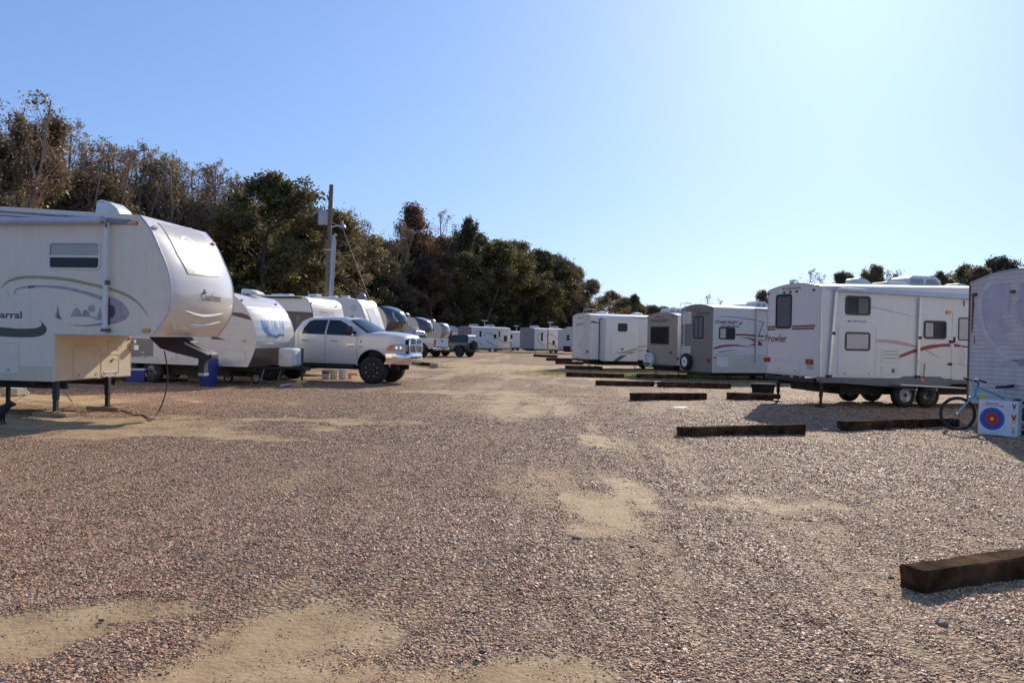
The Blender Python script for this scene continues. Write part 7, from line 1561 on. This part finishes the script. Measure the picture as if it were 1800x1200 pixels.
# blue bin, cooler, wagon, buckets, blocks
q = G(365.5, 678.5); t = thing('blue_bin', 'tall blue plastic bin beneath the hitch of the big cream fifth wheel', 'bin', q+(0,)); mb = MB(); mb.lathe([(.001, 0), (.225, 0), (.235, .03), (.285, .62), (.30, .62), (.30, .66), (.285, .66), (.29, .80), (.27, .84), (.001, .86)], (0, 0, 0), 'z', 26); mb.build('body', M_BLUE, t, smooth=True)
mb = MB(); mb.tube([(.3, 0, .66), (.36, 0, .64), (.35, 0, .5), (.27, 0, .46)], .015, 6); mb.build('handle', M_BLUE, t); 
q = G(237, 671.5); t = thing('cool_box', 'blue cool box with a white lid behind the big cream fifth wheel', 'cool box', q+(0,), R(-5)); mb = MB(); mb.box(-.3, .3, 0, .38, .0, .36, b=.02); mb.build('body', M_BLUE, t); mb = MB(); mb.box(-.31, .31, -.01, .39, .362, .43, b=.02); mb.build('lid', M_WPLA, t)
mb = MB(); mb.tube([(.31, .05, .3), (.34, .05, .2), (.34, .33, .2), (.31, .33, .3)], .012, 6); mb.build('handle', M_WPLA, t)
q = G(450, 673.5); t = thing('garden_wagon', 'small brown wagon with two spoked wheels under the cream-nosed trailer', 'wagon', q+(0,), R(-10)); mb = MB(); mb.box(-.95, -.08, .05, .5, .2, .42, b=.01); mb.build('tray', mat('brown_wagon_tray', (.13, .075, .05), .7, dirt=.3), t)
for x in (-.95, .02): wheel(t, x, -.04, .17, .17, .05, rim=M_STEEL, spokes=True, rimr=.75)
q = G(341, 671); t = thing('concrete_block', 'pale block under the belly of the cream-nosed trailer, left of the blue bin', 'block', (q[0], q[1]+.3, 0)); MB().box(-.32, .25, 0, .3, 0, .3, b=.015).build('block', mat('pale_concrete', (.38, .37, .33), .85, bump=.3), t)
q = G(293, 668); t = thing('water_jug', 'small pale jug under the cream-nosed trailer near the hanging cord', 'jug', (q[0], q[1]+.4, 0)); MB().box(-.12, .12, 0, .15, 0, .25, b=.03).build('body', M_CREAMSID, t); MB().lathe([(.04, .24), (.04, .3), (.001, .3)], (0, .07, 0), 'z', 10).build('cap', M_BLUE, t)
q = G(524, 680); t = thing('wooden_jack_pad', 'short stack of wood blocks under the hitch jack of the cream-nosed trailer', 'wood blocks', q+(0,), R(-10)); MB().box(-.16, .1, -.05, .2, 0, .13, b=.006).build('block', M_WOOD, t); MB().box(-.05, .22, .0, .22, .131, .19, b=.006).build('block', mat('yellow_pine', (.52, .38, .18), .7, bump=.3), t); MB().hexa([(.05, -.12, 0), (.2, -.12, 0), (.2, -.05, 0), (.05, -.05, 0), (.08, -.1, .1), (.14, -.1, .1), (.14, -.05, .1), (.08, -.05, .1)]).build('wedge', M_WOOD, t)
q = G(506, 678); q2 = G(498, 679); tag(MB().tube([(q[0]+.1, q[1]+.05, .06), (q2[0]-.06, q2[1]-.05, .03)], .028, 8).build('white_pipe', M_WPLA, smooth=True), 'short white pipe on the gravel beside the wood blocks', 'pipe')
BG = 'white buckets under the silver pickup'
for i, (px_, lab, m_) in enumerate(((574, 'white bucket with a purple label, leftmost of three under the silver pickup', M_WPLA), (588, 'middle one of three white buckets under the silver pickup', M_WPLA), (604, 'rightmost and widest of three white buckets under the silver pickup', M_WPLA))):
    Zd = 30.5; q = at(px_, Zd); t = thing('bucket', lab, 'bucket', q+(0,), 0, BG); k = 1 if i < 2 else 1.12
    mb = MB(); mb.lathe([(.001, .0), (.12*k, 0), (.145*k, .3), (.155*k, .3), (.155*k, .34), (.145*k, .34), (.13*k, .02), (.001, .02)], (0, 0, 0), 'z', 20); mb.build('body', m_, t, smooth=True)
    mb = MB(); mb.tube([(-.15*k, -.02, .3), (-.12, -.16, .16), (0, -.19, .12), (.12, -.16, .16), (.15*k, -.02, .3)], .004, 4); mb.build('handle', M_STEEL, t)
    if i == 0: mb = MB(); mb.lathe([(.1325, .1), (.1425, .26)], (0, 0, 0), 'z', 20); me2 = mb; mb.build('label', mat('purple_label', (.10, .06, .16), .5), t, smooth=True)
q = at(620, 31); t = thing('wood_offcut', 'yellow-brown wood offcut right of the buckets under the silver pickup', 'wood', q+(0,), .2); MB().box(-.2, .2, -.06, .06, .1, .2, b=.005).build('plank', M_WOOD, t); MB().box(-.15, -.02, -.05, .05, 0, .099).build('block', M_WOOD, t)
q = at(866, 92); t = thing('small_sign', 'small white sign standing in the grass at the end of the lane', 'sign', q+(0,)); MB().box(-.16, .16, -.01, .01, .12, .42).build('panel', M_WPLA, t); MB().box(-.02, .02, -.03, -.012, 0, .3).build('post', M_STEEL, t)
q = at(898, 92); t = thing('hydrant_post', 'thin grey post in the grass at the end of the lane', 'post', q+(0,)); MB().lathe([(.09, 0), (.09, 1.15), (.13, 1.18), (.13, 1.3), (.05, 1.4), (.001, 1.42)], (0, 0, 0), 'z', 10).build('post', M_STEEL, t)
# small black dog at the left frame edge
gx, gy = G(-6, 745); t = thing('dog', 'small black dog in the shadow at the very left edge of the photo', 'dog', (gx, gy, 0), R(10))
def skin(name, verts, edges, radii, m, parent, lv=2):
    me_ = bpy.data.meshes.new(name); me_.from_pydata(verts, edges, []); o = bpy.data.objects.new(name, me_); COL.objects.link(o)
    md_ = o.modifiers.new('s', 'SKIN'); sv_ = me_.skin_vertices[0].data
    for i, r_ in enumerate(radii): sv_[i].radius = (r_, r_) if not isinstance(r_, tuple) else r_
    sv_[0].use_root = True; s2_ = o.modifiers.new('d', 'SUBSURF'); s2_.levels = lv; s2_.render_levels = lv
    dg = bpy.context.evaluated_depsgraph_get(); ev = o.evaluated_get(dg); nm = bpy.data.meshes.new_from_object(ev); nm.name = name
    o.modifiers.clear(); o.data = nm; nm.materials.clear(); nm.materials.append(m); nm.polygons.foreach_set('use_smooth', [True]*len(nm.polygons)); o.parent = parent; return o
FUR = mat('black_fur', (.012, .011, .011), .6, bump=.5, bscale=80)
V_ = [(-.02, 0, .21), (-.14, 0, .21), (-.24, 0, .20), (.08, 0, .22), (.14, 0, .28), (.19, 0, .34), (.25, 0, .335), (.30, 0, .32),
      (.09, .05, .14), (.085, .052, .07), (.10, .052, .01), (.09, -.05, .14), (.085, -.052, .07), (.10, -.052, .01),
      (-.23, .055, .13), (-.28, .055, .075), (-.25, .055, .01), (-.23, -.055, .13), (-.28, -.055, .075), (-.25, -.055, .01), (-.30, 0, .24), (-.36, 0, .32), (.18, .035, .40), (.18, -.035, .40), (.125, .05, .005), (.125, -.05, .005)]
E_ = [(0, 1), (1, 2), (0, 3), (3, 4), (4, 5), (5, 6), (6, 7), (3, 8), (8, 9), (9, 10), (3, 11), (11, 12), (12, 13), (2, 14), (14, 15), (15, 16), (2, 17), (17, 18), (18, 19), (2, 20), (20, 21), (5, 22), (5, 23), (10, 24), (13, 25)]
R_ = [.075, .065, .065, .08, .055, .055, .035, .022, .03, .018, .016, .03, .018, .016, .04, .018, .015, .04, .018, .015, .016, .01, .014, .014, .014, .014]
skin('body', V_, E_, R_, FUR, t)
for s in (-.03, .03): MB().lathe([(.008, 0), (.001, .006)], (.238, s, .352), 'x', 8).build('eye', M_DARK, t)

q = G(1341, 690); t = thing('black_tub', 'black plastic tub on the shaded gravel behind the rear of the big white trailer', 'tub', q+(0,), R(15)); mb = MB(); mb.lathe([(.001, 0), (.34, 0), (.38, .26), (.41, .27), (.41, .30), (.36, .31), (.001, .33)], (0, 0, 0), 'z', 24); mb.build('body', mat('blue_black_plastic', (.02, .022, .03), .9, spec=.05), t, smooth=True)
mb = MB(); mb.tube([(-.41, 0, .27), (-.46, 0, .24), (-.46, 0, .18), (-.40, 0, .17)], .012, 6); mb.build('handle', M_BLACK, t)
